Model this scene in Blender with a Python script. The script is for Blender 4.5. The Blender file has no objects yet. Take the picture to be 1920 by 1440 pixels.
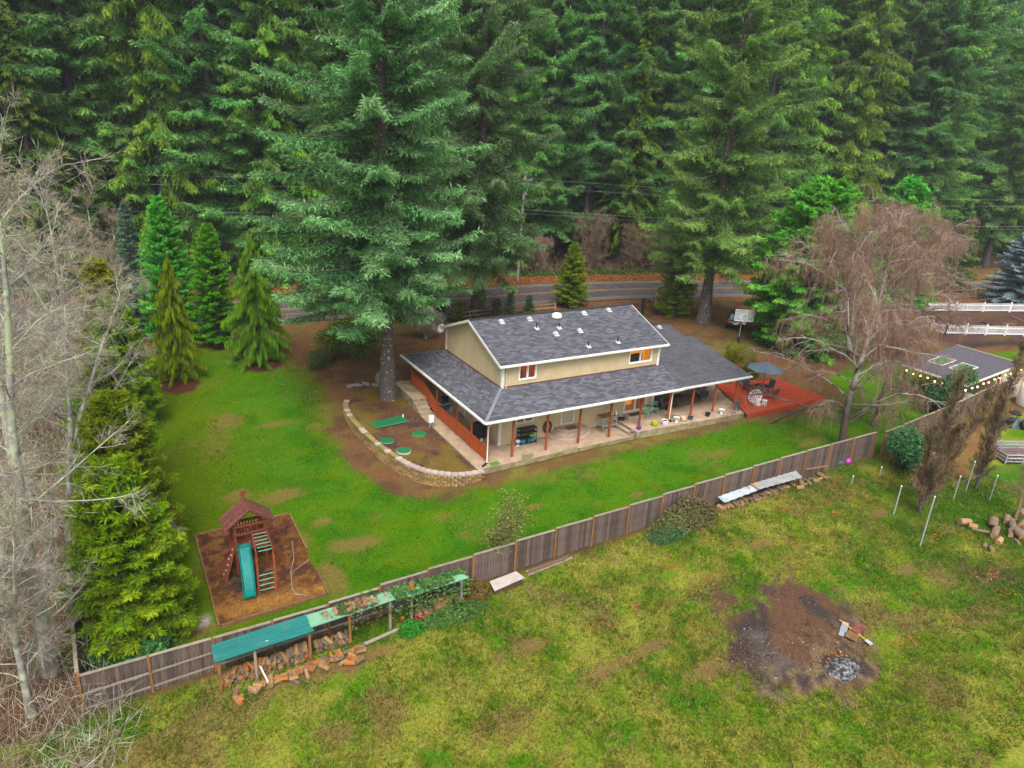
import bpy, math, random
import numpy as np
from mathutils import Vector, Matrix
random.seed(7); RNG = np.random.default_rng(7)
SC = bpy.context.scene
COLL = SC.collection

# ---------------------------------------------------------------- camera
CAM = np.array([-19.241, -34.915, 20.163]); YAW, PIT, ROLL, FPX = 0.53605, 0.35816, 0.05765, 1343.756
_fw = np.array([math.sin(YAW)*math.cos(PIT), math.cos(YAW)*math.cos(PIT), -math.sin(PIT)])
_r = np.array([math.cos(YAW), -math.sin(YAW), 0.0]); _u = np.cross(_r, _fw)
_c, _s = math.cos(ROLL), math.sin(ROLL)
_R = _r*_c + _u*_s; _U = -_r*_s + _u*_c
cam = bpy.data.cameras.new('camera'); camo = bpy.data.objects.new('camera', cam); COLL.objects.link(camo)
camo.matrix_world = Matrix(((_R[0], _U[0], -_fw[0], CAM[0]), (_R[1], _U[1], -_fw[1], CAM[1]), (_R[2], _U[2], -_fw[2], CAM[2]), (0, 0, 0, 1)))
cam.sensor_fit = 'HORIZONTAL'; cam.sensor_width = 36; cam.lens = 36*FPX/1920
cam.clip_start = 0.5; cam.clip_end = 6000
SC.camera = camo

# ---------------------------------------------------------------- overcast sky, soft sun, exposure
SUN_EL, SUN_AZ = math.radians(56), math.radians(205)      # azimuth clockwise from +Y
world = bpy.data.worlds.new('World'); SC.world = world; world.use_nodes = True
wn, wl = world.node_tree.nodes, world.node_tree.links
bg = wn['Background']
sky = wn.new('ShaderNodeTexSky'); sky.sky_type = 'NISHITA'; sky.sun_disc = False
sky.sun_elevation = SUN_EL; sky.sun_rotation = SUN_AZ; sky.dust_density = 5.0; sky.air_density = 1.0; sky.ozone_density = 1.0
veil = wn.new('ShaderNodeHueSaturation'); veil.inputs['Saturation'].default_value = 0.28
wl.new(sky.outputs[0], veil.inputs['Color']); wl.new(veil.outputs[0], bg.inputs['Color'])
bg.inputs['Strength'].default_value = 0.14
sun = bpy.data.lights.new('sun', 'SUN'); sun.energy = 1.5; sun.angle = math.radians(28); sun.color = (1.0, 0.95, 0.88)
suno = bpy.data.objects.new('sun', sun); COLL.objects.link(suno)
_sd = Vector((math.sin(SUN_AZ)*math.cos(SUN_EL), math.cos(SUN_AZ)*math.cos(SUN_EL), math.sin(SUN_EL)))
suno.rotation_euler = _sd.to_track_quat('Z', 'Y').to_euler(); suno.location = _sd*60
SC.view_settings.view_transform = 'Standard'; SC.view_settings.look = 'None'
SC.view_settings.gamma = 1; SC.view_settings.use_curve_mapping = False
SC.view_settings.exposure = 0.98
SC.cycles.use_denoising = True; SC.cycles.max_bounces = 6; SC.cycles.diffuse_bounces = 3; SC.cycles.glossy_bounces = 2
SC.cycles.transmission_bounces = 4; SC.cycles.transparent_max_bounces = 6; SC.cycles.caustics_reflective = False; SC.cycles.caustics_refractive = False

# ---------------------------------------------------------------- where a pixel of the survey photo meets the ground
def ray(px, py):
    a, b = px-960, py-720
    x, y = _c*a+_s*b, -_s*a+_c*b
    return _fw + _r*x/FPX - _u*y/FPX
def atz(px, py, z): d = ray(px, py); return CAM + d*((z-CAM[2])/d[2])
def aty(px, py, y): d = ray(px, py); return CAM + d*((y-CAM[1])/d[1])
def atx(px, py, x): d = ray(px, py); return CAM + d*((x-CAM[0])/d[0])
def atplane(px, py, z0, m, y0):          # plane z = z0 + m (y - y0)
    d = ray(px, py); t = (z0 + m*(CAM[1]-y0) - CAM[2])/(d[2] - m*d[1]); return CAM + d*t
_gy = [-200, -45, -28, -16, -9.4, -0.8, 5, 12, 20, 30, 60, 110, 400, 3000]
_ga = [-1.9, -1.7, -1.45, -1.12, -0.88, -0.42, -0.05, 0.25, 0.5, 0.6, 0.8, 1.4, 8.0, 8.0]
_gb = [0.0, 0.012, 0.02, 0.035, 0.042, 0.028, 0.03, 0.03, 0.02, 0.01, 0.0, 0.0, 0.0, 0.0]
_ge = [0, 0, 0, 0, 0, .38, .45, .22, 0, 0, 0, 0, 0, 0]      # the side lawn lies lower than the terrace
def G(x, y):
    x = np.asarray(x, float); y = np.asarray(y, float)
    xs = np.where(x < 8, x, 8+(x-8)*0.5); xs = np.clip(xs, -32, 26)
    t = np.clip(-x/5, 0, 1); return np.interp(y, _gy, _ga) + np.interp(y, _gy, _gb)*xs - np.interp(y, _gy, _ge)*t*t*(3-2*t)*np.clip((x+30)/12, 0, 1)
def at(px, py, dz=0.0):
    z = 0.0
    for _ in range(12):
        p = atz(px, py, z); z = float(G(p[0], p[1]))+dz
    return np.array([p[0], p[1], z])
def g3(x, y, dz=0.0): return Vector((x, y, float(G(x, y))+dz))

# ---------------------------------------------------------------- value noise on arrays
def _h(ix, iy, s):
    n = (ix*374761393 + iy*668265263 + s*974634777) & 0xFFFFFFFF
    n = ((n ^ (n >> 13))*1274126177) & 0xFFFFFFFF
    return ((n ^ (n >> 16)) & 0xFFFF)/65535.0
def vnoise(x, y, s=0):
    x = np.asarray(x, float)+1000.37; y = np.asarray(y, float)+1000.71
    ix = np.floor(x).astype(np.int64); iy = np.floor(y).astype(np.int64)
    fx, fy = x-ix, y-iy; fx = fx*fx*(3-2*fx); fy = fy*fy*(3-2*fy)
    a = _h(ix, iy, s)*(1-fx)+_h(ix+1, iy, s)*fx; b = _h(ix, iy+1, s)*(1-fx)+_h(ix+1, iy+1, s)*fx
    return a*(1-fy)+b*fy
def fbm(x, y, s=0, o=4):
    v = 0; a = .5
    for i in range(o): v = v + a*vnoise(np.asarray(x)*2**i, np.asarray(y)*2**i, s+i*17); a *= .5
    return v/(1-.5**o)
def sstep(a, b, v): t = np.clip((v-a)/(b-a), 0, 1); return t*t*(3-2*t)
def sdist(x, y, poly):                   # signed distance to a polygon, positive inside
    x = np.asarray(x, float); y = np.asarray(y, float); d = np.full(x.shape, 1e9); ins = np.zeros(x.shape, bool)
    n = len(poly)
    for i in range(n):
        x0, y0 = poly[i][:2]; x1, y1 = poly[(i+1) % n][:2]
        ex, ey = x1-x0, y1-y0; L = ex*ex+ey*ey+1e-12
        t = np.clip(((x-x0)*ex+(y-y0)*ey)/L, 0, 1)
        d = np.minimum(d, np.hypot(x-x0-t*ex, y-y0-t*ey))
        if y0 != y1:
            c = ((y0 > y) != (y1 > y)) & (x < (x1-x0)*(y-y0)/(y1-y0)+x0); ins ^= c
    return np.where(ins, d, -d)

# ---------------------------------------------------------------- objects
def tag(o, label=None, cat=None, group=None, kind=None):
    if label: o['label'] = label
    if cat: o['category'] = cat
    if group: o['group'] = group
    if kind: o['kind'] = kind
    return o
def empty(name, loc=(0, 0, 0), rz=0, label=None, cat=None, group=None):
    o = bpy.data.objects.new(name, None); COLL.objects.link(o); o.empty_display_size = .2
    o.location = loc; o.rotation_euler = (0, 0, rz); return tag(o, label, cat, group)
def link(name, me, parent=None, loc=None, rot=None, scale=None):
    o = bpy.data.objects.new(name, me); COLL.objects.link(o)
    if parent is not None: o.parent = parent
    if loc is not None: o.location = loc
    if rot is not None: o.rotation_euler = rot
    if scale is not None: o.scale = scale if hasattr(scale, '__len__') else (scale,)*3
    return o
def copy_tree(o, parent=None):
    c = o.copy(); COLL.objects.link(c); c.parent = parent
    for ch in list(o.children): copy_tree(ch, c)
    return c
def mesh_np(name, V, F, mat, col=None, smooth=False, nq=4):
    me = bpy.data.meshes.new(name); V = np.asarray(V, np.float32); F = np.asarray(F, np.int32)
    me.vertices.add(len(V)); me.vertices.foreach_set('co', V.ravel())
    k = F.shape[1]; me.loops.add(F.size); me.loops.foreach_set('vertex_index', F.ravel())
    me.polygons.add(len(F)); me.polygons.foreach_set('loop_start', np.arange(0, F.size, k, dtype=np.int32))
    me.polygons.foreach_set('use_smooth', np.full(len(F), smooth))
    me.update(calc_edges=True)
    if col is not None:
        a = me.color_attributes.new('Col', 'FLOAT_COLOR', 'POINT')
        c = np.ones((len(V), 4), np.float32); c[:, :3] = col; a.data.foreach_set('color', c.ravel())
    if mat: me.materials.append(mat)
    return me
class MB:
    """collects shapes into one mesh"""
    def __init__(s): s.v = []; s.f = []; s.m = []; s.sm = []; s.mi = 0
    def _a(s, vs, fs, smooth=False):
        b = len(s.v); s.v += [tuple(map(float, v)) for v in vs]
        for f in fs: s.f.append([b+i for i in f]); s.m.append(s.mi); s.sm.append(smooth)
        return s
    def box(s, c, d, rz=0, tilt=None):
        x, y, z = d[0]/2, d[1]/2, d[2]/2
        M = Matrix.Rotation(rz, 3, 'Z')
        if tilt is not None: M = tilt.to_3x3()
        vs = [M @ Vector(p)+Vector(c) for p in [(-x, -y, -z), (x, -y, -z), (x, y, -z), (-x, y, -z), (-x, -y, z), (x, -y, z), (x, y, z), (-x, y, z)]]
        return s._a(vs, [(0, 3, 2, 1), (4, 5, 6, 7), (0, 1, 5, 4), (1, 2, 6, 5), (2, 3, 7, 6), (3, 0, 4, 7)])
    def span(s, a, b): return s.box([(a[i]+b[i])/2 for i in range(3)], [abs(b[i]-a[i]) for i in range(3)])
    def beam(s, p, q, w, h, up=(0, 0, 1)):
        p, q = Vector(p), Vector(q); d = (q-p).normalized(); up = Vector(up)
        r = d.cross(up)
        if r.length < 1e-4: r = d.cross(Vector((0, 1, 0)))
        r.normalize(); n = r.cross(d)
        vs = []
        for o in (p, q):
            for a, b in ((-1, -1), (1, -1), (1, 1), (-1, 1)): vs.append(o+r*a*w/2+n*b*h/2)
        return s._a(vs, [(0, 1, 2, 3), (7, 6, 5, 4), (0, 4, 5, 1), (1, 5, 6, 2), (2, 6, 7, 3), (3, 7, 4, 0)])
    def tube(s, pts, rad, n=8, cap=True):
        pts = [Vector(p) for p in pts]; k = len(pts)
        if not hasattr(rad, '__len__'): rad = [rad]*k
        vs = []; fs = []; prev = None
        for i, p in enumerate(pts):
            d = (pts[min(i+1, k-1)]-pts[max(i-1, 0)]).normalized()
            a = d.orthogonal().normalized() if prev is None else (prev-d*prev.dot(d)).normalized()
            prev = a; b = d.cross(a)
            for j in range(n):
                t = 2*math.pi*j/n; vs.append(p+(a*math.cos(t)+b*math.sin(t))*rad[i])
        for i in range(k-1):
            for j in range(n):
                fs.append((i*n+j, i*n+(j+1) % n, (i+1)*n+(j+1) % n, (i+1)*n+j))
        s._a(vs, fs, True)
        if cap:
            s._a(vs[:n], [tuple(range(n-1, -1, -1))]); s._a(vs[-n:], [tuple(range(n))])
        return s
    def lathe(s, c, prof, n=20, smooth=True):
        vs = []; fs = []; k = len(prof); c = Vector(c)
        for r, z in prof:
            for j in range(n): t = 2*math.pi*j/n; vs.append(c+Vector((r*math.cos(t), r*math.sin(t), z)))
        for i in range(k-1):
            for j in range(n): fs.append((i*n+j, i*n+(j+1) % n, (i+1)*n+(j+1) % n, (i+1)*n+j))
        s._a(vs, fs, smooth)
        if prof[0][0] > 1e-4: s._a(vs[:n], [tuple(range(n-1, -1, -1))])
        if prof[-1][0] > 1e-4: s._a(vs[-n:], [tuple(range(n))])
        return s
    def prism(s, poly, z0, z1):
        n = len(poly); vs = [(x, y, z0) for x, y in poly]+[(x, y, z1) for x, y in poly]
        return s._a(vs, [tuple(range(n-1, -1, -1)), tuple(range(n, 2*n))]+[(i, (i+1) % n, n+(i+1) % n, n+i) for i in range(n)])
    def slab(s, quad, t):                # a 3-D polygon given a thickness downward along its normal
        q = [Vector(p) for p in quad]; n = (q[1]-q[0]).cross(q[-1]-q[0]).normalized()
        if n.z < 0: n = -n; q.reverse()
        k = len(q); vs = q+[p-n*t for p in q]
        return s._a(vs, [tuple(range(k)), tuple(range(2*k-1, k-1, -1))]+[(i, k+i, k+(i+1) % k, (i+1) % k) for i in range(k)])
    def face(s, pts): return s._a(pts, [tuple(range(len(pts)))])
    def mesh(s, name, mat):
        me = bpy.data.meshes.new(name); me.from_pydata(s.v, [], s.f)
        for m in (mat if isinstance(mat, (list, tuple)) else [mat]): me.materials.append(m)
        me.polygons.foreach_set('material_index', s.m); me.polygons.foreach_set('use_smooth', s.sm); me.update()
        return me
    def build(s, name, mat, parent=None, bevel=0, **kw):
        o = link(name, s.mesh(name, mat), parent, **kw)
        if bevel:
            b = o.modifiers.new('bevel', 'BEVEL'); b.width = bevel; b.segments = 2; b.limit_method = 'ANGLE'
        return o
def part_box(name, c, d, mat, parent, rz=0, bevel=0): return MB().box(c, d, rz).build(name, mat, parent, bevel)

# ---------------------------------------------------------------- materials
def newmat(name):
    m = bpy.data.materials.new(name); m.use_nodes = True
    nt = m.node_tree; return m, nt.nodes, nt.links, nt.nodes['Principled BSDF']
def ramp(n, stops):
    r = n.new('ShaderNodeValToRGB'); e = r.color_ramp.elements
    while len(e) < len(stops): e.new(.5)
    for i, (p, c) in enumerate(stops): e[i].position = p; e[i].color = (*c, 1) if len(c) == 3 else c
    return r
def surf(name, c1, c2=None, rough=.7, scale=6, bump=0.0, detail=6, metal=0, stretch=None, spots=None, spec=.3, bdist=.02, lo=.35, hi=.65, rnd=.14):
    """two-tone weathered surface; stretch = per-axis scale; spots = (colour, scale, threshold) of lichen or grime"""
    m, n, l, b = newmat(name); b.inputs['Roughness'].default_value = rough; b.inputs['Metallic'].default_value = metal
    b.inputs['Specular IOR Level'].default_value = spec
    c2 = c2 or tuple(min(1, v*1.35) for v in c1); c1 = tuple(v*.84 for v in c1); c2 = tuple(v*.84 for v in c2)
    tc = n.new('ShaderNodeTexCoord'); mp = n.new('ShaderNodeMapping'); l.new(tc.outputs['Object'], mp.inputs[0])
    if stretch: mp.inputs['Scale'].default_value = stretch
    nz = n.new('ShaderNodeTexNoise'); nz.inputs['Scale'].default_value = scale; nz.inputs['Detail'].default_value = detail; nz.inputs['Roughness'].default_value = .65
    l.new(mp.outputs[0], nz.inputs[0])
    r = ramp(n, [(lo, c1), (hi, c2)]); l.new(nz.outputs[0], r.inputs[0]); out = r.outputs[0]
    oi = n.new('ShaderNodeObjectInfo'); hv = n.new('ShaderNodeHueSaturation'); mr = n.new('ShaderNodeMapRange')
    mr.inputs[3].default_value = 1-rnd; mr.inputs[4].default_value = 1+rnd; l.new(oi.outputs['Random'], mr.inputs[0])
    l.new(mr.outputs[0], hv.inputs['Value']); l.new(out, hv.inputs['Color']); out = hv.outputs[0]
    if spots:
        c, sc, th = spots; n2 = n.new('ShaderNodeTexNoise'); n2.inputs['Scale'].default_value = sc; n2.inputs['Detail'].default_value = 4
        l.new(tc.outputs['Object'], n2.inputs[0]); r2 = ramp(n, [(th, (0, 0, 0)), (th+.06, (1, 1, 1))]); l.new(n2.outputs[0], r2.inputs[0])
        mx = n.new('ShaderNodeMix'); mx.data_type = 'RGBA'; l.new(r2.outputs[0], mx.inputs[0]); l.new(out, mx.inputs[6]); mx.inputs[7].default_value = (*c, 1); out = mx.outputs[2]
    l.new(out, b.inputs['Base Color'])
    if bump:
        bp = n.new('ShaderNodeBump'); bp.inputs['Strength'].default_value = bump; bp.inputs['Distance'].default_value = bdist
        l.new(nz.outputs[0], bp.inputs['Height']); l.new(bp.outputs[0], b.inputs['Normal'])
    return m
def leafmat(name, gain=1.38, transl=.42, rnd=.2):
    """foliage: colour per leaf from the mesh, small hue and value shift per tree"""
    m, n, l, b = newmat(name); n.remove(b); out = n['Material Output']
    at_ = n.new('ShaderNodeVertexColor'); at_.layer_name = 'Col'
    oi = n.new('ShaderNodeObjectInfo'); hv = n.new('ShaderNodeHueSaturation'); mr = n.new('ShaderNodeMapRange')
    mr.inputs[3].default_value = gain*(1-rnd); mr.inputs[4].default_value = gain*(1+rnd); l.new(oi.outputs['Random'], mr.inputs[0]); l.new(mr.outputs[0], hv.inputs['Value'])
    m2 = n.new('ShaderNodeMapRange'); m2.inputs[3].default_value = .485; m2.inputs[4].default_value = .515; l.new(oi.outputs['Random'], m2.inputs[0]); l.new(m2.outputs[0], hv.inputs['Hue'])
    l.new(at_.outputs[0], hv.inputs['Color'])
    d = n.new('ShaderNodeBsdfDiffuse'); t = n.new('ShaderNodeBsdfTranslucent'); mx = n.new('ShaderNodeMixShader'); mx.inputs[0].default_value = transl
    l.new(hv.outputs[0], d.inputs[0]); l.new(hv.outputs[0], t.inputs[0]); l.new(d.outputs[0], mx.inputs[1]); l.new(t.outputs[0], mx.inputs[2]); l.new(mx.outputs[0], out.inputs[0])
    return m
def glassmat(name, tint=(.02, .025, .03), alpha=.35, rough=.03):
    m, n, l, b = newmat(name); b.inputs['Base Color'].default_value = (*tint, 1); b.inputs['Roughness'].default_value = rough
    b.inputs['Alpha'].default_value = alpha; b.inputs['Specular IOR Level'].default_value = .6; return m
def glow(name, c, s):
    m, n, l, b = newmat(name); b.inputs['Base Color'].default_value = (*c, 1); b.inputs['Emission Color'].default_value = (*c, 1); b.inputs['Emission Strength'].default_value = s; return m
M = {}
M['concrete'] = surf('concrete', (.30, .205, .13), (.44, .325, .225), .85, 1.6, .15, spots=((.16, .15, .06), .55, .6))
M['step_concrete'] = surf('step_concrete', (.36, .26, .20), (.48, .37, .29), .85, 4, .1)
M['old_concrete'] = surf('old_concrete', (.16, .14, .07), (.34, .28, .18), .9, 2.2, .3, spots=((.13, .14, .04), 1.3, .58))
M['walk'] = surf('walk_concrete', (.27, .21, .13), (.40, .32, .22), .85, 2, .2, spots=((.20, .19, .07), .9, .6))
M['white'] = surf('white_paint', (.70, .68, .64), (.82, .81, .78), .5, 3)
M['vinyl'] = surf('white_vinyl', (.78, .78, .8), (.85, .85, .86), .4, 3)
M['cream'] = surf('cream_downspout', (.6, .52, .36), (.68, .6, .45), .5, 3)
M['redwood'] = surf('red_stained_wood', (.25, .055, .018), (.37, .085, .028), .6, 5, .25, stretch=(6, 6, 1))
M['orangewood'] = surf('orange_stained_rail', (.36, .065, .012), (.52, .105, .02), .55, 5, .2, stretch=(6, 6, 1))
M['deck'] = surf('red_deck_boards', (.30, .034, .012), (.46, .065, .02), .5, 4, .2, stretch=(1, 6, 6))
M['fence'] = surf('weathered_cedar', (.055, .037, .031), (.17, .125, .105), .9, 5, .6, stretch=(7, 7, .5), spots=((.25, .22, .21), 2.0, .64), rnd=.38)
M['fencepost'] = surf('orange_post', (.19, .085, .03), (.33, .15, .05), .85, 5, .3, stretch=(5, 5, .7))
M['rail'] = surf('grey_rail', (.20, .17, .13), (.34, .29, .22), .9, 5, .3, stretch=(.7, 5, 5), spots=((.10, .14, .02), 2, .62))
M['timber'] = surf('landscape_timber', (.14, .075, .03), (.24, .135, .055), .85, 4, .3)
M['playwood'] = surf('play_redwood', (.13, .028, .014), (.23, .055, .028), .7, 5, .3, stretch=(4, 4, 1))
M['playroof'] = surf('play_roof_boards', (.12, .036, .028), (.20, .07, .052), .8, 5, .3, spots=((.04, .025, .02), 3, .60), rnd=.3)
M['teal'] = surf('teal_plastic', (.0, .135, .12), (.0, .19, .165), .5, 2, spec=.25)
M['rung'] = surf('green_rung', (.10, .36, .22), (.14, .42, .27), .5, 4)
M['tealmetal'] = surf('teal_roof_metal', (.0, .12, .11), (.005, .19, .17), .55, 1.5, .05, stretch=(.5, 5, 5), spec=.3, spots=((.03, .13, .11), 1.2, .6))
M['mintmetal'] = surf('mint_roof_metal', (.13, .33, .20), (.20, .44, .28), .6, 2, .05, spec=.4, spots=((.16, .20, .10), 2.2, .63))
M['galv'] = surf('galvanised', (.36, .40, .44), (.52, .56, .60), .42, 3, metal=.3)
M['galvdull'] = surf('galvanised_sheet', (.25, .29, .33), (.44, .48, .52), .5, 2, spots=((.30, .15, .05), 1.1, .62))
M['black'] = surf('black_plastic', (.012, .012, .014), (.025, .025, .03), .45, 8, spec=.4)
M['rubber'] = surf('tyre_rubber', (.018, .02, .025), (.04, .042, .05), .75, 8)
M['darkwood'] = surf('dark_wet_wood', (.05, .03, .018), (.10, .065, .04), .85, 4, .3, stretch=(5, 5, 1))
M['barkfir'] = surf('fir_bark', (.075, .058, .052), (.19, .155, .14), .95, 3, 1.0, stretch=(5, 5, 1), spots=((.36, .35, .27), 4.5, .60), bdist=.08)
M['barkdark'] = surf('forest_bark', (.06, .05, .048), (.15, .125, .12), .95, 3, 1.0, stretch=(4, 4, .6), bdist=.08)
M['barkgrey'] = surf('alder_bark', (.22, .20, .19), (.42, .39, .36), .9, 2.5, .4, spots=((.36, .40, .26), 2.0, .50))
M['barkbirch'] = surf('birch_bark', (.28, .23, .20), (.52, .46, .42), .8, 2.2, .3, stretch=(1, 1, 2.5), spots=((.06, .045, .04), 1.3, .54))
_bm = M['barkbirch'].node_tree; _n, _l = _bm.nodes, _bm.links; _tc = _n.new('ShaderNodeTexCoord'); _sx = _n.new('ShaderNodeSeparateXYZ'); _l.new(_tc.outputs['Object'], _sx.inputs[0])
_nz = _n.new('ShaderNodeTexNoise'); _nz.inputs['Scale'].default_value = 1.1; _nz.inputs['Detail'].default_value = 5; _l.new(_tc.outputs['Object'], _nz.inputs[0]); _mu = _n.new('ShaderNodeMath'); _mu.operation = 'MULTIPLY_ADD'; _mu.inputs[1].default_value = 7; _l.new(_nz.outputs[0], _mu.inputs[0]); _l.new(_sx.outputs[2], _mu.inputs[2])
_mr = _n.new('ShaderNodeMapRange'); _mr.inputs[1].default_value = 6.2; _mr.inputs[2].default_value = 9.2; _l.new(_mu.outputs[0], _mr.inputs[0]); _bs = _n['Principled BSDF']; _src = _bs.inputs['Base Color'].links[0].from_socket
_mx = _n.new('ShaderNodeMix'); _mx.data_type = 'RGBA'; _mx.inputs[6].default_value = (.075, .052, .042, 1); _l.new(_mr.outputs[0], _mx.inputs[0]); _l.new(_src, _mx.inputs[7]); _l.new(_mx.outputs[2], _bs.inputs['Base Color'])   # old birch boles are dark and furrowed at the base
M['barkbirchlow'] = surf('birch_base_bark', (.055, .04, .035), (.14, .105, .09), .9, 3, .7, spots=((.16, .17, .02), 1.2, .64))
M['twig'] = surf('twig_grey', (.20, .155, .12), (.37, .305, .245), .9, 2, spots=((.36, .38, .25), 1.1, .55))
M['twigred'] = surf('twig_red_brown', (.195, .105, .072), (.325, .19, .135), .9, 1.5)
M['twigtan'] = surf('twig_tan', (.20, .13, .08), (.33, .23, .15), .9, 2)
M['pole'] = surf('utility_pole_wood', (.24, .20, .19), (.36, .31, .29), .9, 4, .2, stretch=(4, 4, .5))
M['wire'] = surf('power_cable', (.20, .20, .20), (.28, .28, .28), .6)
M['leaf'] = leafmat('leaf'); M['grass'] = leafmat('grass_blades', .84, .35, .0)
M['stone'] = surf('field_stone', (.17, .15, .14), (.30, .27, .25), .9, 5, .4)
M['capblock'] = surf('wall_cap_block', (.34, .26, .215), (.48, .39, .33), .9, 7, .4, spots=((.26, .24, .10), 1.1, .62))
M['wallblock'] = surf('split_face_block', (.17, .105, .035), (.42, .275, .115), .95, 9, 1.0, spots=((.11, .09, .015), 1.6, .62), bdist=.06, rnd=.35)
M['mosscap'] = surf('mossy_cap_block', (.20, .155, .06), (.34, .27, .13), .95, 7, .5, spots=((.16, .16, .03), 1.8, .48))
# ================================================================ GROUND
FY = -9.4                                 # line of the board fence
def W2(pts): return [tuple(at(*p)[:2]) for p in pts]
ROAD = [(-220, 96), (-90, 62), (-45, 48.5), (-17.5, 39.2), (-5, 36.9), (8, 35.1), (18, 34.9), (36, 33.0), (60, 26.5), (87, 17.6), (130, 2), (240, -40)]
def smooth_line(P, k=8):
    P = [np.array(p, float) for p in P]; out = []
    for i in range(len(P)-1):
        p0, p1, p2, p3 = P[max(i-1, 0)], P[i], P[i+1], P[min(i+2, len(P)-1)]
        for j in range(k):
            t = j/k; out.append(.5*((2*p1)+(-p0+p2)*t+(2*p0-5*p1+4*p2-p3)*t*t+(-p0+3*p1-3*p2+p3)*t**3))
    out.append(P[-1]); return out
RL = smooth_line(ROAD)
CAPS = [(-0.72, -0.98), (-1.98, -0.87), (-2.85, -0.49), (-3.84, 0.39), (-4.48, 1.51), (-4.97, 3.21), (-5.33, 5.12), (-5.53, 7.16), (-5.63, 9.1), (-5.41, 11.25), (-4.9, 12.3)]
lawn_poly = W2([(262, 655), (330, 642), (430, 652), (520, 668), (580, 692), (615, 722), (628, 765), (632, 805), (655, 852), (700, 897), (760, 922), (860, 925), (905, 908)])
lawn_poly += [(1, -1.7), (12, -1.75), (20.5, -2.0), (27, -2.6), (31, -2.6), (34, 2), (40, 3.5), (52, 1.6), (70, -2.0), (95, -8), (95, -9), (47, -7.3), (36.7, -8.4), (25.4, FY), (-21.9, FY), (-20.5, 10), (-19, 22)]
burn_poly = [tuple(at(*p)[:2]) for p in [(1420, 1095), (1480, 1083), (1560, 1110), (1600, 1150), (1620, 1195), (1660, 1250), (1660, 1290), (1500, 1310), (1385, 1270), (1375, 1190), (1400, 1130)]]
soil2 = [tuple(at(*p)[:2]) for p in [(1330, 1110), (1370, 1098), (1400, 1110), (1400, 1140), (1350, 1150)]]
bark_poly = [tuple(at(*p)[:2]) for p in [(1780, 800), (1860, 790), (1850, 850), (1815, 905), (1770, 900), (1700, 905), (1690, 870), (1640, 868)]]
garden_poly = [(56, 3.2), (61.5, 12.8), (86, 10.5), (84, -1.6)]
bare = [(at(665, 1020), 1.9, .9), (at(430, 790), 1.2, 1.4), (at(520, 795), 1.7, .5), (at(525, 930), 1.5, .8), (at(830, 970), .9, .45), (at(1195, 927), .7, .3), (at(560, 1010), .8, 1.6),
        (at(1120, 945), .35, .25), (at(1350, 850), 1.2, .45), (at(620, 1080), .7, 1.8), (at(440, 930), 1.0, .6), (at(380, 1180), 1.6, .4), (at(1520, 830), 1.6, .5), (at(600, 980), .8, .5), (at(1000, 950), .8, .35)]
dirt_meadow = [(at(1430, 1020), 1.5, .5), (at(1700, 1070), 1.2, .4), (at(1850, 1085), 1.6, .6), (at(1000, 1210), 1.0, .5), (at(930, 1233), .5, .5), (at(1150, 1250), 2.0, .5), (at(1230, 1210), 1.5, .5), (at(1330, 1255), 2.2, .7),
               (at(720, 1225), 2.4, .5), (at(880, 1165), .7, .3), (at(1820, 890), 1.0, .6), (at(1640, 965), 1.3, .4), (at(600, 1260), 2.5, .6)]
mulch = [(at(337, 722), 1.45), (at(490, 683), 1.7)]
def mixc(a, b, t): t = np.clip(t, 0, 1)[..., None]; return a*(1-t)+np.asarray(b)*t
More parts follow.
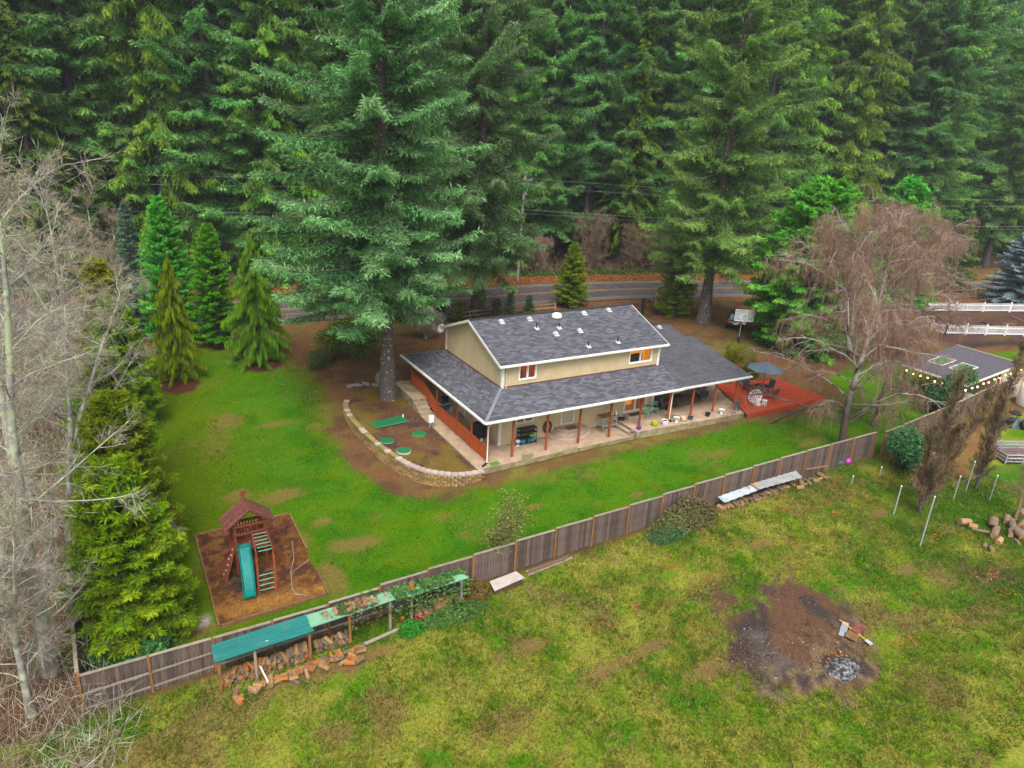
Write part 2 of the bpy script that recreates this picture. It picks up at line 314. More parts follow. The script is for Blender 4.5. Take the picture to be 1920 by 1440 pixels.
def ground_col(x, y):
    """real surface colours: lawn, bare soil, leaf litter, dry meadow grass, ash. Returns colour and how grassy it is"""
    n1 = fbm(x*.22, y*.22, 1); n2 = fbm(x*.9, y*.9, 2); n3 = fbm(x*3.1, y*3.1, 3, 3); n4 = fbm(x*.5+9, y*.5, 4)
    # forest floor
    C = np.zeros(x.shape+(3,))+np.array((.15, .076, .033)); C = mixc(C, (.095, .052, .028), sstep(.4, .65, n4)); C = mixc(C, (.15, .115, .03), sstep(.52, .72, n2)*.6)
    C = mixc(C, (.16, .15, .045), sstep(.56, .7, n1)*.45)
    gr = sstep(.56, .7, n1)*.25*(y < 60)
    rd = np.interp(x, [p[0] for p in RL], [p[1] for p in RL])
    lit = sstep(3.2, 4.5, y-rd)*(1-sstep(9, 13, y-rd)); C = mixc(C, (.22, .10, .03), lit*(.45+.5*n2))
    lit2 = sstep(3.2, 4.4, rd-y)*(1-sstep(5.5, 8, rd-y)); C = mixc(C, (.19, .085, .035), lit2*.6)
    # lawn
    sd = sdist(x, y, lawn_poly)+(n2-.5)*1.6+(n1-.5)*1.6
    L = sstep(-.35, .75, sd+(n3-.5)*1.1); g = np.zeros_like(C)+np.array((.058, .158, .005)); g = mixc(g, (.038, .130, .003), sstep(.42, .62, n4)); g = mixc(g, (.062, .165, .002), sstep(.5, .7, n1)*.8)
    g = mixc(g, (.095, .155, .003), sstep(.55, .72, n2)*.6)
    side = sstep(-9, -17, x)*(.55+.9*(n1-.4)); g = mixc(g, (.095, .125, .001), side*.8)             # mossy ground by the hedge
    bd = sstep(2.6, 0, sd)*sstep(4, 14, y); g = mixc(g, (.125, .10, .012), bd*.75)
    pat = sstep(.60, .70, fbm(x*.33+40, y*.33, 8))*sstep(.35, .6, n3)*.8*sstep(-12, 8, y+10-.0*x)*(x < 26); g = mixc(g, (.15, .115, .03), pat*.75)
    for c, a, b in bare:
        dd = np.hypot((x-c[0])/a, (y-c[1])/b)+(n2-.5)*1.1+(n3-.5)*.7; w = (1-sstep(.35, 1.25, dd))*sstep(.30, .52, n3+.25*(1-dd)); g = mixc(g, (.17, .115, .035), w*.85); L = L*1.0; pat = np.maximum(pat, w)
    C = mixc(C, g, L); gr = np.maximum(gr*(1-L), L*(1-pat*.9)*(1-bd*.4))
    # neighbour meadow beyond the fence
    md = sstep(.1, -.25, y-(FY-.25)+(0.0*x))*(x < 60); md = md*(1-sstep(24, 30, x)*sstep(-9.6, -8.6, y))
    m = np.zeros_like(C)+np.array((.130, .205, .012)); m = mixc(m, (.225, .24, .032), sstep(.42, .58, n2)*.9); m = mixc(m, (.065, .175, .004), sstep(.52, .66, n4)); m = mixc(m, (.225, .185, .035), sstep(.55, .7, n3)*.6)
    m = mixc(m, (.20, .135, .05), sstep(.63, .74, fbm(x*.4, y*.4+30, 12))*.7)
    lushR = sstep(15, 20, x)*sstep(-13, -15.5, y); m = mixc(m, (.028, .125, .002), lushR*sstep(.40, .55, n4+.1)*.85)
    mg = 1-sstep(.58, .72, n3)*.4
    for c, a, b in dirt_meadow:
        dd = np.hypot((x-c[0])/a, (y-c[1])/b)+(n2-.5)*1.3+(n3-.5)*.8; w = (1-sstep(.3, 1.2, dd))*sstep(.30, .55, n3+.2*(1-dd)); m = mixc(m, (.165, .085, .042), w*.8); mg = mg*(1-w*.9)
    for poly, cc in ((burn_poly, (.110, .060, .037)), (soil2, (.10, .055, .034))):
        s2 = sdist(x, y, poly)+(n2-.5)*2.2+(n3-.5)*2.0; w = sstep(-.4, .5, s2); m = mixc(m, cc, w); mg = mg*(1-w)
        if poly is burn_poly:
            m = mixc(m, (.045, .038, .036), w*sstep(.50, .62, fbm(x*.55+5, y*.55, 31))*.9); m = mixc(m, (.19, .14, .075), w*sstep(.52, .66, n3)*sstep(-18.5, -20, y)*.85)
            for c, rr in ((at(1450, 1240), .9), (at(1415, 1195), .6)):
                m = mixc(m, (.10, .092, .088), (1-sstep(.4, 1.1, np.hypot(x-c[0], y-c[1])/rr+(n3-.5)*1.4))*.8)
    s3 = sdist(x, y, bark_poly)+(n2-.5)*2; w = sstep(-.3, .7, s3)*(.55+.6*n3); m = mixc(m, (.21, .10, .045), w); mg = mg*(1-w*.9)
    C = mixc(C, m, md); gr = np.where(md > .5, mg, gr)
    # foot of the fence, the strip before the patio, the strip outside the block wall
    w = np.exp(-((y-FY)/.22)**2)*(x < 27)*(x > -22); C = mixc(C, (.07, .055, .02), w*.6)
    st = sstep(-2.1, -1.55, y+(n2-.5)*.7)*(1-sstep(-.6, 0, y))*sstep(-.8, 0, x)*(1-sstep(22, 26, x)); C = mixc(C, (.135, .085, .03), st*(.6+.5*n3)); C = mixc(C, (.16, .145, .028), st*sstep(.48, .6, n2)*.8); gr = gr*(1-st*.9)
    for c, r in mulch:
        w = 1-sstep(.85, 1.0, np.hypot(x-c[0], (y-c[1])*.85)/r+(n3-.5)*.25); C = mixc(C, (.085, .030, .022), w); gr = gr*(1-w)
    w = sstep(-.2, .5, sdist(x, y, garden_poly)); C = mixc(C, (.085, .045, .042), w*.95); C = mixc(C, (.11, .09, .03), w*sstep(.5, .65, n2)*.6); gr = gr*(1-w)
    w = sstep(-1.2, -.6, sdist(x, y, garden_poly))*(1-w)*(y < 6); C = mixc(C, (.03, .028, .032), w*.9); gr = gr*(1-w)
    path = 1-sstep(.2, .55, np.hypot((x-at(385, 1165)[0])/.9, (y-at(385, 1165)[1])/1.1)+(n2-.5)); C = mixc(C, (.34, .30, .27), path*.9); gr = gr*(1-path)
    return C, np.clip(gr, 0, 1)
def axis(a, b, d, lo, hi):
    core = list(np.arange(a, b+1e-6, d)); L = []; R = []; s = d; v = a
    while v > lo: s *= 1.22; v -= s; L.append(v)
    s = d; v = b
    while v < hi: s *= 1.22; v += s; R.append(v)
    return np.array(L[::-1]+core+R)
gx = axis(-26, 46, .26, -1800, 1900); gy = axis(-28, 46, .26, -1500, 2500)
X, Y = np.meshgrid(gx, gy); x, y = X.ravel(), Y.ravel()
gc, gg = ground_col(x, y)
z = G(x, y)+(fbm(x*.8, y*.8, 50)-.5)*.10+(fbm(x*3.3, y*3.3, 51, 2)-.5)*.035
z = z+.10*sstep(0, .8, sdist(x, y, burn_poly))*fbm(x*1.5, y*1.5, 52)
inhouse = sstep(0, .5, sdist(x, y, [(-.9, -.7), (20.9, -.8), (20.9, 9), (-.9, 12.5)])); z = z-inhouse*.9
nx_, ny_ = len(gx), len(gy); idx = np.arange(nx_*ny_).reshape(ny_, nx_)
F = np.stack([idx[:-1, :-1].ravel(), idx[:-1, 1:].ravel(), idx[1:, 1:].ravel(), idx[1:, :-1].ravel()], 1)
m, n, l, b = newmat('ground'); b.inputs['Roughness'].default_value = .95; b.inputs['Specular IOR Level'].default_value = .0
vc = n.new('ShaderNodeVertexColor'); vc.layer_name = 'Col'; tc = n.new('ShaderNodeTexCoord')
nz = n.new('ShaderNodeTexNoise'); nz.inputs['Scale'].default_value = 9; nz.inputs['Detail'].default_value = 8; nz.inputs['Roughness'].default_value = .75; l.new(tc.outputs['Object'], nz.inputs[0])
mr = n.new('ShaderNodeMapRange'); mr.inputs[1].default_value = .3; mr.inputs[2].default_value = .7; mr.inputs[3].default_value = .40; mr.inputs[4].default_value = 1.2; l.new(nz.outputs[0], mr.inputs[0])
mx = n.new('ShaderNodeMix'); mx.data_type = 'RGBA'; mx.blend_type = 'MULTIPLY'; mx.inputs[0].default_value = 1; l.new(vc.outputs[0], mx.inputs[6]); l.new(mr.outputs[0], mx.inputs[7]); l.new(mx.outputs[2], b.inputs['Base Color'])
bp = n.new('ShaderNodeBump'); bp.inputs['Strength'].default_value = .7; bp.inputs['Distance'].default_value = .05; l.new(nz.outputs[0], bp.inputs['Height']); l.new(bp.outputs[0], b.inputs['Normal'])
M['ground'] = m
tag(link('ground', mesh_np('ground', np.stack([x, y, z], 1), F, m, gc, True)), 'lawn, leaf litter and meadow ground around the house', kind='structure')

def scatter_grass(name, n, x0, x1, y0, y1, hmin, hmax, wid, label, lean=.5, thr=.35, keep=None, straw=0.):
    px = RNG.uniform(x0, x1, n); py = RNG.uniform(y0, y1, n); c, g = ground_col(px, py)
    k = (g > thr+RNG.random(n)*.4)
    if keep is not None: k &= keep(px, py)
    px, py, c = px[k], py[k], c[k]; n = len(px)
    h = RNG.uniform(hmin, hmax, n)*(0.6+.9*fbm(px*.7, py*.7, 60)); a = RNG.uniform(0, 6.283, n); ll = RNG.normal(0, lean, (n, 2))*h[:, None]
    B = np.stack([px, py, G(px, py)-.02], 1); S = np.stack([np.cos(a), np.sin(a), 0*a], 1)*(wid*RNG.uniform(.6, 1.3, n))[:, None]
    T = B+np.concatenate([ll, h[:, None]], 1)
    V = np.stack([B-S, B+S, T], 1).reshape(-1, 3); c = c*RNG.uniform(.65, 1.3, (n, 1))*np.stack([RNG.uniform(.85, 1.3, n), np.ones(n), np.ones(n)], 1)
    k = RNG.random(n) < straw*(.4+1.2*fbm(px*1.3, py*1.3, 61)); c[k] = np.array((.34, .28, .12))*RNG.uniform(.5, 1.2, (k.sum(), 1)); k = RNG.random(n) < .14; c[k] *= .55
    o = link(name, mesh_np(name, V, np.arange(3*n).reshape(-1, 3), M['grass'], np.repeat(c, 3, 0)))
    return tag(o, label, kind='stuff')
nohouse = lambda x, y: ~((x > -1) & (x < 31) & (y > -.9) & (y < 14)) & ~((x > -17.2) & (x < -11.7) & (y > -7.3) & (y < .8)) & ~(sdist(x, y, CAPS+[(-.7, 12.3)]) > -.2)
scatter_grass('lawn_grass', 190000, -20, 34, FY+.15, 23, .04, .10, .020, 'short green lawn grass around the house', .7, .3, nohouse, straw=.04)
scatter_grass('meadow_grass', 220000, -24, 30, -27, FY-.2, .07, .19, .024, 'uneven green and tan meadow grass beyond the fence', .8, .2, straw=.22)

def tufts(name, nc, per, x0, x1, y0, y1, h, label, c1, c2):
    cx, cy = RNG.uniform(x0, x1, nc), RNG.uniform(y0, y1, nc); _, g = ground_col(cx, cy); k = (g > .45) & (fbm(cx*.35, cy*.35, 66) > .42); cx, cy = cx[k], cy[k]; nc = len(cx); sz = RNG.uniform(.05, .22, nc)
    px = np.repeat(cx, per)+RNG.normal(0, 1, nc*per)*np.repeat(sz, per); py = np.repeat(cy, per)+RNG.normal(0, 1, nc*per)*np.repeat(sz, per); n = nc*per; a = RNG.uniform(0, 6.283, n); hh = h*RNG.uniform(.5, 1.2, n)
    B = np.stack([px, py, G(px, py)-.02], 1); S = np.stack([np.cos(a), np.sin(a), 0*a], 1)*RNG.uniform(.012, .024, n)[:, None]; T = B+np.stack([RNG.normal(0, .5, n)*hh, RNG.normal(0, .5, n)*hh, hh], 1); o = np.repeat(RNG.random(nc), per)[:, None]
    c = (np.asarray(c1)*(1-o)+np.asarray(c2)*o)*RNG.uniform(.6, 1.3, (n, 1)); return tag(link(name, mesh_np(name, np.stack([B-S, B+S, T], 1).reshape(-1, 3), np.arange(3*n).reshape(-1, 3), M['grass'], np.repeat(c, 3, 0))), label, kind='stuff')
tufts('grass_tufts', 5200, 18, -24, 30, -27, FY-.3, .20, 'darker green grass tufts dotted over the meadow', (.05, .17, .006), (.13, .23, .012)); tufts('lawn_tufts', 2600, 14, -19, 30, FY+.3, 20, .11, 'longer grass clumps dotted over the lawn', (.04, .16, .003), (.10, .21, .006))
# ---------------------------------------------------------------- road
def strip(name, line, off0, off1, dz, mat, label=None, kind='structure', sub=1):
    P = [np.array(p) for p in line]; V = []; Fs = []
    for i, p in enumerate(P):
        d = P[min(i+1, len(P)-1)]-P[max(i-1, 0)]; d = d/np.linalg.norm(d); nrm = np.array([-d[1], d[0]])
        for o in (off0, off1):
            q = p+nrm*o; V.append((q[0], q[1], float(G(*p))+dz))
    for i in range(len(P)-1): Fs.append((2*i, 2*i+2, 2*i+3, 2*i+1))
    o = link(name, mesh_np(name, V, Fs, mat)); tag(o, label, kind=kind); return o
M['asphalt'] = surf('asphalt', (.085, .068, .070), (.135, .112, .115), .85, 1.2, .2, stretch=(1, 1, 1), spots=((.05, .045, .05), .5, .58))
M['yellow'] = surf('yellow_line', (.42, .22, .02), (.5, .28, .035), .7, 6)
M['whiteline'] = surf('white_line', (.32, .29, .28), (.45, .42, .4), .7, 6)
M['shoulder'] = surf('gravel_shoulder', (.12, .09, .07), (.2, .155, .12), .95, 14, .6)
strip('road_shoulder', RL, -4.4, 4.4, .10, M['shoulder'], 'gravel shoulder along the road')
rd = strip('road', RL, -3.7, 3.7, .13, M['asphalt'], 'grey asphalt country road with double yellow line behind the house')
for o0, o1, mm in ((-.22, -.10, 'yellow'), (.10, .22, 'yellow'), (-3.45, -3.33, 'whiteline'), (3.33, 3.45, 'whiteline')):
    q = strip('road_marking', RL, o0, o1, .135, M[mm]); q.parent = rd
# ================================================================ TREES
UP = np.array([0, 0, 1.0])
def norm(a): return a/(np.linalg.norm(a, axis=-1, keepdims=True)+1e-9)
def rhombs(B, D, N, Ln, Wd, mid=.45):
    """leaf-sized four-sided blades: base point, direction, face normal, length, half width"""
    S = norm(np.cross(D, N))*Wd[:, None]; D = D*Ln[:, None]
    return np.stack([B, B+D*mid+S, B+D, B+D*mid-S], 1).reshape(-1, 3)
def leaf_mesh(name, V, C, mat=None):
    n = len(V)//4; return mesh_np(name, V, np.arange(4*n).reshape(-1, 4), mat or M['leaf'], np.repeat(C, 4, 0))
class Wood:
    def __init__(s): s.V = []; s.F = []; s.n = 0
    def tube(s, P, R, k=5):
        P = np.asarray(P, float); R = np.asarray(R, float); m = len(P)
        T = np.gradient(P, axis=0); T = norm(T); a = np.cross(T, np.array([.31, .17, .93])); a = norm(a); b = np.cross(T, a)
        th = np.arange(k)*2*np.pi/k
        V = P[:, None, :]+(a[:, None, :]*np.cos(th)[None, :, None]+b[:, None, :]*np.sin(th)[None, :, None])*R[:, None, None]
        i = np.arange(m-1)[:, None]*k; j = np.arange(k)[None, :]; j2 = (j+1) % k
        F = np.stack([i+j, i+j2, i+k+j2, i+k+j], -1).reshape(-1, 4)+s.n
        s.V.append(V.reshape(-1, 3)); s.F.append(F); s.n += m*k
    def tubes(s, P, R, k=3):             # many paths of equal length at once
        n, m = P.shape[:2]; T = norm(np.gradient(P, axis=1)); a = norm(np.cross(T, np.array([.31, .17, .93]))); b = np.cross(T, a); th = np.arange(k)*2*np.pi/k
        V = P[:, :, None, :]+(a[:, :, None, :]*np.cos(th)[:, None]+b[:, :, None, :]*np.sin(th)[:, None])*R[:, :, None, None]
        i = np.arange(m-1)[:, None]*k; j = np.arange(k)[None, :]; j2 = (j+1) % k; F = np.stack([i+j, i+j2, i+k+j2, i+k+j], -1).reshape(-1, 4)
        F = (F[None]+(np.arange(n)*m*k)[:, None, None]).reshape(-1, 4)+s.n; s.V.append(V.reshape(-1, 3)); s.F.append(F); s.n += n*m*k
    def mesh(s, name, mat): return mesh_np(name, np.concatenate(s.V), np.concatenate(s.F), mat, None, True)

def conifer(seed, H, zb, prof, nbr, s1=(-.15, .1), s2=0., sp=.22, bl=.32, fwd=52, hang=.15, nb=7, blen=.30, bw=.055, r0=.45, c_in=(.03, .075, .04), c_out=(.09, .19, .11), c_alt=None,
            start=.18, topz=None, curl=0., updens=1., tilt=0., lim=.028, dead=0, blup=.0, trunk_to=None, vert=.0, lenj=(.7, 1.15), jit=.35, asym=None, wild=.07):
    """a conifer: tapered trunk, limbs leaving it in whorls, side shoots along each limb and needle blades along each shoot"""
    g = np.random.default_rng(seed); w = Wood(); Vs = []; Cs = []
    tt = np.linspace(0, 1, 14); bend = np.stack([np.sin(tt*2.1+seed)*.012*H*tt, np.cos(tt*1.7+seed)*.012*H*tt, tt*H], 1)
    w.tube(bend, r0*(1-tt)**.75*(1+.5*np.exp(-tt*H/.6))+.02, 12)
    axis_at = lambda z: np.array([np.interp(z, bend[:, 2], bend[:, 0]), np.interp(z, bend[:, 2], bend[:, 1]), z])
    u = (np.arange(nbr)+g.random(nbr))/nbr; zz = zb+(H*.985-zb)*u**updens
    if topz: zz = zz[zz < topz]
    az = np.arange(len(zz))*2.39996+g.normal(0, .35, len(zz))
    for i, z in enumerate(zz):
        f = (z-zb)/(H-zb); L = prof(f)*g.uniform(*lenj)
        if asym: L *= 1+asym[1]*math.cos(az[i]-asym[0])*(1-f)**2
        if L < .12: continue
        d = np.array([math.cos(az[i]), math.sin(az[i]), 0]); pr = np.array([-d[1], d[0], 0])
        a1 = s1[0]+(s1[1]-s1[0])*f+g.normal(0, wild); a2 = s2+g.normal(0, wild*.7)
        sw = g.normal(0, .12+wild)
        P0 = axis_at(z)
        def pos(t): t = np.asarray(t)[:, None]; return P0+d*(L*t)+pr*(L*sw*t*t)+UP*(L*(a1*t+a2*t*t+curl*t**3))
        ts = np.linspace(0, 1, 5); w.tube(pos(ts), (lim*L**.8*.5+.012)*(1-.85*ts), 4)
        k = max(3, int(L/sp)); t = start+(1-start)*(np.arange(k)+g.random(k)*.8)/k
        base = pos(t); tan = norm(pos(t+.02)-pos(t-.02))
        shade = g.normal(0, .16); alt = g.random()
        for sd in (-1, 1):
            ang = np.radians(fwd+g.normal(0, 12, k)); dl = norm(tan*np.cos(ang)[:, None]+pr*sd*np.sin(ang)[:, None]+UP*(blup-hang+g.normal(0, .1, k))[:, None])
            ln = bl*L**.55*(1.08-t)**.55*np.minimum(1, (t-start)*5+.35)*g.uniform(.65, 1.2, k)
            s = (np.arange(nb)+.3)/nb
            pts = base[:, None, :]+dl[:, None, :]*(ln[:, None]*s[None, :])[..., None]-UP*(hang*.9*ln[:, None]*s[None, :]**2)[..., None]
            side = np.where(np.arange(nb) % 2 == 0, 1, -1)
            cr = norm(np.cross(dl, UP))
            bd = dl[:, None, :]*.8+cr[:, None, :]*(side[None, :]*.62)[..., None]+g.normal(0, jit, (k, nb, 3))-UP*(hang*1.1+vert)
            bd = norm(bd.reshape(-1, 3)); B = pts.reshape(-1, 3); q = len(B)
            N = norm(UP+tilt*d+g.normal(0, .45, (q, 3)))
            sz = np.repeat((.75+.5*g.random(k)), nb)*np.tile(1.1-.45*s, k)
            Vs.append(rhombs(B, bd, N, blen*sz*g.uniform(.7, 1.25, q), bw*sz*g.uniform(.7, 1.3, q)))
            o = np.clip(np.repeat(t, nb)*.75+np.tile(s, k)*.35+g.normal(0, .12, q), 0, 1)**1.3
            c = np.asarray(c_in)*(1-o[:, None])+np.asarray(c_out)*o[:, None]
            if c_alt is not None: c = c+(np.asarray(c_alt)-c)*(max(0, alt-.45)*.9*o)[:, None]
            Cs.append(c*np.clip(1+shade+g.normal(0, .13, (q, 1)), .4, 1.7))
    if dead:
        for i in range(dead):
            z = g.uniform(zb*.35, zb*1.3); a = g.uniform(0, 6.283); L = g.uniform(.8, 2.6); d = np.array([math.cos(a), math.sin(a), g.uniform(-.35, .15)])
            ts = np.linspace(0, 1, 4)[:, None]; w.tube(axis_at(z)+d*L*ts+np.array([0, 0, -.2])*ts**2, np.array([.04, .03, .02, .01]), 3)
    return w, np.concatenate(Vs), np.concatenate(Cs)
def tree_thing(name, res, bark, loc, label, cat, group=None, rz=0, sc=1.0, crown='crown'):
    w, V, C = res; o = empty(name, loc, rz, label, cat, group); o.scale = (sc,)*3
    link('trunk', w.mesh(name+'_trunk', bark), o); link(crown, leaf_mesh(name+'_crown', V, C), o); return o
def dup(o, loc, rz, sc, label, group=None):
    c = copy_tree(o); c.location = loc; c.rotation_euler = (0, 0, rz); c.scale = (sc,)*3 if not hasattr(sc, '__len__') else sc; c['label'] = label
    if group: c['group'] = group
    return c
fir_prof = lambda R: (lambda f: R*(min(1, .55+f*2.2))*(1-f)**.62)
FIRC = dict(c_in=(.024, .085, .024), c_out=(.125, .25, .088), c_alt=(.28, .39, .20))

# ---- big firs in the yard
FIRK = dict(sp=.17, bl=.58, fwd=56, nb=10, blen=.44, bw=.046, jit=.6, lenj=(.4, 1.2), blup=.06, updens=1.9, wild=.13)
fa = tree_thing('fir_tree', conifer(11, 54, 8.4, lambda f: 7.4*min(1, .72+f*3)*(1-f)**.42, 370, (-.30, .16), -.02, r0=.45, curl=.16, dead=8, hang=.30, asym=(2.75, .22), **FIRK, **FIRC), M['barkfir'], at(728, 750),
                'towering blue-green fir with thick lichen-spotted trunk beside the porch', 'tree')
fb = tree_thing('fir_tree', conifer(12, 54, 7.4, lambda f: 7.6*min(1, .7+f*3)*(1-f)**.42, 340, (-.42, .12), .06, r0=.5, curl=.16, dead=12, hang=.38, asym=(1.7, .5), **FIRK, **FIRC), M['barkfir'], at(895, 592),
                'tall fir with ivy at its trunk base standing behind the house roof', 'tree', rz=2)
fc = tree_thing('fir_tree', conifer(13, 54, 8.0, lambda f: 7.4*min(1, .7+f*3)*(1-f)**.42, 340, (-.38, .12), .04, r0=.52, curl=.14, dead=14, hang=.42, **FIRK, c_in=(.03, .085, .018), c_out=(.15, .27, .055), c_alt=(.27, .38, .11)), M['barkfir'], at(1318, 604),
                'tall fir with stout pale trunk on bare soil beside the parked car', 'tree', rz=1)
# ---- forest across the road: a few grown firs, copied with turns and sizes
fgroup = 'firs of the forest across the road'
flabel = 'dark fir in the dense forest across the road'
FK = dict(sp=.24, bl=.62, fwd=56, nb=9, blen=.60, bw=.066, jit=.6, lenj=(.4, 1.25), updens=1.5, blup=.05, wild=.15)
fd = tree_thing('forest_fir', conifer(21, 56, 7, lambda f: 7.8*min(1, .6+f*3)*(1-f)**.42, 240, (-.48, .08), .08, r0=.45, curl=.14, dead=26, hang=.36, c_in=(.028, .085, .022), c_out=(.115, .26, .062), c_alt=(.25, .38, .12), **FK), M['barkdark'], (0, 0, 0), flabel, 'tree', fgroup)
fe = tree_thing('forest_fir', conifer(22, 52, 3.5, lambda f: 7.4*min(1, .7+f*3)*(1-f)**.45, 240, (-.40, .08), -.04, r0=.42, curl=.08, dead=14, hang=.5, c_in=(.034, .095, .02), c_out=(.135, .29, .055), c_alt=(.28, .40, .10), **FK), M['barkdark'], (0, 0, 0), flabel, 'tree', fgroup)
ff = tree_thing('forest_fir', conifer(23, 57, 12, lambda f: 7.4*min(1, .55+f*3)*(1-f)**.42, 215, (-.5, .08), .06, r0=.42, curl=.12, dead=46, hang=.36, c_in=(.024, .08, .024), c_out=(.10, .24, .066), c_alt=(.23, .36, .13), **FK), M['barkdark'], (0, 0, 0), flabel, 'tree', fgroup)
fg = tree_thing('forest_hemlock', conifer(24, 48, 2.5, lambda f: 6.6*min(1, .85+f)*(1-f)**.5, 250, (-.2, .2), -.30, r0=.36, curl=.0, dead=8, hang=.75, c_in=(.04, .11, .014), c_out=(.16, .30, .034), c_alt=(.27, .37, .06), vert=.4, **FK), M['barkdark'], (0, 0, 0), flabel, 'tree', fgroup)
protos = [fd, fe, ff, fg]; used = set(); rr = random.Random(5)
def forest(i, x, y, rz, sc, lab=None):
    o = protos[i]; s3 = (sc*rr.uniform(.9, 1.15), sc*rr.uniform(.9, 1.15), sc)
    if i not in used: used.add(i); o.location = g3(x, y, -.1); o.rotation_euler = (0, 0, rz); o.scale = s3
    else: o = dup(o, g3(x, y, -.1), rz, s3, flabel, fgroup)
    if lab: o['label'] = lab
spots = []
def road_y(x): return float(np.interp(x, [p[0] for p in RL], [p[1] for p in RL]))
def add_row(off, x0, x1, step, kinds, jx=1.6, jy=2.0):
    xx = x0
    while xx < x1:
        X_ = xx+rr.uniform(-jx, jx); Y_ = road_y(X_)+off+rr.uniform(-jy, jy)
        if min([9]+[math.hypot(X_-a, Y_-b) for a, b in spots]) > 2.6:
            spots.append((X_, Y_)); forest(rr.choice(kinds), X_, Y_, rr.uniform(0, 6.28), rr.uniform(.82, 1.12))
        xx += step
# seen trunks just across the road
for px, py, k, s, lab in [(478, 512, 2, 1.0, 'forest fir with tall bare trunk behind the larger weeping cedar'), (560, 515, 0, 1.0, 'forest fir just behind the towering porch-side fir'), (130, 520, 0, .95, 'forest fir rising behind the olive-green cedar'), (20, 560, 2, 1.05, 'forest fir above the lichen-covered alders at the photo edge'), (290, 520, 1, .9, 'forest fir directly behind the bright green cypress'), (700, 505, 1, .95, 'forest fir between the porch-side fir and the ivy-clad one'), (805, 500, 0, 1.0, 'forest fir across the road just before the ivy-clad fir'),
                      (1010, 495, 0, .95, 'forest fir right behind the utility pole'), (1090, 492, 2, 1.0, 'forest fir beside the yellow-green cedar toward the utility pole'), (1275, 500, 1, 1.0, 'forest fir beside the yellow-green cedar toward the driveway'), (1390, 505, 0, .95, 'forest fir behind the stout pale-trunked fir'),
                      (1580, 480, 0, .9, 'forest fir above the broad driveway cedar'), (1668, 500, 2, .95, 'forest fir with leaning bare trunk above the birches'), (1740, 495, 2, .9, 'forest fir trunk in the dark gap behind the far birch'), (1845, 500, 0, 1.0, 'forest fir with paired trunk beside the blue spruce'), (1905, 480, 1, .9, 'forest fir directly behind the blue spruce'), (1970, 500, 2, .95, 'forest fir past the blue spruce at the photo edge'), (1800, 470, 3, .9, 'forest hemlock in the dark gap above the picket fence'),
                      (620, 470, 3, 1.0, 'light green hemlock behind the porch-side fir'), (395, 500, 3, .95, 'light green hemlock behind the yellow-tipped cypress'), (1480, 470, 3, 1.0, 'light green hemlock above the basketball hoop')]:
    p = at(px, py); spots.append((p[0], p[1])); forest(k, p[0], p[1], rr.uniform(0, 6.28), s, lab)
add_row(16, -42, 92, 5.8, [0, 1, 2, 3]); add_row(25, -50, 110, 6.2, [0, 1, 3]); add_row(36, -60, 140, 7.0, [0, 1], 2.5, 3.0); add_row(50, -80, 170, 8, [0, 1], 3, 4); add_row(70, -90, 200, 9, [0, 1], 3, 6); add_row(95, -110, 240, 10, [1], 3, 6); add_row(125, 40, 280, 10, [0, 1], 3, 6)

# ---- the yellow-green cedar across the road with hanging sprays
p = at(1165, 497); tree_thing('cedar_tree', conifer(31, 34, 2.2, lambda f: 5.2*(1-f)**.55*(.75+.25*min(1, f*6)), 300, (-.1, .1), -.32, .22, .42, 40, .55, 8, .42, .06, .5, c_in=(.03, .095, .004), c_out=(.13, .24, .006), c_alt=(.20, .28, .012), vert=.5), M['barkdark'], p,
                              'yellow-green cedar with hanging sprays between dark firs across the road', 'tree')
p = at(95, 560); tree_thing('cedar_tree', conifer(32, 27, 2.0, lambda f: 5.0*(1-f)**.6, 240, (-.05, .1), -.28, .24, .42, 40, .5, 7, .42, .065, .4, c_in=(.03, .08, .012), c_out=(.12, .205, .03), c_alt=(.20, .23, .035), vert=.45), M['barkdark'], p,
                            'olive-green cedar rising behind the bare lichen-covered alders', 'tree')

# ---- dense garden conifers
GREEN = dict(c_in=(.022, .12, .014), c_out=(.10, .33, .030), c_alt=(.20, .40, .055))
YELG = dict(c_in=(.04, .10, .002), c_out=(.17, .28, .004), c_alt=(.26, .30, .008))
def cone(seed, H, R, n, col, zb=.15, e=(.25, .9), sp=.14, bl=.30, blen=.24, bw=.034, exp=.8, hang=.06, nb=8, s2=-.06, r0=.16, **k):
    return conifer(seed, H, zb, lambda f: R*(1-f)**exp*(.8+.2*min(1, f*5)), n, e, s2, sp, bl, 48, hang, nb, blen, bw, r0, start=.25, jit=.5, **col, **k)
def top_h(base, px, py):                 # height of a tree whose top shows at this pixel
    b = np.asarray(base); d = ray(px, py); hd = np.hypot(b[0]-CAM[0], b[1]-CAM[1]); t = hd/np.hypot(d[0], d[1]); return float(CAM[2]+d[2]*t-b[2])
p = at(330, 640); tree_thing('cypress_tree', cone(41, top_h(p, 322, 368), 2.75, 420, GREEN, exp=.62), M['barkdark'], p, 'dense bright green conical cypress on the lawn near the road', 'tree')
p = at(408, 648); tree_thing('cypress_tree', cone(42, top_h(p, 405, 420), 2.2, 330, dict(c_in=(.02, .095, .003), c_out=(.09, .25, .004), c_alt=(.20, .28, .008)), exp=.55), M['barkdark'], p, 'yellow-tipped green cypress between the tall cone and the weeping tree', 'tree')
p = at(262, 632); tree_thing('fir_sapling', conifer(43, top_h(p, 250, 378), 1.0, lambda f: 2.2*(1-f)**.7, 170, (-.1, .35), .02, .2, .3, 50, .1, 6, .26, .045, .16, c_in=(.04, .095, .06), c_out=(.12, .21, .15)), M['barkdark'], p, 'slim grey-green fir beside the road pavement and bright cypress', 'tree')
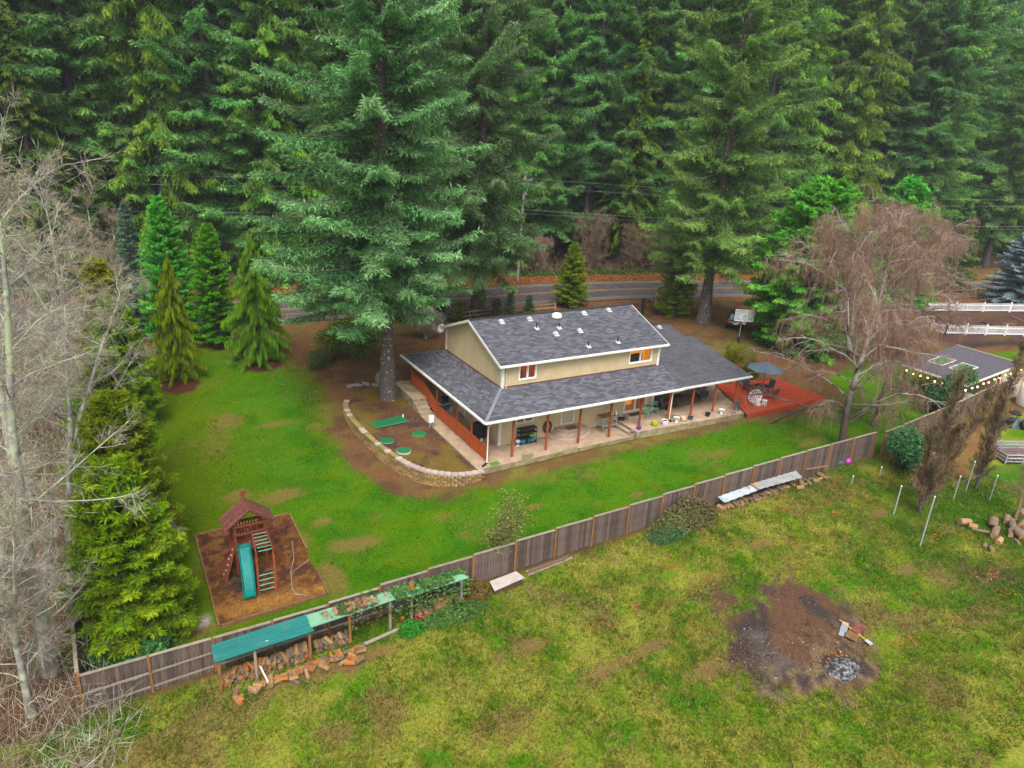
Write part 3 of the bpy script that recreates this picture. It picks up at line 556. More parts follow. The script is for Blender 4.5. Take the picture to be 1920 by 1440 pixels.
def weeper(seed, H, R, col, n=70): return conifer(seed, H, .7, lambda f: R*(1-f)**.8*(.65+.35*min(1, f*3)), n, (.30, .15), -.62, .11, .20, 34, 1.5, 12, .52, .036, .09, start=.06, jit=.22, vert=2.0, lenj=(.5, 1.3), lim=.012, **col)
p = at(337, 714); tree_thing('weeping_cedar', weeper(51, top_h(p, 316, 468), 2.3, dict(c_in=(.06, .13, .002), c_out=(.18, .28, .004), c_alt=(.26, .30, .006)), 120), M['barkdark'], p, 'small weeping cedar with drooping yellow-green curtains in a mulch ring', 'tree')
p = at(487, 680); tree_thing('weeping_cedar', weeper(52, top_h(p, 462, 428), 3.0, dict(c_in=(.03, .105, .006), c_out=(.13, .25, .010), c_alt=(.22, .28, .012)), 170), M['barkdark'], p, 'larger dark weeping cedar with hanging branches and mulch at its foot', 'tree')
# conifers by the road and driveway
p = at(1068, 575); tree_thing('cypress_tree', cone(44, top_h(p, 1068, 455), 2.1, 230, YELG, exp=.7, blen=.3), M['barkdark'], p, 'yellow-green cypress at the roadside directly behind the roof ridge', 'tree')
p = at(1262, 592); tree_thing('cypress_tree', cone(45, top_h(p, 1258, 470), 2.4, 260, YELG, exp=.6, blen=.3), M['barkdark'], p, 'yellow-green cypress next to the black gate post by the road', 'tree')
p = at(1488, 648); tree_thing('cedar_tree', conifer(46, top_h(p, 1530, 335), .5, lambda f: 6.8*(1-f)**.5*min(1, .6+f*1.6), 450, (-.10, .5), -.05, .20, .46, 48, .16, 9, .44, .07, .4, start=.3, jit=.5, asym=(-.535, .3), **GREEN), M['barkdark'], p, 'broad dense green cedar filling the driveway corner behind the basketball hoop', 'tree')
p = at(1655, 585); tree_thing('cedar_tree', conifer(47, top_h(p, 1640, 325), 1.0, lambda f: 5.4*(1-f)**.6, 280, (-.05, .5), -.06, .22, .44, 48, .14, 8, .42, .07, .3, start=.3, jit=.5, **GREEN), M['barkdark'], p, 'green cedar with upswept top behind the reddish birch crowns', 'tree')
p = at(1775, 545); tree_thing('cedar_tree', conifer(48, top_h(p, 1775, 370), 1.0, lambda f: 3.4*(1-f)**.7, 150, (-.05, .35), -.10, .22, .38, 46, .22, 7, .36, .065, .25, c_in=(.02, .07, .02), c_out=(.10, .20, .045)), M['barkdark'], p, 'loose light-tipped conifer above the far picket fence', 'tree')
p = at(1905, 572); tree_thing('blue_spruce', conifer(49, top_h(p, 1905, 425), 1.0, lambda f: 4.6*(1-f)**.62, 200, (-.1, .5), 0, .2, .34, 48, .1, 8, .32, .07, .3, c_in=(.05, .09, .10), c_out=(.20, .28, .30), c_alt=(.26, .34, .36)), M['barkdark'], p, 'silvery blue spruce beside the white picket enclosure', 'tree')
# hedge row along the side boundary
for i, (px, py, hx, hy, R) in enumerate([(258, 1192, 215, 800, 2.6), (255, 1050, 165, 690, 2.6), (225, 930, 190, 600, 2.5), (240, 800, 215, 560, 2.3), (215, 730, 170, 470, 2.3)]):
    p = at(px, py); h = [8.2, 8.6, 8.4, 8.4, 9.4][i]
    tree_thing('hedge_cypress', cone(60+i, h, R, 330, [dict(c_in=(.035, .08, .003), c_out=(.14, .215, .006), c_alt=(.27, .265, .012)), dict(c_in=(.035, .08, .003), c_out=(.14, .215, .006), c_alt=(.27, .265, .012)), dict(c_in=(.03, .09, .003), c_out=(.14, .245, .006), c_alt=(.26, .28, .012)),
               dict(c_in=(.03, .09, .003), c_out=(.14, .245, .006), c_alt=(.26, .28, .012)), dict(c_in=(.06, .075, .002), c_out=(.24, .22, .008), c_alt=(.30, .24, .01))][i], exp=.52, blen=.30, bw=.034, bl=.46, sp=.15, hang=.14, e=(.0, .9), nb=10), M['barkdark'], p,
               ['shaggy green cypress ending the hedge at the fence corner', 'second hedge cypress from the fence corner, golden at its top', 'hedge cypress beside the play area with darker green sprays', 'hedge cypress near the mulch ring, half hidden by bare twigs', 'olive-gold cypress at the road end of the hedge'][i], 'tree')

# ---- broadleaf shrubs: leaves through the volume on a few stems
def shrub(seed, rx, ry, rz, n, leaf, c1, c2, shell=.5, lobes=7, wid=.4, stems=6, cz=None):
    g = np.random.default_rng(seed); w = Wood(); cz = cz if cz is not None else rz*.95
    cen = g.normal(0, .42, (lobes, 3))*np.array([rx, ry, rz*.8]); rad = g.uniform(.42, .68, lobes)
    k = g.integers(0, lobes, n); d = norm(g.normal(0, 1, (n, 3))); r = rad[k]*(shell+(1-shell)*g.random(n))
    P = cen[k]+d*r[:, None]*np.array([rx, ry, rz]); P[:, 2] = np.maximum(P[:, 2]+cz, .05)
    D = norm(d*.6+g.normal(0, .6, (n, 3))-UP*.1); N = norm(d+UP*.6+g.normal(0, .4, (n, 3)))
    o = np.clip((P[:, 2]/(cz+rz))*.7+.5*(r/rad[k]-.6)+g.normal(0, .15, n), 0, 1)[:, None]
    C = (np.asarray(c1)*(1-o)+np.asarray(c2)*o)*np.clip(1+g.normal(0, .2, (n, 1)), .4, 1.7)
    V = rhombs(P, D, N, leaf*g.uniform(.6, 1.3, n), leaf*wid*g.uniform(.6, 1.2, n))
    for i in range(stems):
        e = cen[i % lobes]+np.array([0, 0, cz]); t = np.linspace(0, 1, 5)[:, None]; w.tube(np.array([g.normal(0, .06), g.normal(0, .06), -.05])*(1-t)+e*t+np.array([0, 0, .15])*np.sin(t*3.14), np.linspace(.05, .012, 5), 4)
    return w, V, C
def bush(name, seed, p, dims, n, leaf, c1, c2, label, cat='shrub', bark=None, group=None, **k):
    return tree_thing(name, shrub(seed, *dims, n, leaf, c1, c2, **k), bark or M['barkdark'], p, label, cat, group, crown='foliage')
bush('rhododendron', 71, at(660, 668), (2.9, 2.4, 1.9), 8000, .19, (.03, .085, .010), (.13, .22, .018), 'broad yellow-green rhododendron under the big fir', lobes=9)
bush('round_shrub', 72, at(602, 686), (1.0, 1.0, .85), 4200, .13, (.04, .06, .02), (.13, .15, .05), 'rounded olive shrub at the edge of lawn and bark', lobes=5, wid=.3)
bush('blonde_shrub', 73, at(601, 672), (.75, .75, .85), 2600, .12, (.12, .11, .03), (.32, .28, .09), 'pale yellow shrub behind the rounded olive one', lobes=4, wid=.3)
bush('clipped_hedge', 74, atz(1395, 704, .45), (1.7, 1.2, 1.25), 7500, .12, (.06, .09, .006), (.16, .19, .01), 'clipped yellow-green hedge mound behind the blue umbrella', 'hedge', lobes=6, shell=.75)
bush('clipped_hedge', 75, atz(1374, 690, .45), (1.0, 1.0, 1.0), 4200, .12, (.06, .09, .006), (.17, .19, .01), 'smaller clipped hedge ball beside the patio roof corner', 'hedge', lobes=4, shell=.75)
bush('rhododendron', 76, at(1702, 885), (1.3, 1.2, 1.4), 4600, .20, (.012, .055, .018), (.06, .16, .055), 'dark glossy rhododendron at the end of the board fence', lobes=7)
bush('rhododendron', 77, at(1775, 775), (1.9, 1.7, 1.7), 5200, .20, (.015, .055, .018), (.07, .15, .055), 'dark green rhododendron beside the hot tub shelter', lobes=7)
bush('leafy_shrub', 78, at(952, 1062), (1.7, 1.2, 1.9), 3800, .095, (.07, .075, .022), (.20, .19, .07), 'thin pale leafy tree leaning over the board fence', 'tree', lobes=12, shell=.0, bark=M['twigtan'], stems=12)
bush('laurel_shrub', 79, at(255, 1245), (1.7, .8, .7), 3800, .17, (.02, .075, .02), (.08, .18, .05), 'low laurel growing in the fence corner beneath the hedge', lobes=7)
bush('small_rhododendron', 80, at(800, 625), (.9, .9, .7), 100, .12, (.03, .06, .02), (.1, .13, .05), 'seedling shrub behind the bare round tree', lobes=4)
for i, (px, py, h, c2) in enumerate([(746, 600, 3.4, (.06, .13, .06)), (828, 598, 2.6, (.06, .16, .02)), (812, 590, 2.6, (.04, .15, .015)), (860, 600, 2.2, (.14, .15, .03)), (955, 592, 3.0, (.10, .17, .05)), (990, 590, 2.4, (.09, .15, .05)), (930, 596, 2.3, (.10, .14, .05))]):
    p = at(px, py+6); tree_thing('conifer_sapling', conifer(90+i, h, .25, lambda f: .75*(1-f)**.6, 60, (.3, .9), 0, .13, .24, 48, .06, 6, .2, .04, .05, c_in=tuple(v*.45 for v in c2), c_out=c2), M['barkdark'], p,
               ['dark young pine beside the big fir trunk by the road', 'slim young conifer by the road next to the small green cone', 'small bright green cone conifer along the roadside', 'thin yellowish sapling near the ivy-clad fir', 'young green pine behind the roof near the rail fence', 'young conifer beside the roadside rail fence', 'pale young pine between ivy-clad fir and rail fence'][i], 'tree')
p = at(1600, 700)
# ================================================================ BARE TREES
def bare_tree(seed, H, r0, lean=(0, 0), nl=26, spread=.42, zlo=.2, droop=0., l2=7, l3=6, twl=.7, twn=7, tww=.010, curve=.3, fork=None, lenf=lambda f: 1-.55*f, upb=.45, col=None, limb=1.0):
    """trunk, limbs, branches and shoots as tubes; the finest twigs as slivers"""
    g = np.random.default_rng(seed); w = Wood(); TB = []; TD = []; TL = []
    def paths(p, d, L, k, wob, dr):
        P = [p]; d = norm(d)
        for i in range(k):
            d = norm(d+g.normal(0, wob, d.shape)+np.array([0, 0, dr])*(i+1)/k); P.append(P[-1]+d*(L/k)[:, None])
        return np.stack(P, 1)
    def along(P, n, lo=.15):                 # n points on each path: position, tangent, parameter
        m, k = P.shape[0], P.shape[1]-1; t = g.uniform(lo, 1, (m, n))*k; i = np.minimum(t.astype(int), k-1); r = np.arange(m)[:, None]
        a, b = P[r, i], P[r, i+1]; return (a+(b-a)*(t-i)[..., None]).reshape(-1, 3), norm(b-a).reshape(-1, 3), (t/k).ravel()
    def twigs(P, n, L, dr):
        q, tn, _ = along(P, n); TB.append(q); TD.append(norm(tn*.8+g.normal(0, .55, q.shape)+np.array([0, 0, dr*2.2]))); TL.append(L*g.uniform(.5, 1.3, len(q)))
    tops = [(np.array([0, 0, 0.]), np.array([lean[0], lean[1], 1.]), H, r0, 0.)]
    for a, zf, ang, ls in fork or []: tops.append((np.array([lean[0], lean[1], 1.])*H*zf, np.array([math.cos(a)*ang, math.sin(a)*ang, 1.]), H*ls, r0*.62, zf))
    for p0, d0, HH, rr0, zf in tops:
        T = paths(p0[None], d0[None], np.array([HH]), 12, .035, 0.)[0]; tt = np.linspace(0, 1, 13); w.tube(T, rr0*((1-tt)**.8)*(1+.4*np.exp(-tt*HH/.5))+.012, 9)
        n = max(6, int(nl*HH/H)); z0 = zlo if zf == 0 else .08; f = z0+(1-z0)*(np.arange(n)+g.random(n))/n
        j = np.minimum((f*12).astype(int), 11); q = T[j]+(T[j+1]-T[j])*(f*12-j)[:, None]; a = np.arange(n)*2.4+g.normal(0, .5, n)
        L = H*spread*np.array([lenf(v) for v in f])*g.uniform(.55, 1.2, n)
        B = paths(q, np.stack([np.cos(a), np.sin(a), upb*g.uniform(.5, 1.5, n)+.5*f], 1), L, 7, .11+curve*.1, droop)
        rb = limb*np.maximum(.018, rr0*.30*(1-f*.7)*L/(H*spread)); w.tubes(B, rb[:, None]*(1-.88*np.linspace(0, 1, 8))+.006, 5)
        q2, dd, t = along(B, l2); L2 = np.repeat(L, l2)*.42*(1.15-t)*g.uniform(.6, 1.3, len(t))
        S = paths(q2, norm(dd+g.normal(0, .55, dd.shape)), L2, 4, .16, droop*1.5); w.tubes(S, np.maximum(.010, np.repeat(rb, l2)*.32)[:, None]*(1-.8*np.linspace(0, 1, 5))+.004, 3)
        q3, dd, t = along(S, l3, .1); L3 = np.repeat(L2, l3)*.5*g.uniform(.5, 1.2, len(t))+.15
        S3 = paths(q3, norm(dd+g.normal(0, .6, dd.shape)), L3, 3, .2, droop*2.2); w.tubes(S3, np.ones((len(S3), 1))*np.array([.0085, .0075, .006, .004])*(tww/.010), 3)
        twigs(S3, twn, twl, droop); twigs(B, 10, twl, droop)
    B, D, L = np.concatenate(TB), np.concatenate(TD), np.concatenate(TL); q = len(B)
    V = rhombs(B, D, norm(g.normal(0, 1, (q, 3))), L, np.full(q, tww), .3)
    if droop < -.05:
        e = B+D*L[:, None]; V2 = rhombs(e, norm(D*.25+np.array([0, 0, -1.])+g.normal(0, .15, (q, 3))), norm(g.normal(0, 1, (q, 3))), L*1.3, np.full(q, tww), .3); V = np.concatenate([V, V2])
    n = len(V)//4; return w, mesh_np('twigs', V, np.arange(4*n).reshape(-1, 4), None)
def bare_thing(name, res, bark, twig, loc, label, group=None, rz=0, cat='tree'):
    w, me = res; o = empty(name, loc, rz, label, cat, group); me.materials.append(twig)
    link('trunk', w.mesh(name+'_wood', bark), o); link('crown', me, o); return o
# lichen-covered alders along the boundary
alders = [(at(95, 1260), 19.5, .26, 3, (-.02, .03), 'tallest grey alder crusted with lichen, nearest the board fence'), (at(20, 1120), 17, .2, 4, (.05, .0), 'bare alder with slender twin leaders at the photo edge'),
          (at(130, 1010), 14, .16, 5, (.16, .05), 'leaning bare alder reaching out over the hedge'), (at(30, 900), 18, .2, 6, (-.03, .02), 'bare alder further along the hedge with lichen bark'), (at(135, 800), 16, .16, 7, (.10, .06), 'forked bare alder beside the olive-gold cypress'),
          (at(10, 700), 18, .17, 8, (.02, .0), 'thin bare alder near the road end of the thicket'), (at(60, 1340), 9, .13, 9, (.0, .05), 'low bare alder thicket tree outside the fence corner')]
for i, (p, H, r, sd, ln, lab) in enumerate(alders):
    bare_thing('alder_tree', bare_tree(sd, H, r, ln, 27, .34, .10, -.0, 6, 6, .5, 6, .0068, fork=[(sd*1.3, .35, .35, .6)]), M['barkgrey'], M['twig'], p, lab, 'bare alders along the boundary')
p = at(60, 560); bare_thing('snag_tree', bare_tree(15, 20, .34, (-.10, .05), 20, .16, .25, -.05, 4, 3, .4, 4, .010), M['barkgrey'], M['twig'], at(20, 640), 'grey leaning trunk with few dead branches behind the alders', cat='tree')
for i, (px, py, H, lab) in enumerate([(182, 560, 10, 'multi-stemmed bare tree with mossy stems beside the road'), (215, 610, 7, 'low bare maple sapling by the roadside near the hedge')]):
    bare_thing('bare_maple', bare_tree(16+i, H, .12, (.05, 0), 18, .4, .08, 0, 6, 5, .5, 6, .009, fork=[(0, .1, .5, .8), (2, .12, .45, .85), (4, .1, .5, .75)]), M['barkgrey'], M['twigtan'], at(px, py), lab)
# brush under the hedge side: tangled understory
def brambles(name, seed, area, n, h, label, mat, tw=.010):
    g = np.random.default_rng(seed); P = np.array([area(g) for _ in range(n)]); z = G(P[:, 0], P[:, 1]); B = np.stack([P[:, 0], P[:, 1], z], 1)
    a = g.uniform(0, 6.283, n); L = g.uniform(.4, 1, n)*h; D = norm(np.stack([np.cos(a)*g.uniform(.1, 1, n), np.sin(a)*g.uniform(.1, 1, n), np.full(n, .9)], 1))
    V = [rhombs(B, D, norm(g.normal(0, 1, (n, 3))), L, np.full(n, tw*1.3), .3)]
    for k in range(3):
        t = g.uniform(.3, 1, n)[:, None]; b = B+D*L[:, None]*t; d = norm(D*.4+g.normal(0, .7, (n, 3))+np.array([0, 0, -.1])); V.append(rhombs(b, d, norm(g.normal(0, 1, (n, 3))), L*g.uniform(.3, .7, n), np.full(n, tw), .3))
    V = np.concatenate(V); q = len(V)//4; return tag(link(name, mesh_np(name, V, np.arange(4*q).reshape(-1, 4), mat)), label, kind='stuff')
brambles('bramble_undergrowth', 3, lambda g: (g.uniform(-33, -20.6), g.uniform(-16, 34)), 9000, 2.2, 'tangled leafless undergrowth beneath the alders', M['twig'])
brambles('roadside_undergrowth', 4, lambda g: (lambda x: (x, road_y(x)+g.uniform(9.5, 15)))(g.uniform(-40, 95)), 2600, 2.2, 'brown leafless brush at the forest edge', M['twigtan'], .014)
for i, (px, py, H) in enumerate([(1105, 508, 8.0), (1185, 508, 6.5), (1225, 510, 5.5), (1005, 512, 5.0), (860, 508, 4.5), (960, 505, 5.5)]):
    bare_thing('hazel_thicket', bare_tree(30+i, H, .07, (.12*(-1)**i, 0), 14, .3, .2, -.02, 4, 4, .5, 5, .013, fork=[(k*1.05, .02, .35, .9) for k in range(6)]), M['twigtan'], M['twigtan'], at(px, py),
               ['tallest bare hazel clump leaning at the forest edge', 'bare hazel clump below the yellow-green cedar', 'bare brown hazel clump beside the roadside cypress', 'bare stems around the utility pole foot', 'small bare hazel left of the utility pole by the ivy-clad fir', 'bare hazel stems just behind the utility pole'][i].replace(' left of', ' near'), cat='shrub')
# weeping birches
bl = at(1578, 838); Hb = top_h(bl, 1655, 392)
def birch(seed, H, r, lean, n, dens=1.0): return bare_tree(seed, H, r, lean, n, .60, .07, -.20, 7, 5, .55, int(5*dens), .0085, curve=.6, fork=[(.6, .60, .45, .40), (3.6, .52, .4, .45), (2.1, .45, .35, .45)], lenf=lambda f: (1-.74*f), upb=.6, limb=1.6)
bare_thing('birch_tree', birch(61, Hb*.97, .22, (-.12, .07), 36), M['barkbirch'], M['twigred'], bl, 'large weeping birch with white limbs and reddish twigs inside the board fence')
p = at(1640, 800); bare_thing('birch_tree', birch(62, 9, .15, (.12, .10), 20), M['barkbirch'], M['twigred'], p, 'leaning second birch with pale trunk behind the large one', rz=1)
p = at(1700, 640); bare_thing('birch_tree', birch(63, top_h(p, 1742, 405), .22, (.05, .0), 28), M['barkbirch'], M['twigred'], p, 'far weeping birch standing by the picket fence corner', rz=2)
p = at(798, 634); bare_thing('ornamental_tree', bare_tree(64, 2.3, .09, (0, 0), 22, .75, .45, -.22, 6, 5, .35, 6, .008, lenf=lambda f: 1.0, upb=.6), M['barkgrey'], M['twig'], p, 'small bare umbrella-shaped tree behind the porch roof')
p = at(1903, 972); bare_thing('fruit_sapling', bare_tree(65, 3.4, .06, (.05, 0), 14, .55, .3, 0, 4, 4, .3, 4, .007, upb=1.1), M['twigtan'], M['twigtan'], p, 'young bare fruit tree beside the log rounds')
# dead brown columnar cypresses
def dead_col(seed, H, R, arms, n):
    """dry upright cypress: several leaders wrapped in withered upswept sprays with gaps between the tufts"""
    g = np.random.default_rng(seed); w = Wood(); Vs = []; Cs = []
    for (a, ang, h, z0) in arms:
        d = norm(np.array([math.cos(a)*ang, math.sin(a)*ang, 1.])); p0 = np.array([0, 0, z0]); t = np.linspace(0, 1, 8)[:, None]; w.tube(p0+d*h*t, np.linspace(.09, .02, 8), 6)
        m = int(46*h/H*1.2)
        for i in range(m):
            f = .06+.94*i/m; aa = i*2.4+g.normal(0, .4); L = R*(1.1-.75*f)*g.uniform(.5, 1.25)+.15; dd = norm(np.array([math.cos(aa)*.55, math.sin(aa)*.55, 1.])+g.normal(0, .12, 3)); b0 = p0+d*(h*f*.96)
            w.tube(np.stack([b0, b0+dd*L*.6, b0+dd*L*1.2+np.array([0, 0, L*.2])]), np.array([.018, .012, .006]), 3)
            k = int(n/m/len(arms)); s = g.random(k)*1.25; B = b0+dd*(L*s)[:, None]+g.normal(0, .07, (k, 3)); D = norm(dd*.8+np.array([0, 0, .35])+g.normal(0, .42, (k, 3)))
            Vs.append(rhombs(B, D, norm(g.normal(0, 1, (k, 3))), g.uniform(.14, .36, k), g.uniform(.008, .022, k)))
            c = np.array((.20, .145, .085))*g.uniform(.5, 1.45)+(np.array((.03, .045, .0)) if g.random() < .12 else 0); Cs.append(np.ones((k, 1))*c*np.clip(1+g.normal(0, .3, (k, 1)), .4, 1.9))
    return w, np.concatenate(Vs), np.concatenate(Cs)
p = at(1722, 962); tree_thing('dead_cypress', dead_col(81, 9, 1.05, [(-2.2, .04, 9.0, 0), (-.55, .30, 8.2, .3), (2.0, .10, 5.2, .2), (-.5, .16, 5.6, .2)], 17000), M['barkdark'], p, 'dead brown forked cypress behind the metal posts', 'tree')
p = at(1828, 918); tree_thing('dead_cypress', dead_col(82, 10, .85, [(-.4, .03, 10, 0), (1, .05, 6.0, .2)], 10000), M['barkdark'], p, 'slender dead brown cypress in front of the shed', 'tree')
# ivy on the trunk of the fir behind the house
g = np.random.default_rng(5); k = 2600; aa = g.uniform(0, 6.283, k); zz = g.random(k)**1.3*4.2; out = np.stack([np.cos(aa), np.sin(aa), 0*aa], 1); B = out*(.72-.05*zz)[:, None]*g.uniform(.9, 1.15, (k, 1))+np.stack([0*zz, 0*zz, zz], 1)
V = rhombs(B, norm(out*.4+np.array([0, 0, -.8])+g.normal(0, .4, (k, 3))), norm(out+g.normal(0, .4, (k, 3))), g.uniform(.1, .2, k), g.uniform(.05, .09, k))
link('ivy', leaf_mesh('ivy', V, np.array((.10, .13, .015))*g.uniform(.4, 1.5, (k, 1))), fb)
# ================================================================ HOUSE
def wp(mb, name, mat, parent, bevel=0): return mb.build(name, mat, parent, bevel, loc=-Vector(parent.location) if not parent.parent else Vector((0, 0, 0)))
m, n, l, b = newmat('grooved_siding'); b.inputs['Roughness'].default_value = .75; b.inputs['Specular IOR Level'].default_value = .2
tc = n.new('ShaderNodeTexCoord'); sx = n.new('ShaderNodeSeparateXYZ'); l.new(tc.outputs['Object'], sx.inputs[0])
ad = n.new('ShaderNodeMath'); ad.operation = 'ADD'; l.new(sx.outputs[0], ad.inputs[0]); l.new(sx.outputs[1], ad.inputs[1])
ml = n.new('ShaderNodeMath'); ml.operation = 'MULTIPLY'; ml.inputs[1].default_value = 1/.2032; l.new(ad.outputs[0], ml.inputs[0])
fr = n.new('ShaderNodeMath'); fr.operation = 'FRACT'; l.new(ml.outputs[0], fr.inputs[0]); gr_ = n.new('ShaderNodeMath'); gr_.operation = 'LESS_THAN'; gr_.inputs[1].default_value = .07; l.new(fr.outputs[0], gr_.inputs[0])
nz = n.new('ShaderNodeTexNoise'); nz.inputs['Scale'].default_value = 1.3; nz.inputs['Detail'].default_value = 7; l.new(tc.outputs['Object'], nz.inputs[0])
r = ramp(n, [(.3, (.44, .35, .205)), (.7, (.52, .425, .26))]); l.new(nz.outputs[0], r.inputs[0])
mx = n.new('ShaderNodeMix'); mx.data_type = 'RGBA'; l.new(gr_.outputs[0], mx.inputs[0]); l.new(r.outputs[0], mx.inputs[6]); mx.inputs[7].default_value = (.34, .26, .15, 1); l.new(mx.outputs[2], b.inputs['Base Color'])
bp = n.new('ShaderNodeBump'); bp.inputs['Strength'].default_value = .8; bp.inputs['Distance'].default_value = .01; bp.invert = True; l.new(gr_.outputs[0], bp.inputs['Height']); l.new(bp.outputs[0], b.inputs['Normal'])
M['siding'] = m
def shingles(name, cA, cB, cC):
    m, n, l, b = newmat(name); b.inputs['Roughness'].default_value = .9; b.inputs['Specular IOR Level'].default_value = .15
    uv = n.new('ShaderNodeUVMap'); br = n.new('ShaderNodeTexBrick'); br.offset = .37; br.offset_frequency = 2; br.squash = 1.0
    for k, v in (('Scale', 1.0), ('Brick Width', .34), ('Row Height', .145), ('Mortar Size', .004), ('Bias', -.15)): br.inputs[k].default_value = v
    br.inputs['Color1'].default_value = (*cA, 1); br.inputs['Color2'].default_value = (*cB, 1); br.inputs['Mortar'].default_value = (*[v*.5 for v in cA], 1)
    l.new(uv.outputs[0], br.inputs[0]); nz = n.new('ShaderNodeTexNoise'); nz.inputs['Scale'].default_value = .9; nz.inputs['Detail'].default_value = 6; l.new(uv.outputs[0], nz.inputs[0])
    r = ramp(n, [(.3, (.88, .88, .89)), (.7, (1.1, 1.09, 1.08))]); l.new(nz.outputs[0], r.inputs[0])
    mx = n.new('ShaderNodeMix'); mx.data_type = 'RGBA'; mx.blend_type = 'MULTIPLY'; mx.inputs[0].default_value = 1; l.new(br.outputs[0], mx.inputs[6]); l.new(r.outputs[0], mx.inputs[7])
    n2 = n.new('ShaderNodeTexNoise'); n2.inputs['Scale'].default_value = 40; n2.inputs['Detail'].default_value = 3; l.new(uv.outputs[0], n2.inputs[0])
    r2 = ramp(n, [(.3, (.7, .7, .7)), (.7, (1.3, 1.3, 1.3))]); l.new(n2.outputs[0], r2.inputs[0]); m2 = n.new('ShaderNodeMix'); m2.data_type = 'RGBA'; m2.blend_type = 'MULTIPLY'; m2.inputs[0].default_value = .4; l.new(mx.outputs[2], m2.inputs[6]); l.new(r2.outputs[0], m2.inputs[7])
    l.new(m2.outputs[2], b.inputs['Base Color']); bp = n.new('ShaderNodeBump'); bp.inputs['Strength'].default_value = .5; bp.inputs['Distance'].default_value = .01; l.new(br.outputs['Color'], bp.inputs['Height']); l.new(bp.outputs[0], b.inputs['Normal'])
    return m
M['shingle'] = shingles('grey_shingles', (.062, .063, .077), (.135, .137, .162), None)
M['shingle2'] = shingles('dark_shingles', (.068, .069, .08), (.105, .106, .122), None)
M['capshingle'] = surf('cap_shingle', (.14, .142, .16), (.19, .192, .21), .9, 12)
def roof_plane(name, O, U, Vv, vmax, u0, u1, mat, parent, soffit, course=.145, t=.09):
    """overlapping shingle courses, each a strip with its butt edge proud of the one below, on a solid deck"""
    O, U, Vv = Vector(O), Vector(U).normalized(), Vector(Vv).normalized(); N = U.cross(Vv).normalized()
    if N.z < 0: N = -N
    vs, fs, uvs = [], [], []; k = math.ceil(vmax/course)
    for i in range(k):
        a, c = i*course, min((i+1)*course, vmax); q = []
        for v, h in ((a, .0), (a, .014), (c, .002)):
            for uu in (u0(v), u1(v)): q.append((O+U*uu+Vv*v+N*h, (uu, a+.002 if v == a else c-.002)))
        bse = len(vs); vs += [p for p, _ in q]; uvs += [w for _, w in q]; fs += [(bse, bse+1, bse+3, bse+2), (bse+2, bse+3, bse+5, bse+4)]
    me = bpy.data.meshes.new(name); me.from_pydata(vs, [], fs); me.materials.append(mat); ul = me.uv_layers.new(name='UVMap')
    for lp in me.loops: ul.data[lp.index].uv = uvs[lp.vertex_index]
    me.update(); o = link(name, me, parent, loc=-Vector(parent.location))
    q = [O+U*u0(0)-N*.004, O+U*u1(0)-N*.004, O+U*u1(vmax)+Vv*vmax-N*.004, O+U*u0(vmax)+Vv*vmax-N*.004]
    MB().slab(q, t).build('soffit', soffit, o)
    return o
def wall_panel(mb, axis_, c, t, a0, a1, z0, z1, holes):
    """wall in the plane axis_ = c, thickness t inward, with rectangular openings (a0, a1, z0, z1)"""
    A = sorted({a0, a1, *[h[0] for h in holes], *[h[1] for h in holes]}); Z = sorted({z0, z1, *[h[2] for h in holes], *[h[3] for h in holes]})
    for i in range(len(A)-1):
        for j in range(len(Z)-1):
            ca, cz = (A[i]+A[i+1])/2, (Z[j]+Z[j+1])/2
            if any(h[0] < ca < h[1] and h[2] < cz < h[3] for h in holes): continue
            if axis_ == 'y': mb.span((A[i], c, Z[j]), (A[i+1], c+t, Z[j+1]))
            else: mb.span((c, A[i], Z[j]), (c+t, A[i+1], Z[j+1]))
HS = empty('house', (8.2, 6, 0), 0, 'cream two-storey house with grey shingle roofs and wraparound porch', 'house')
X0, X1, Y0, Y1 = 1.8, 14.64, 1.8, 10.16
wins = [(3.11, 4.28, 4.42, 5.42), (11.98, 13.90, 4.43, 5.43), (3.10, 4.30, 1.36, 2.1)]
doors = [(6.66, 7.56, .72, 2.74), (12.0, 13.92, .74, 2.72)]
mb = MB(); wall_panel(mb, 'y', Y0, .14, X0, X1, -.3, 5.72, wins+doors); fw = wp(mb, 'wall', M['siding'], HS)
zr = lambda y: 5.64+.3816*(min(y, 11.96-y)-1.42)
mb = MB(); pts = [(Y0+.142, -.3), (Y1, -.3), (Y1, zr(Y1)-.1), (5.98, zr(5.98)-.1), (Y0+.142, zr(Y0)-.1)]
for x in (X0,): mb._a([(x, y, z) for y, z in pts]+[(x+.14, y, z) for y, z in pts], [(4, 3, 2, 1, 0), (5, 6, 7, 8, 9)]+[(i, (i+1) % 5, 5+(i+1) % 5, 5+i) for i in range(5)])
wp(mb, 'gable_wall', M['siding'], HS)
mb = MB(); x = X1-.14; mb._a([(x, y, z) for y, z in pts]+[(x+.138, y, z) for y, z in pts], [(4, 3, 2, 1, 0), (5, 6, 7, 8, 9)]+[(i, (i+1) % 5, 5+(i+1) % 5, 5+i) for i in range(5)]); wp(mb, 'gable_wall', M['siding'], HS)
mb = MB(); mb.span((X0+.145, Y1-.14, -.3), (X1-.145, Y1-.004, 5.7)); wp(mb, 'wall', M['siding'], HS)
mb = MB(); mb.span((X0+.2, Y0+.6, 3.0), (X1-.2, Y1-.2, 3.15)); wp(mb, 'floor_slab', M['timber'], HS)
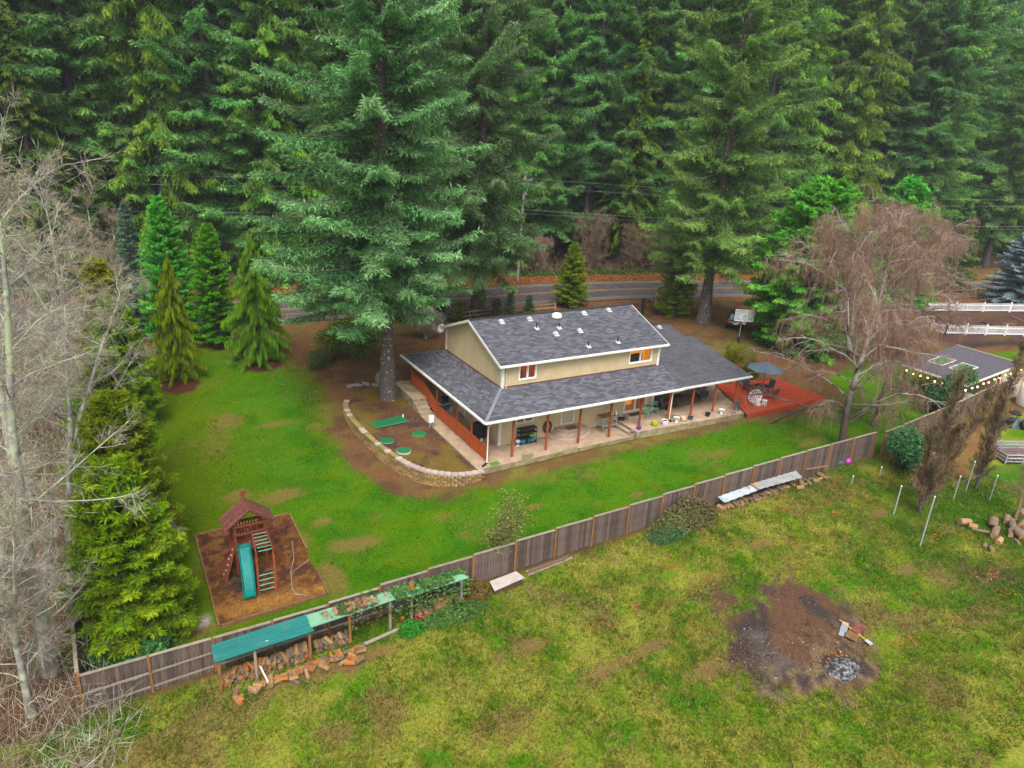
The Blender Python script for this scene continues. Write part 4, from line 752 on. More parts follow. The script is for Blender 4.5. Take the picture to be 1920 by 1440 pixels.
# main roof, two slopes
Lr = 15.02-1.41; sl = math.hypot(1, .3816); vm = (5.98-1.42)*sl
rf = roof_plane('roof', (1.41, 1.42, 5.64), (1, 0, 0), (0, 1, .3816), vm, lambda v: 0, lambda v: Lr, M['shingle'], HS, M['white'])
roof_plane('roof', (1.41, 10.54, 5.64), (1, 0, 0), (0, -1, .3816), vm, lambda v: 0, lambda v: Lr, M['shingle'], HS, M['white'])
mb = MB(); mb.beam((1.41, 5.98, 7.395), (15.02, 5.98, 7.395), .26, .03); wp(mb, 'ridge_cap', M['shingle2'], HS)
for x in (1.40, 15.03):
    mb = MB(); mb.beam((x, 1.40, 5.575), (x, 5.98, 7.315), .035, .17); mb.beam((x, 10.56, 5.575), (x, 5.98, 7.315), .035, .17); wp(mb, 'rake_board', M['white'], HS)
def gutter(p, q, name='gutter', parent=HS): mb = MB(); mb.beam(p, q, .12, .13); return wp(mb, name, M['white'], parent)
gutter((1.38, 1.35, 5.575), (15.05, 1.35, 5.575)); gutter((1.38, 10.61, 5.575), (15.05, 10.61, 5.575))
# porch roofs, sharing a hip at the corner
m6 = .4932; s6 = math.hypot(1, m6); vmp = 2.2*s6
roof_plane('porch_roof', (0, -.4, 2.9), (1, 0, 0), (0, 1, m6), vmp, lambda v: -.4+v/s6, lambda v: 15.2-.1*v, M['shingle'], HS, M['white'])
roof_plane('porch_roof', (-.4, 0, 2.9), (0, 1, 0), (1, 0, m6), vmp, lambda v: -.4+v/s6, lambda v: 13.3-v*(13.3-10.2)/vmp, M['shingle'], HS, M['white'])
mb = MB(); mb.beam((-.4, -.4, 2.915), (1.8, 1.8, 4.0), .2, .02, up=(-.3, -.3, 1)); wp(mb, 'hip_cap', M['capshingle'], HS)
mb = MB(); mb.beam((1.8, 10.15, 3.97), (-.42, 13.3, 2.88), .16, .03, up=(-.4, .2, 1)); wp(mb, 'hip_cap', M['capshingle'], HS)
mb = MB(); mb.slab([(-.4, 13.3, 2.87), (1.8, 10.2, 3.95), (4.5, 10.2, 3.95), (4.5, 13.3, 2.87)], .08); wp(mb, 'porch_roof', M['shingle2'], HS)
gutter((-.46, -.46, 2.845), (15.2, -.46, 2.845)); gutter((-.46, -.40, 2.845), (-.46, 13.35, 2.845))
mb = MB(); mb.beam((1.775, 1.775, 4.03), (1.775, 10.2, 4.03), .02, .09); mb.beam((1.79, 1.78, 4.03), (14.66, 1.78, 4.03), .02, .09); wp(mb, 'flashing', M['playroof'], HS)
# lower, flatter roof over the covered patio and garage
mr_ = .19; sr = math.hypot(1, mr_)
roof_plane('patio_roof', (0, -.25, 2.86), (1, 0, 0), (0, 1, mr_), 6.55*sr, lambda v: 15.12-min(v, 2)*.2, lambda v: 22.15, M['shingle2'], HS, M['darkwood'])
roof_plane('patio_roof', (0, 6.3, 2.86+mr_*6.55), (1, 0, 0), (0, 1, mr_), 2.3*sr, lambda v: 14.7, lambda v: 21.4, M['shingle2'], HS, M['darkwood'])
mb = MB(); mb.slab([(14.7, 8.6, 4.53), (21.4, 8.6, 4.53), (21.4, 13.2, 3.6), (14.7, 13.2, 3.6)], .08); wp(mb, 'patio_roof', M['shingle2'], HS)
gutter((15.22, -.33, 2.81), (22.2, -.33, 2.81)); mb = MB(); mb.beam((22.17, -.25, 2.79), (22.17, 6.3, 4.03), .03, .14); mb.beam((21.42, 6.3, 4.03), (21.42, 8.6, 4.46), .03, .14); wp(mb, 'rake_board', M['darkwood'], HS)
mb = MB(); mb.beam((15.16, -.3, 2.93), (14.95, .9, 3.5), .05, .06); wp(mb, 'flashing', M['black'], HS)
mb = MB(); mb.span((14.8, 6.2, -.2), (21.2, 6.34, 3.9)); mb.span((21.06, 6.345, -.2), (21.2, 13, 3.55)); mb.span((14.8, 12.86, -.2), (21.05, 13, 3.5)); wp(mb, 'wall', M['siding'], HS)
# corner boards
for (x, y, z0, z1, dx, dy) in [(1.79, 1.79, 0, 5.62, .16, .16), (14.63, 1.79, .36, 5.62, .16, .13), (1.79, 10.15, 4.0, 5.6, .13, .16)]:
    mb = MB(); sx_, sy_ = (1 if x < 5 else -1), (1 if y < 5 else -1)
    mb.span((x-.02*sx_, y-.025, z0), (x+dx*sx_, y+.0, z1)) if y < 5 else None
    if x < 5: mb.span((x-.025, y-.02*sy_, z0), (x-.0, y+dy*sy_, z1))
    else: mb.span((x+.012, y-.02, z0), (x+.035, y+dy, z1))
    wp(mb, 'corner_board', M['white'], HS)
# windows: frame, glass, and a room behind whose surfaces glow in place of lamps
M['glass'] = glassmat('window_glass', (.03, .035, .04), .10)
M['roomwall'] = glow('lit_orange_wall', (.55, .22, .02), .62); M['roomdark'] = glow('dim_brown_room', (.25, .12, .05), .22); M['roomred'] = glow('lit_red_wall', (.34, .07, .015), .32)
M['sofa_dark'] = surf('dark_upholstery', (.03, .025, .03), (.06, .05, .055), .9)
def window(h, y, parent, room, name='window', split=True, sill=True, depth=1.4):
    a, c, z0, z1 = h; w = empty(name, parent=None) if False else bpy.data.objects.new(name, None); COLL.objects.link(w); w.parent = parent; w.location = -Vector(parent.location)
    f = MB(); t = .07
    f.span((a-t, y-.03, z0-t), (a, y+.10, z1+t)); f.span((c, y-.03, z0-t), (c+t, y+.10, z1+t)); f.span((a, y-.03, z1), (c, y+.10, z1+t)); f.span((a, y-.05 if sill else y-.03, z0-t), (c, y+.10, z0))
    f.build('frame', M['vinyl'], w)
    if split: MB().span(((a+c)/2-.035, y-.012, z0), ((a+c)/2+.035, y+.08, z1)).build('mullion', M['vinyl'], w)
    for i in ((0, 1) if split else (0,)):
        lo, hi = ((a, (a+c)/2-.036) if i == 0 else ((a+c)/2+.036, c)) if split else (a, c)
        s = MB(); s.span((lo, y+.005, z0), (lo+.035, y+.06, z1)); s.span((hi-.035, y+.005, z0), (hi, y+.06, z1)); s.span((lo+.035, y+.005, z0), (hi-.035, y+.06, z0+.035)); s.span((lo+.035, y+.005, z1-.035), (hi-.035, y+.06, z1)); s.build('sash', M['vinyl'], w)
        MB().span((lo+.036, y+.025, z0+.036), (hi-.036, y+.033, z1-.036)).build('pane', M['glass'], w)
    q = MB(); zf = z0-.6; q.face([(a-.6, y+depth, zf), (c+.6, y+depth, zf), (c+.6, y+depth, z1+.3), (a-.6, y+depth, z1+.3)]); q.face([(a-.6, y+.16, zf), (a-.6, y+depth, zf), (a-.6, y+depth, z1+.3), (a-.6, y+.16, z1+.3)]); q.face([(c+.6, y+.16, zf), (c+.6, y+depth, zf), (c+.6, y+depth, z1+.3), (c+.6, y+.16, z1+.3)])
    q.build('room_wall', room, w); q = MB(); q.face([(a-.6, y+.16, zf), (c+.6, y+.16, zf), (c+.6, y+depth, zf), (a-.6, y+depth, zf)]); q.build('room_floor', M['roomdark'], w); q = MB(); q.face([(a-.6, y+.16, z1+.3), (c+.6, y+.16, z1+.3), (c+.6, y+depth, z1+.3), (a-.6, y+depth, z1+.3)]); q.build('room_ceiling', room, w)
    return w
w1 = window(wins[0], Y0, HS, M['roomred']); w2 = window(wins[1], Y0, HS, M['roomwall']); w3 = window(wins[2], Y0, HS, M['roomdark'])
MB().span((12.1, 2.3, 3.9), (13.2, 2.9, 4.62)).span((13.2, 2.5, 3.9), (13.7, 2.9, 4.66)).build('sofa_back', M['sofa_dark'], w2); MB().span((3.2, 2.5, 3.9), (3.75, 2.9, 4.6)).build('chair_back', M['redwood'], w1)
w4 = window(doors[1], Y0, HS, M['roomwall'], 'patio_door', sill=False, depth=2.2); MB().span((12.2, 2.9, 1.35), (13.0, 3.5, 1.42)).span((12.25, 2.95, .6), (12.31, 3.0, 1.35)).span((12.9, 2.95, .6), (12.96, 3.0, 1.35)).build('room_table', M['darkwood'], w4)
dd = bpy.data.objects.new('door', None); COLL.objects.link(dd); dd.parent = HS; dd.location = -Vector(HS.location)
a, c, z0, z1 = doors[0]; MB().span((a, Y0+.03, z0), (c, Y0+.08, z1)).build('door_leaf', surf('cream_door', (.5, .42, .27), (.58, .49, .33), .5), dd, .01)
MB().span((a-.09, Y0-.03, z0-.05), (a, Y0+.1, z1+.09)).span((c, Y0-.03, z0-.05), (c+.09, Y0+.1, z1+.09)).span((a, Y0-.03, z1), (c, Y0+.1, z1+.09)).span((a, Y0-.04, z0-.06), (c, Y0+.1, z0)).build('door_frame', M['white'], dd)
MB().tube([(c-.1, Y0+.03, 1.72), (c-.1, Y0-.03, 1.72)], .03, 8).build('door_knob', M['galv'], dd)
p = atx(871, 783, X0); yd = p[1]
dd = bpy.data.objects.new('door', None); COLL.objects.link(dd); dd.parent = HS; dd.location = -Vector(HS.location)
MB().span((X0-.03, yd, .06), (X0-.003, yd+.9, 2.1)).build('door_leaf', M['cream'], dd); MB().span((X0-.045, yd-.08, .05), (X0-.002, yd-.001, 2.2)).span((X0-.045, yd+.901, .05), (X0-.002, yd+.98, 2.2)).build('door_frame', M['white'], dd)
MB().span((X0-.06, yd-.02, .002), (X0-.004, yd+.92, .055)).build('threshold', M['black'], dd)
# posts and headers
PX = [0, 1.79, 4.32, 6.85, 9.38, 11.96, 14.54, 16.75, 18.95, 21.1]; PY = [2.2, 4.35, 7.55, 10.0, 12.25]
for i, x in enumerate(PX): zb = .004 if i < 5 else .364; wp(MB().span((x-.06, -.06, zb), (x+.06, .06, 2.66 if x < 15 else 2.68)), 'post', M['redwood'], HS, .008)
for y in PY: wp(MB().span((-.06, y-.06, .004 if y < 9 else .804), (.06, y+.06, 2.66)), 'post', M['redwood'], HS, .008)
mb = MB(); mb.beam((-.07, 0, 2.74), (15.1, 0, 2.74), .09, .15); mb.beam((0, .05, 2.74), (0, 13.1, 2.74), .09, .15); wp(mb, 'header_beam', M['redwood'], HS)
mb = MB(); mb.beam((15.2, 0, 2.73), (22.0, 0, 2.73), .09, .1); mb.beam((21.9, .05, 2.72), (21.9, 6.2, 3.9), .09, .12); wp(mb, 'header_beam', M['redwood'], HS)
for y in (3.0, 6.1): wp(MB().span((21.04, y-.06, .364), (21.16, y+.06, 2.78+mr_*(y+.2))), 'post', M['redwood'], HS)
# porch railing: every baluster its own piece
bal = {}
def baluster(h):
    k = round(h, 2)
    if k not in bal: bal[k] = MB().span((-.018, -.045, 0), (.018, .045, k)).mesh('baluster', M['orangewood'])
    return bal[k]
def rail(p, q, along='y'):
    r = bpy.data.objects.new('railing', None); COLL.objects.link(r); r.parent = HS; r.location = -Vector(HS.location)
    p, q = Vector(p), Vector(q); up = Vector((0, 0, .98)); lo = Vector((0, 0, .13)); d = (q-p).normalized()
    MB().beam(p+up+d*.061, q+up-d*.061, .11, .045).build('top_rail', M['orangewood'], r); MB().beam(p+lo+d*.061, q+lo-d*.061, .05, .08).build('bottom_rail', M['orangewood'], r)
    n = max(2, int((q-p).length/.128))
    for i in range(n):
        t = (i+.5)/n; c = p+(q-p)*t; link('baluster', baluster(.78), r, loc=c+Vector((0, 0, .175)), rot=(0, 0, 0 if along == 'y' else math.pi/2))
for y0, y1, z0, z1 in ((0, 2.2, 0, 0), (2.2, 4.35, 0, 0), (4.35, 7.55, 0, 0), (7.55, 10.0, 0, .8), (10.0, 12.25, .8, .8)): rail((0, y0, z0), (0, y1, z1))
rail((0, 12.25, .8), (1.8, 12.25, .8), 'x')
# downspouts
def pipe(pts, mat, name='downspout', r=.045, n=6): return wp(MB().tube(pts, r, n), name, mat, HS)
pipe([(-.05, -.44, 2.80), (-.06, -.30, 2.6), (-.06, -.14, 2.45), (-.06, -.13, .12), (-.08, -.2, .05)], M['white'], r=.05); wp(MB().beam((-.08, -.2, .045), (-.55, -.5, .04), .12, .08), 'downspout_extension', M['black'], HS)
pipe([(2.35, 1.38, 5.52), (2.35, 1.5, 5.42), (2.1, 1.72, 5.38), (2.1, 1.72, 3.98)], M['cream']); pipe([(15.6, -.36, 2.75), (15.5, -.2, 2.62), (14.62, -.1, 2.5), (14.60, -.13, 2.4), (14.60, -.13, .5)], M['cream']); wp(MB().beam((14.6, -.15, .48), (14.65, -.35, .40), .1, .1), 'downspout_extension', M['black'], HS)
# roof furniture
M['ventmetal'] = surf('dull_white_metal', (.42, .43, .44), (.56, .57, .57), .6, 4)
def onroof(px, py): return Vector(atplane(px, py, 5.64, .3816, 1.42))
tl = Matrix.Rotation(math.atan(.3816), 4, 'X'); tl2 = Matrix.Rotation(math.atan(mr_), 4, 'X')
for px, py in ((993, 599), (1095, 588), (1141, 582), (1042, 627), (1087, 621), (940, 604)):
    p = onroof(px, py); v = MB().box(p+Vector((0, 0, .07)), (.27, .27, .12), tilt=tl).box(p+Vector((0, -.05, .015)), (.36, .42, .02), tilt=tl); wp(v, 'roof_vent', M['ventmetal'], HS)
p = Vector(atplane(1236, 614, 2.86, mr_, -.25)); wp(MB().box(p+Vector((0, 0, .09)), (.27, .27, .12), tilt=tl2).box(p+Vector((0, -.05, .015)), (.36, .42, .02), tilt=tl2), 'roof_vent', M['ventmetal'], HS)
p = onroof(1044, 594); wp(MB().lathe(p+Vector((0, 0, -.02)), [(.36, 0), (.36, .12), (.33, .2), (.24, .28), (.12, .32), (.0, .33)], 24), 'skylight_dome', M['vinyl'], HS)
for px, py in ((1006, 616), (1048, 615), (1103, 650), (1158, 642)):
    p = onroof(px, py); wp(MB().tube([p, p+Vector((0, 0, .42))], .04, 8), 'vent_pipe', M['black'], HS); wp(MB().box(p+Vector((0, -.05, .02)), (.3, .34, .03), tilt=tl), 'pipe_flashing', M['ventmetal'], HS)
# dish on the far gable corner
p = Vector(atx(828, 616, 1.45)); ds = bpy.data.objects.new('satellite_dish', None); COLL.objects.link(ds); ds.parent = HS; ds.location = p-Vector(HS.location); ds.rotation_euler = (math.radians(60), 0, math.radians(-70))
MB().lathe((0, 0, 0), [(0, .0), (.12, .01), (.24, .04), (.34, .09), (.335, .1), (.22, .055), (.1, .025), (0, .015)], 20).build('reflector', M['vinyl'], ds); MB().tube([(0, -.3, .05), (0, -.1, .4)], .015, 6).build('feed_arm', M['galv'], ds)
wp(MB().tube([p, p+Vector((.15, .0, -.25)), (1.79, p[1], p[2]-.3)], .02, 6), 'dish_mount', M['galv'], HS)
# ================================================================ PATIO AND WALKS
def slab(name, poly, z0, z1, label, top='concrete', parent=None):
    mb = MB(); n = len(poly); mb._a([(x, y, z1) for x, y in poly], [tuple(range(n))]); mb.mi = 1
    mb._a([(x, y, z0) for x, y in poly]+[(x, y, z1) for x, y in poly], [(i, (i+1) % n, n+(i+1) % n, n+i) for i in range(n)])
    o = mb.build(name, [M[top], M['old_concrete']]); return tag(o, label, kind='structure')
slab('patio_slab', [(-.78, -.72), (11.2, -.55), (11.2, 1.95), (1.95, 1.95), (1.95, 9.5), (-.78, 8.1)], -.9, 0, 'tan concrete patio slab along the house front')
slab('patio_slab', [(11.2, -.72), (21.0, -1.2), (21.9, 1.0), (23.3, 4.2), (23.3, 6.3), (14.7, 6.3), (14.7, 1.95), (11.2, 1.95)], -.6, .36, 'raised concrete patio under the covered roof')
slab('patio_step', [(10.88, -.5), (11.195, -.56), (11.195, 1.9), (10.88, 1.9)], -.1, .18, 'single concrete step up to the raised patio')
slab('porch_landing', [(-1.05, 9.35), (0, 9.35), (0, 10.3), (1.95, 10.3), (1.95, 13.2), (-1.05, 13.2)], -.3, .80, 'raised concrete landing at the porch end', 'walk')
for i in range(3):
    y0 = 8.15+.4*i; MB().span((-1.0, y0, -.1), (-.07, y0+.4, .2*(i+1))).build('porch_step', M['walk'])['kind'] = 'structure'
    y0 = 9.52+.26*i; MB().span((.07, y0, -.1), (1.78, y0+.26, .2*(i+1))).build('porch_step', M['walk'])['kind'] = 'structure'
tag(MB().span((-.98, -.7, -.5), (-.79, 8.14, .03)).build('walk_kerb', M['walk']), 'narrow concrete kerb beside the porch walk', kind='structure')
# half-round stoop with three steps and mat
ST = empty('stoop', (7.15, 1.78, 0), 0, 'half-round concrete stoop with three curved steps below the cream door', 'steps')
for r_, z0, z1 in ((1.72, .004, .19), (1.40, .194, .38), (1.08, .384, .57)):
    pl = [(r_*math.cos(math.pi+math.pi*i/28), r_*.86*math.sin(math.pi+math.pi*i/28)) for i in range(29)]; MB().prism(pl, z0, z1).build('step', M['step_concrete'], ST, .012)
tag(MB().box((7.12, 1.25, .583), (.85, .5, .02), .05).build('doormat', surf('brown_mat', (.12, .05, .015), (.2, .085, .03), .95, 30, .3)), 'brown doormat on the half-round stoop', 'doormat')
mb = MB().box((12.75, 1.45, .475), (1.6, .6, .22)); tag(mb.build('patio_door_step', M['step_concrete'], bevel=.01), 'low concrete step below the glass patio door', 'step')
tag(MB().box((12.8, 1.42, .597), (1.1, .42, .018)).build('doormat', surf('dark_mat', (.06, .03, .02), (.1, .05, .03), .95, 30)), 'dark brown mat on the patio door step', 'doormat')
tag(MB().box((.35, -.38, .012), (.62, .42, .02), .1).build('turf_mat', surf('turf', (.05, .17, .005), (.08, .24, .01), .95, 60, .4)), 'bright green turf mat at the porch corner', 'doormat')
# deck with separate boards
DK = empty('deck', (25.5, 1.4, .0), 0, 'red-stained wooden deck beyond the covered patio', 'deck')
dm = {}
y = -1.42; i = 0
while y < 4.3:
    xs = 21.05+(y+1.42)*.42; xe = 29.9; me = MB().span((xs, y, .352), (xe, y+.128, .39)).mesh('board', M['deck']); link('board', me, DK, loc=-Vector(DK.location)); y += .137
wp(MB().span((21.05, -1.475, .0), (29.9, -1.435, .385)), 'fascia', M['deck'], DK); wp(MB().span((29.91, -1.44, .0), (29.95, 4.35, .385)), 'fascia', M['deck'], DK)
for x in (21.6, 24, 26.5, 29.3):
    for yy in (-1.2, 1.4, 4.0): wp(MB().span((x-.05, yy-.05, float(G(x, yy))-.1), (x+.05, yy+.05, .35)), 'pier', M['darkwood'], DK)
# ================================================================ TERRACE AND BLOCK WALL
tz = lambda x, y: float(np.interp(y, [-1, 6, 12, 15], [-.03, .06, .24, .33]))
cl = smooth_line(CAPS, 10); poly = [tuple(p) for p in cl]+[(-2.5, 13.2), (-1.06, 13.2), (-.985, 13), (-.985, -.8)]
gx2, gy2 = np.meshgrid(np.arange(-6.2, -.6, .16), np.arange(-1.3, 13.6, .16)); fx, fy = gx2.ravel(), gy2.ravel(); sdv = sdist(fx, fy, poly)
zt = np.array([tz(a, c_) for a, c_ in zip(fx, fy)])+(fbm(fx*1.4, fy*1.4, 70)-.5)*.09-np.where(sdv < .0, .0, 0); n2 = fbm(fx*.7, fy*.7, 71); n3 = fbm(fx*3, fy*3, 72, 3)
C = np.zeros((len(fx), 3))+np.array((.125, .062, .034)); C = mixc(C, (.085, .038, .034), sstep(.45, .6, n2)); moss = sstep(.42, .6, fbm(fx*.5+3, fy*.5, 73)+.16*sstep(6, -1, fy)*sstep(-4.5, -1.5, fx)); C = mixc(C, (.17, .125, .018), moss*(.4+.6*n3)); C = mixc(C, (.16, .11, .05), sstep(.55, .7, n3)*.5)
nxx = gx2.shape[1]; idx = np.arange(gx2.size).reshape(gx2.shape); Fq = np.stack([idx[:-1, :-1].ravel(), idx[:-1, 1:].ravel(), idx[1:, 1:].ravel(), idx[1:, :-1].ravel()], 1); Fq = Fq[(sdv[Fq] > -.05).all(1)]
tag(link('terrace_soil', mesh_np('terrace_soil', np.stack([fx, fy, zt], 1), Fq, M['ground'], C, True)), 'raised brown mossy planting terrace behind the block wall', kind='structure')
BW = empty('block_wall', (-4.5, 1.5, -.6), 0, 'curved retaining wall of tan concrete blocks with pale cap stones', 'wall')
d = np.r_[0, np.cumsum(np.hypot(*np.diff(np.array(cl), axis=0).T))]; tot = d[-1]; clx, cly = np.array(cl).T
def wall_at(s): x, y = np.interp(s, d, clx), np.interp(s, d, cly); x2, y2 = np.interp(min(s+.1, tot), d, clx), np.interp(min(s+.1, tot), d, cly); x1, y1 = np.interp(max(s-.1, 0), d, clx), np.interp(max(s-.1, 0), d, cly); return x, y, math.atan2(y2-y1, x2-x1)
def blockmesh(w, dp, h, mat, seed):
    g = random.Random(seed); j = lambda v: v+g.uniform(-.012, .012)
    vs = [(-w/2, -dp/2, 0), (w/2, -dp/2, 0), (w/2, dp/2, 0), (0, dp/2+.035, 0), (-w/2, dp/2, 0)]; vs = [(j(a), j(b_), 0) for a, b_, _ in vs]+[(j(a), j(b_)-(.015 if b_ > 0 else 0), h) for a, b_, _ in vs]
    return MB()._a(vs, [(4, 3, 2, 1, 0), (5, 6, 7, 8, 9)]+[(i, (i+1) % 5, 5+(i+1) % 5, 5+i) for i in range(5)]).mesh('block', mat)
wm = [blockmesh(.385, .26, .148, M['wallblock'], i) for i in range(4)]; cm = [blockmesh(.385, .36, .12, M['capblock'], 10+i) for i in range(3)]; mm = [blockmesh(.385, .36, .12, M['mosscap'], 20+i) for i in range(3)]
g = random.Random(3); s = .2; k = 0
while s < tot-.1:
    x, y, a = wall_at(s); top = tz(x, y)+.03; gz = float(G(x-.4, y))-.08
    link('cap_stone', g.choice(mm if y > 2.6 and g.random() < .8 else cm), BW, loc=Vector((x, y, top-.06))-Vector(BW.location), rot=(g.uniform(-.02, .02), g.uniform(-.02, .02), a+math.pi+g.uniform(-.04, .04)))
    zz = top-.06-.162; row = 0
    while zz > gz-.14:
        x2, y2, a2 = wall_at(min(tot, s+(.2 if row % 2 == 0 else 0))); nx2, ny2 = math.sin(a2), -math.cos(a2); off = -.012-.014*row-g.uniform(0, .015); 
        link('block', g.choice(wm), BW, loc=Vector((x2+nx2*off, y2+ny2*off, zz))-Vector(BW.location), rot=(0, 0, a2+math.pi+g.uniform(-.03, .03))); zz -= .162; row += 1
    s += .405
# ================================================================ BOARD FENCE
g = random.Random(11)
bmesh_ = [MB().span((-.068-.004*i, -.009, 0), (.068+.003*i, .009, 1)).mesh('board', M['fence']) for i in range(3)]
tops_x = [-22.5, -19.5, -14.5, -12.2, -9.9, -7.6, -5.3, -.6, 1.75, 4.1, 9, 16.6, 24.3, 27]; tops_z = [.02, .05, .05, .12, .32, .52, .58, .85, .94, 1.04, 1.31, 1.6, 1.66, 1.7]
def fence(pts, tops, label, nb=14, rails='all', base=None):
    """posts, rails, cap boards and every fence board"""
    F_ = empty('board_fence', (pts[0][0], pts[0][1], tops[0]-1.75), 0, label, 'fence'); L0 = Vector(F_.location)
    for i, (x, y) in enumerate(pts):
        zt = tops[i]+.02; wp(MB().span((x-.05, y-.052, float(G(x, y))-.15), (x+.05, y+.048, zt)), 'post', M['fencepost'], F_)
        if i == len(pts)-1: break
        x2, y2 = pts[i+1]; a = math.atan2(y2-y, x2-x); n_ = Vector((-math.sin(a), math.cos(a), 0)); L = math.hypot(x2-x, y2-y); d = Vector((math.cos(a), math.sin(a), 0)); top = (tops[i]+tops[i+1])/2+(tops[i+1]-tops[i])*.1
        p = Vector((x, y, 0)); ze, zs = top+(tops[i+1]-tops[i])*.12, top-(tops[i+1]-tops[i])*.12
        wp(MB().beam(p+d*.051+n_*.03+Vector((0, 0, zs-.02)), p+d*(L-.051)+n_*.03+Vector((0, 0, ze-.02)), .13, .035), 'cap_board', M['rail'], F_)
        gz0, gz1 = float(G(x, y)), float(G(x2, y2))
        for hgt in (.28, .95):
            so = 0. if x < -12.5 else .062
            wp(MB().beam(p+d*.051+n_*so+Vector((0, 0, gz0+hgt)), p+d*(L-.051)+n_*so+Vector((0, 0, gz1+hgt)), .036, .085), 'rail', M['rail'], F_)
        for k in range(nb):
            t = (k+.5)/nb; c = p+d*(.06+(L-.12)*t)+n_*.03; gz = gz0+(gz1-gz0)*t+.04+g.uniform(-.02, .02); zt_ = zs+(ze-zs)*t-.04
            link('board', g.choice(bmesh_), F_, loc=c+Vector((0, 0, gz))-L0, rot=(0, g.uniform(-.008, .008), a), scale=((L-.12)/nb/.14*.98, 1, zt_-gz))
    return F_
px_ = [-21.9+2.32*i for i in range(21)]
fence([(x, FY) for x in px_], [float(np.interp(x, tops_x, tops_z)) for x in px_], 'long stepped grey cedar board fence with orange posts dividing lawn and meadow', 14)
fx2 = [(25.3, -9.55), (27.6, -9.35), (29.9, -9.1), (32.2, -8.9), (34.5, -8.65), (36.8, -8.4), (39.0, -8.1), (41.2, -7.8), (43.4, -7.6), (45.6, -7.45)]
fence(fx2, [float(G(*p))+1.78 for p in fx2], 'reddish board fence running past the shed behind the dead cypresses', 13)
sf = [(-21.9, -9.2), (-22.0, -6.8), (-22.1, -4.4), (-22.2, -2.0)]; fence(sf, [float(G(*p))+1.75 for p in sf], 'dark boundary fence in the shade of the hedge', 13)
# ================================================================ PLAY AREA
gz = lambda x, y: float(G(x, y))
bx0, bx1, by0, by1 = -16.75, -11.95, -6.95, .5
nn = np.meshgrid(np.linspace(bx0+.06, bx1-.06, 70), np.linspace(by0+.06, by1-.06, 100)); fx, fy = nn[0].ravel(), nn[1].ravel()
C = np.zeros((len(fx), 3))+np.array((.16, .072, .028)); n2, n3 = fbm(fx*.8, fy*.8, 80), fbm(fx*4, fy*4, 81, 3); C = mixc(C, (.10, .042, .026), sstep(.45, .62, n2)); C = mixc(C, (.28, .14, .04), sstep(.5, .68, n3)*.6)
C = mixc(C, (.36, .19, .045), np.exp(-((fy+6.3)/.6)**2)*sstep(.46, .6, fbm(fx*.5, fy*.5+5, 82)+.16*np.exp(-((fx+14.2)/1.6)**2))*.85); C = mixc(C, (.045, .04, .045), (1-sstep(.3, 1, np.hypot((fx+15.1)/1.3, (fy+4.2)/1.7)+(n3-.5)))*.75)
idx = np.arange(len(fx)).reshape(100, 70); Fq = np.stack([idx[:-1, :-1].ravel(), idx[:-1, 1:].ravel(), idx[1:, 1:].ravel(), idx[1:, :-1].ravel()], 1)
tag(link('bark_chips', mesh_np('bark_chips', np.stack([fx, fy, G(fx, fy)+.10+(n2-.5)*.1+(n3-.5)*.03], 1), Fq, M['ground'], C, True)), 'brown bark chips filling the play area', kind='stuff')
k = 26000; qx, qy = RNG.uniform(bx0+.1, bx1-.1, k), RNG.uniform(by0+.1, by1-.1, k); ci = np.clip(((qy-by0)/(by1-by0)*99).astype(int), 0, 99)*70+np.clip(((qx-bx0)/(bx1-bx0)*69).astype(int), 0, 69)
a = RNG.uniform(0, 6.28, k); B = np.stack([qx, qy, G(qx, qy)+.11+RNG.uniform(-.02, .04, k)], 1); V = rhombs(B, np.stack([np.cos(a), np.sin(a), RNG.normal(0, .3, k)], 1), norm(np.stack([RNG.normal(0, .5, k), RNG.normal(0, .5, k), np.ones(k)], 1)), RNG.uniform(.04, .11, k), RNG.uniform(.008, .02, k))
tag(link('loose_chips', leaf_mesh('loose_chips', V, C[ci]*RNG.uniform(.6, 1.7, (k, 1)), M['grass'])), 'loose bark chips scattered over the play area', kind='stuff')
for p, q, lab in (((bx0, by0), (bx1, by0), 'timber edging on the fence side of the play area'), ((bx0, by0), (bx0, by1), 'timber edging on the hedge side of the play area'), ((bx0, by1), (bx1, by1), 'timber edging on the house side behind the play tower'), ((bx1, by1), (bx1, -3.1), 'timber edging on the lawn side ending at a gap'), ((bx1, -4.9), (bx1, by0), 'short timber edging piece at the corner near the lean-to')):
    d_ = Vector((q[0]-p[0], q[1]-p[1], 0)).normalized()*.085; mb = MB(); mb.beam(Vector((*p, gz(*p)+.06))+d_, Vector((*q, gz(*q)+.06))-d_*(1 if q[0] != p[0] else -.2), .085, .26); tag(mb.build('edging_timber', M['timber'], bevel=.01), lab, 'edging')
g0 = gz(-14.7, -3.2)
PS = empty('play_tower', (-14.7, -3.1, g0), 0, 'redwood play tower with peaked roof, teal slide and ladder bars', 'playset')
def pp(mb, name, mat, parent=PS, bevel=0): return wp(mb, name, mat, parent, bevel)
xL, xR, yF, yB = -15.35, -14.0, -3.65, -2.55; zD, zE, zR_ = .22, 1.38, 2.25; xc = (xL+xR)/2; xm = -14.68
for x in (xL, xR):
    for y in (yF, yB): pp(MB().span((x-.05, y-.05, g0-.1), (x+.05, y+.05, zE+.1)), 'post', M['playwood'])
for i in range(9): y = yF+.02+i*.122; pp(MB().span((xL-.05, y, zD), (xR+.05, y+.112, zD+.035)), 'deck_board', M['playwood'])
for z in (zD-.07, zD+.75, zE+.02): pp(MB().beam((xL-.1, yF-.065, z), (xR+.1, yF-.065, z), .035, .12), 'cross_beam', M['playwood'])
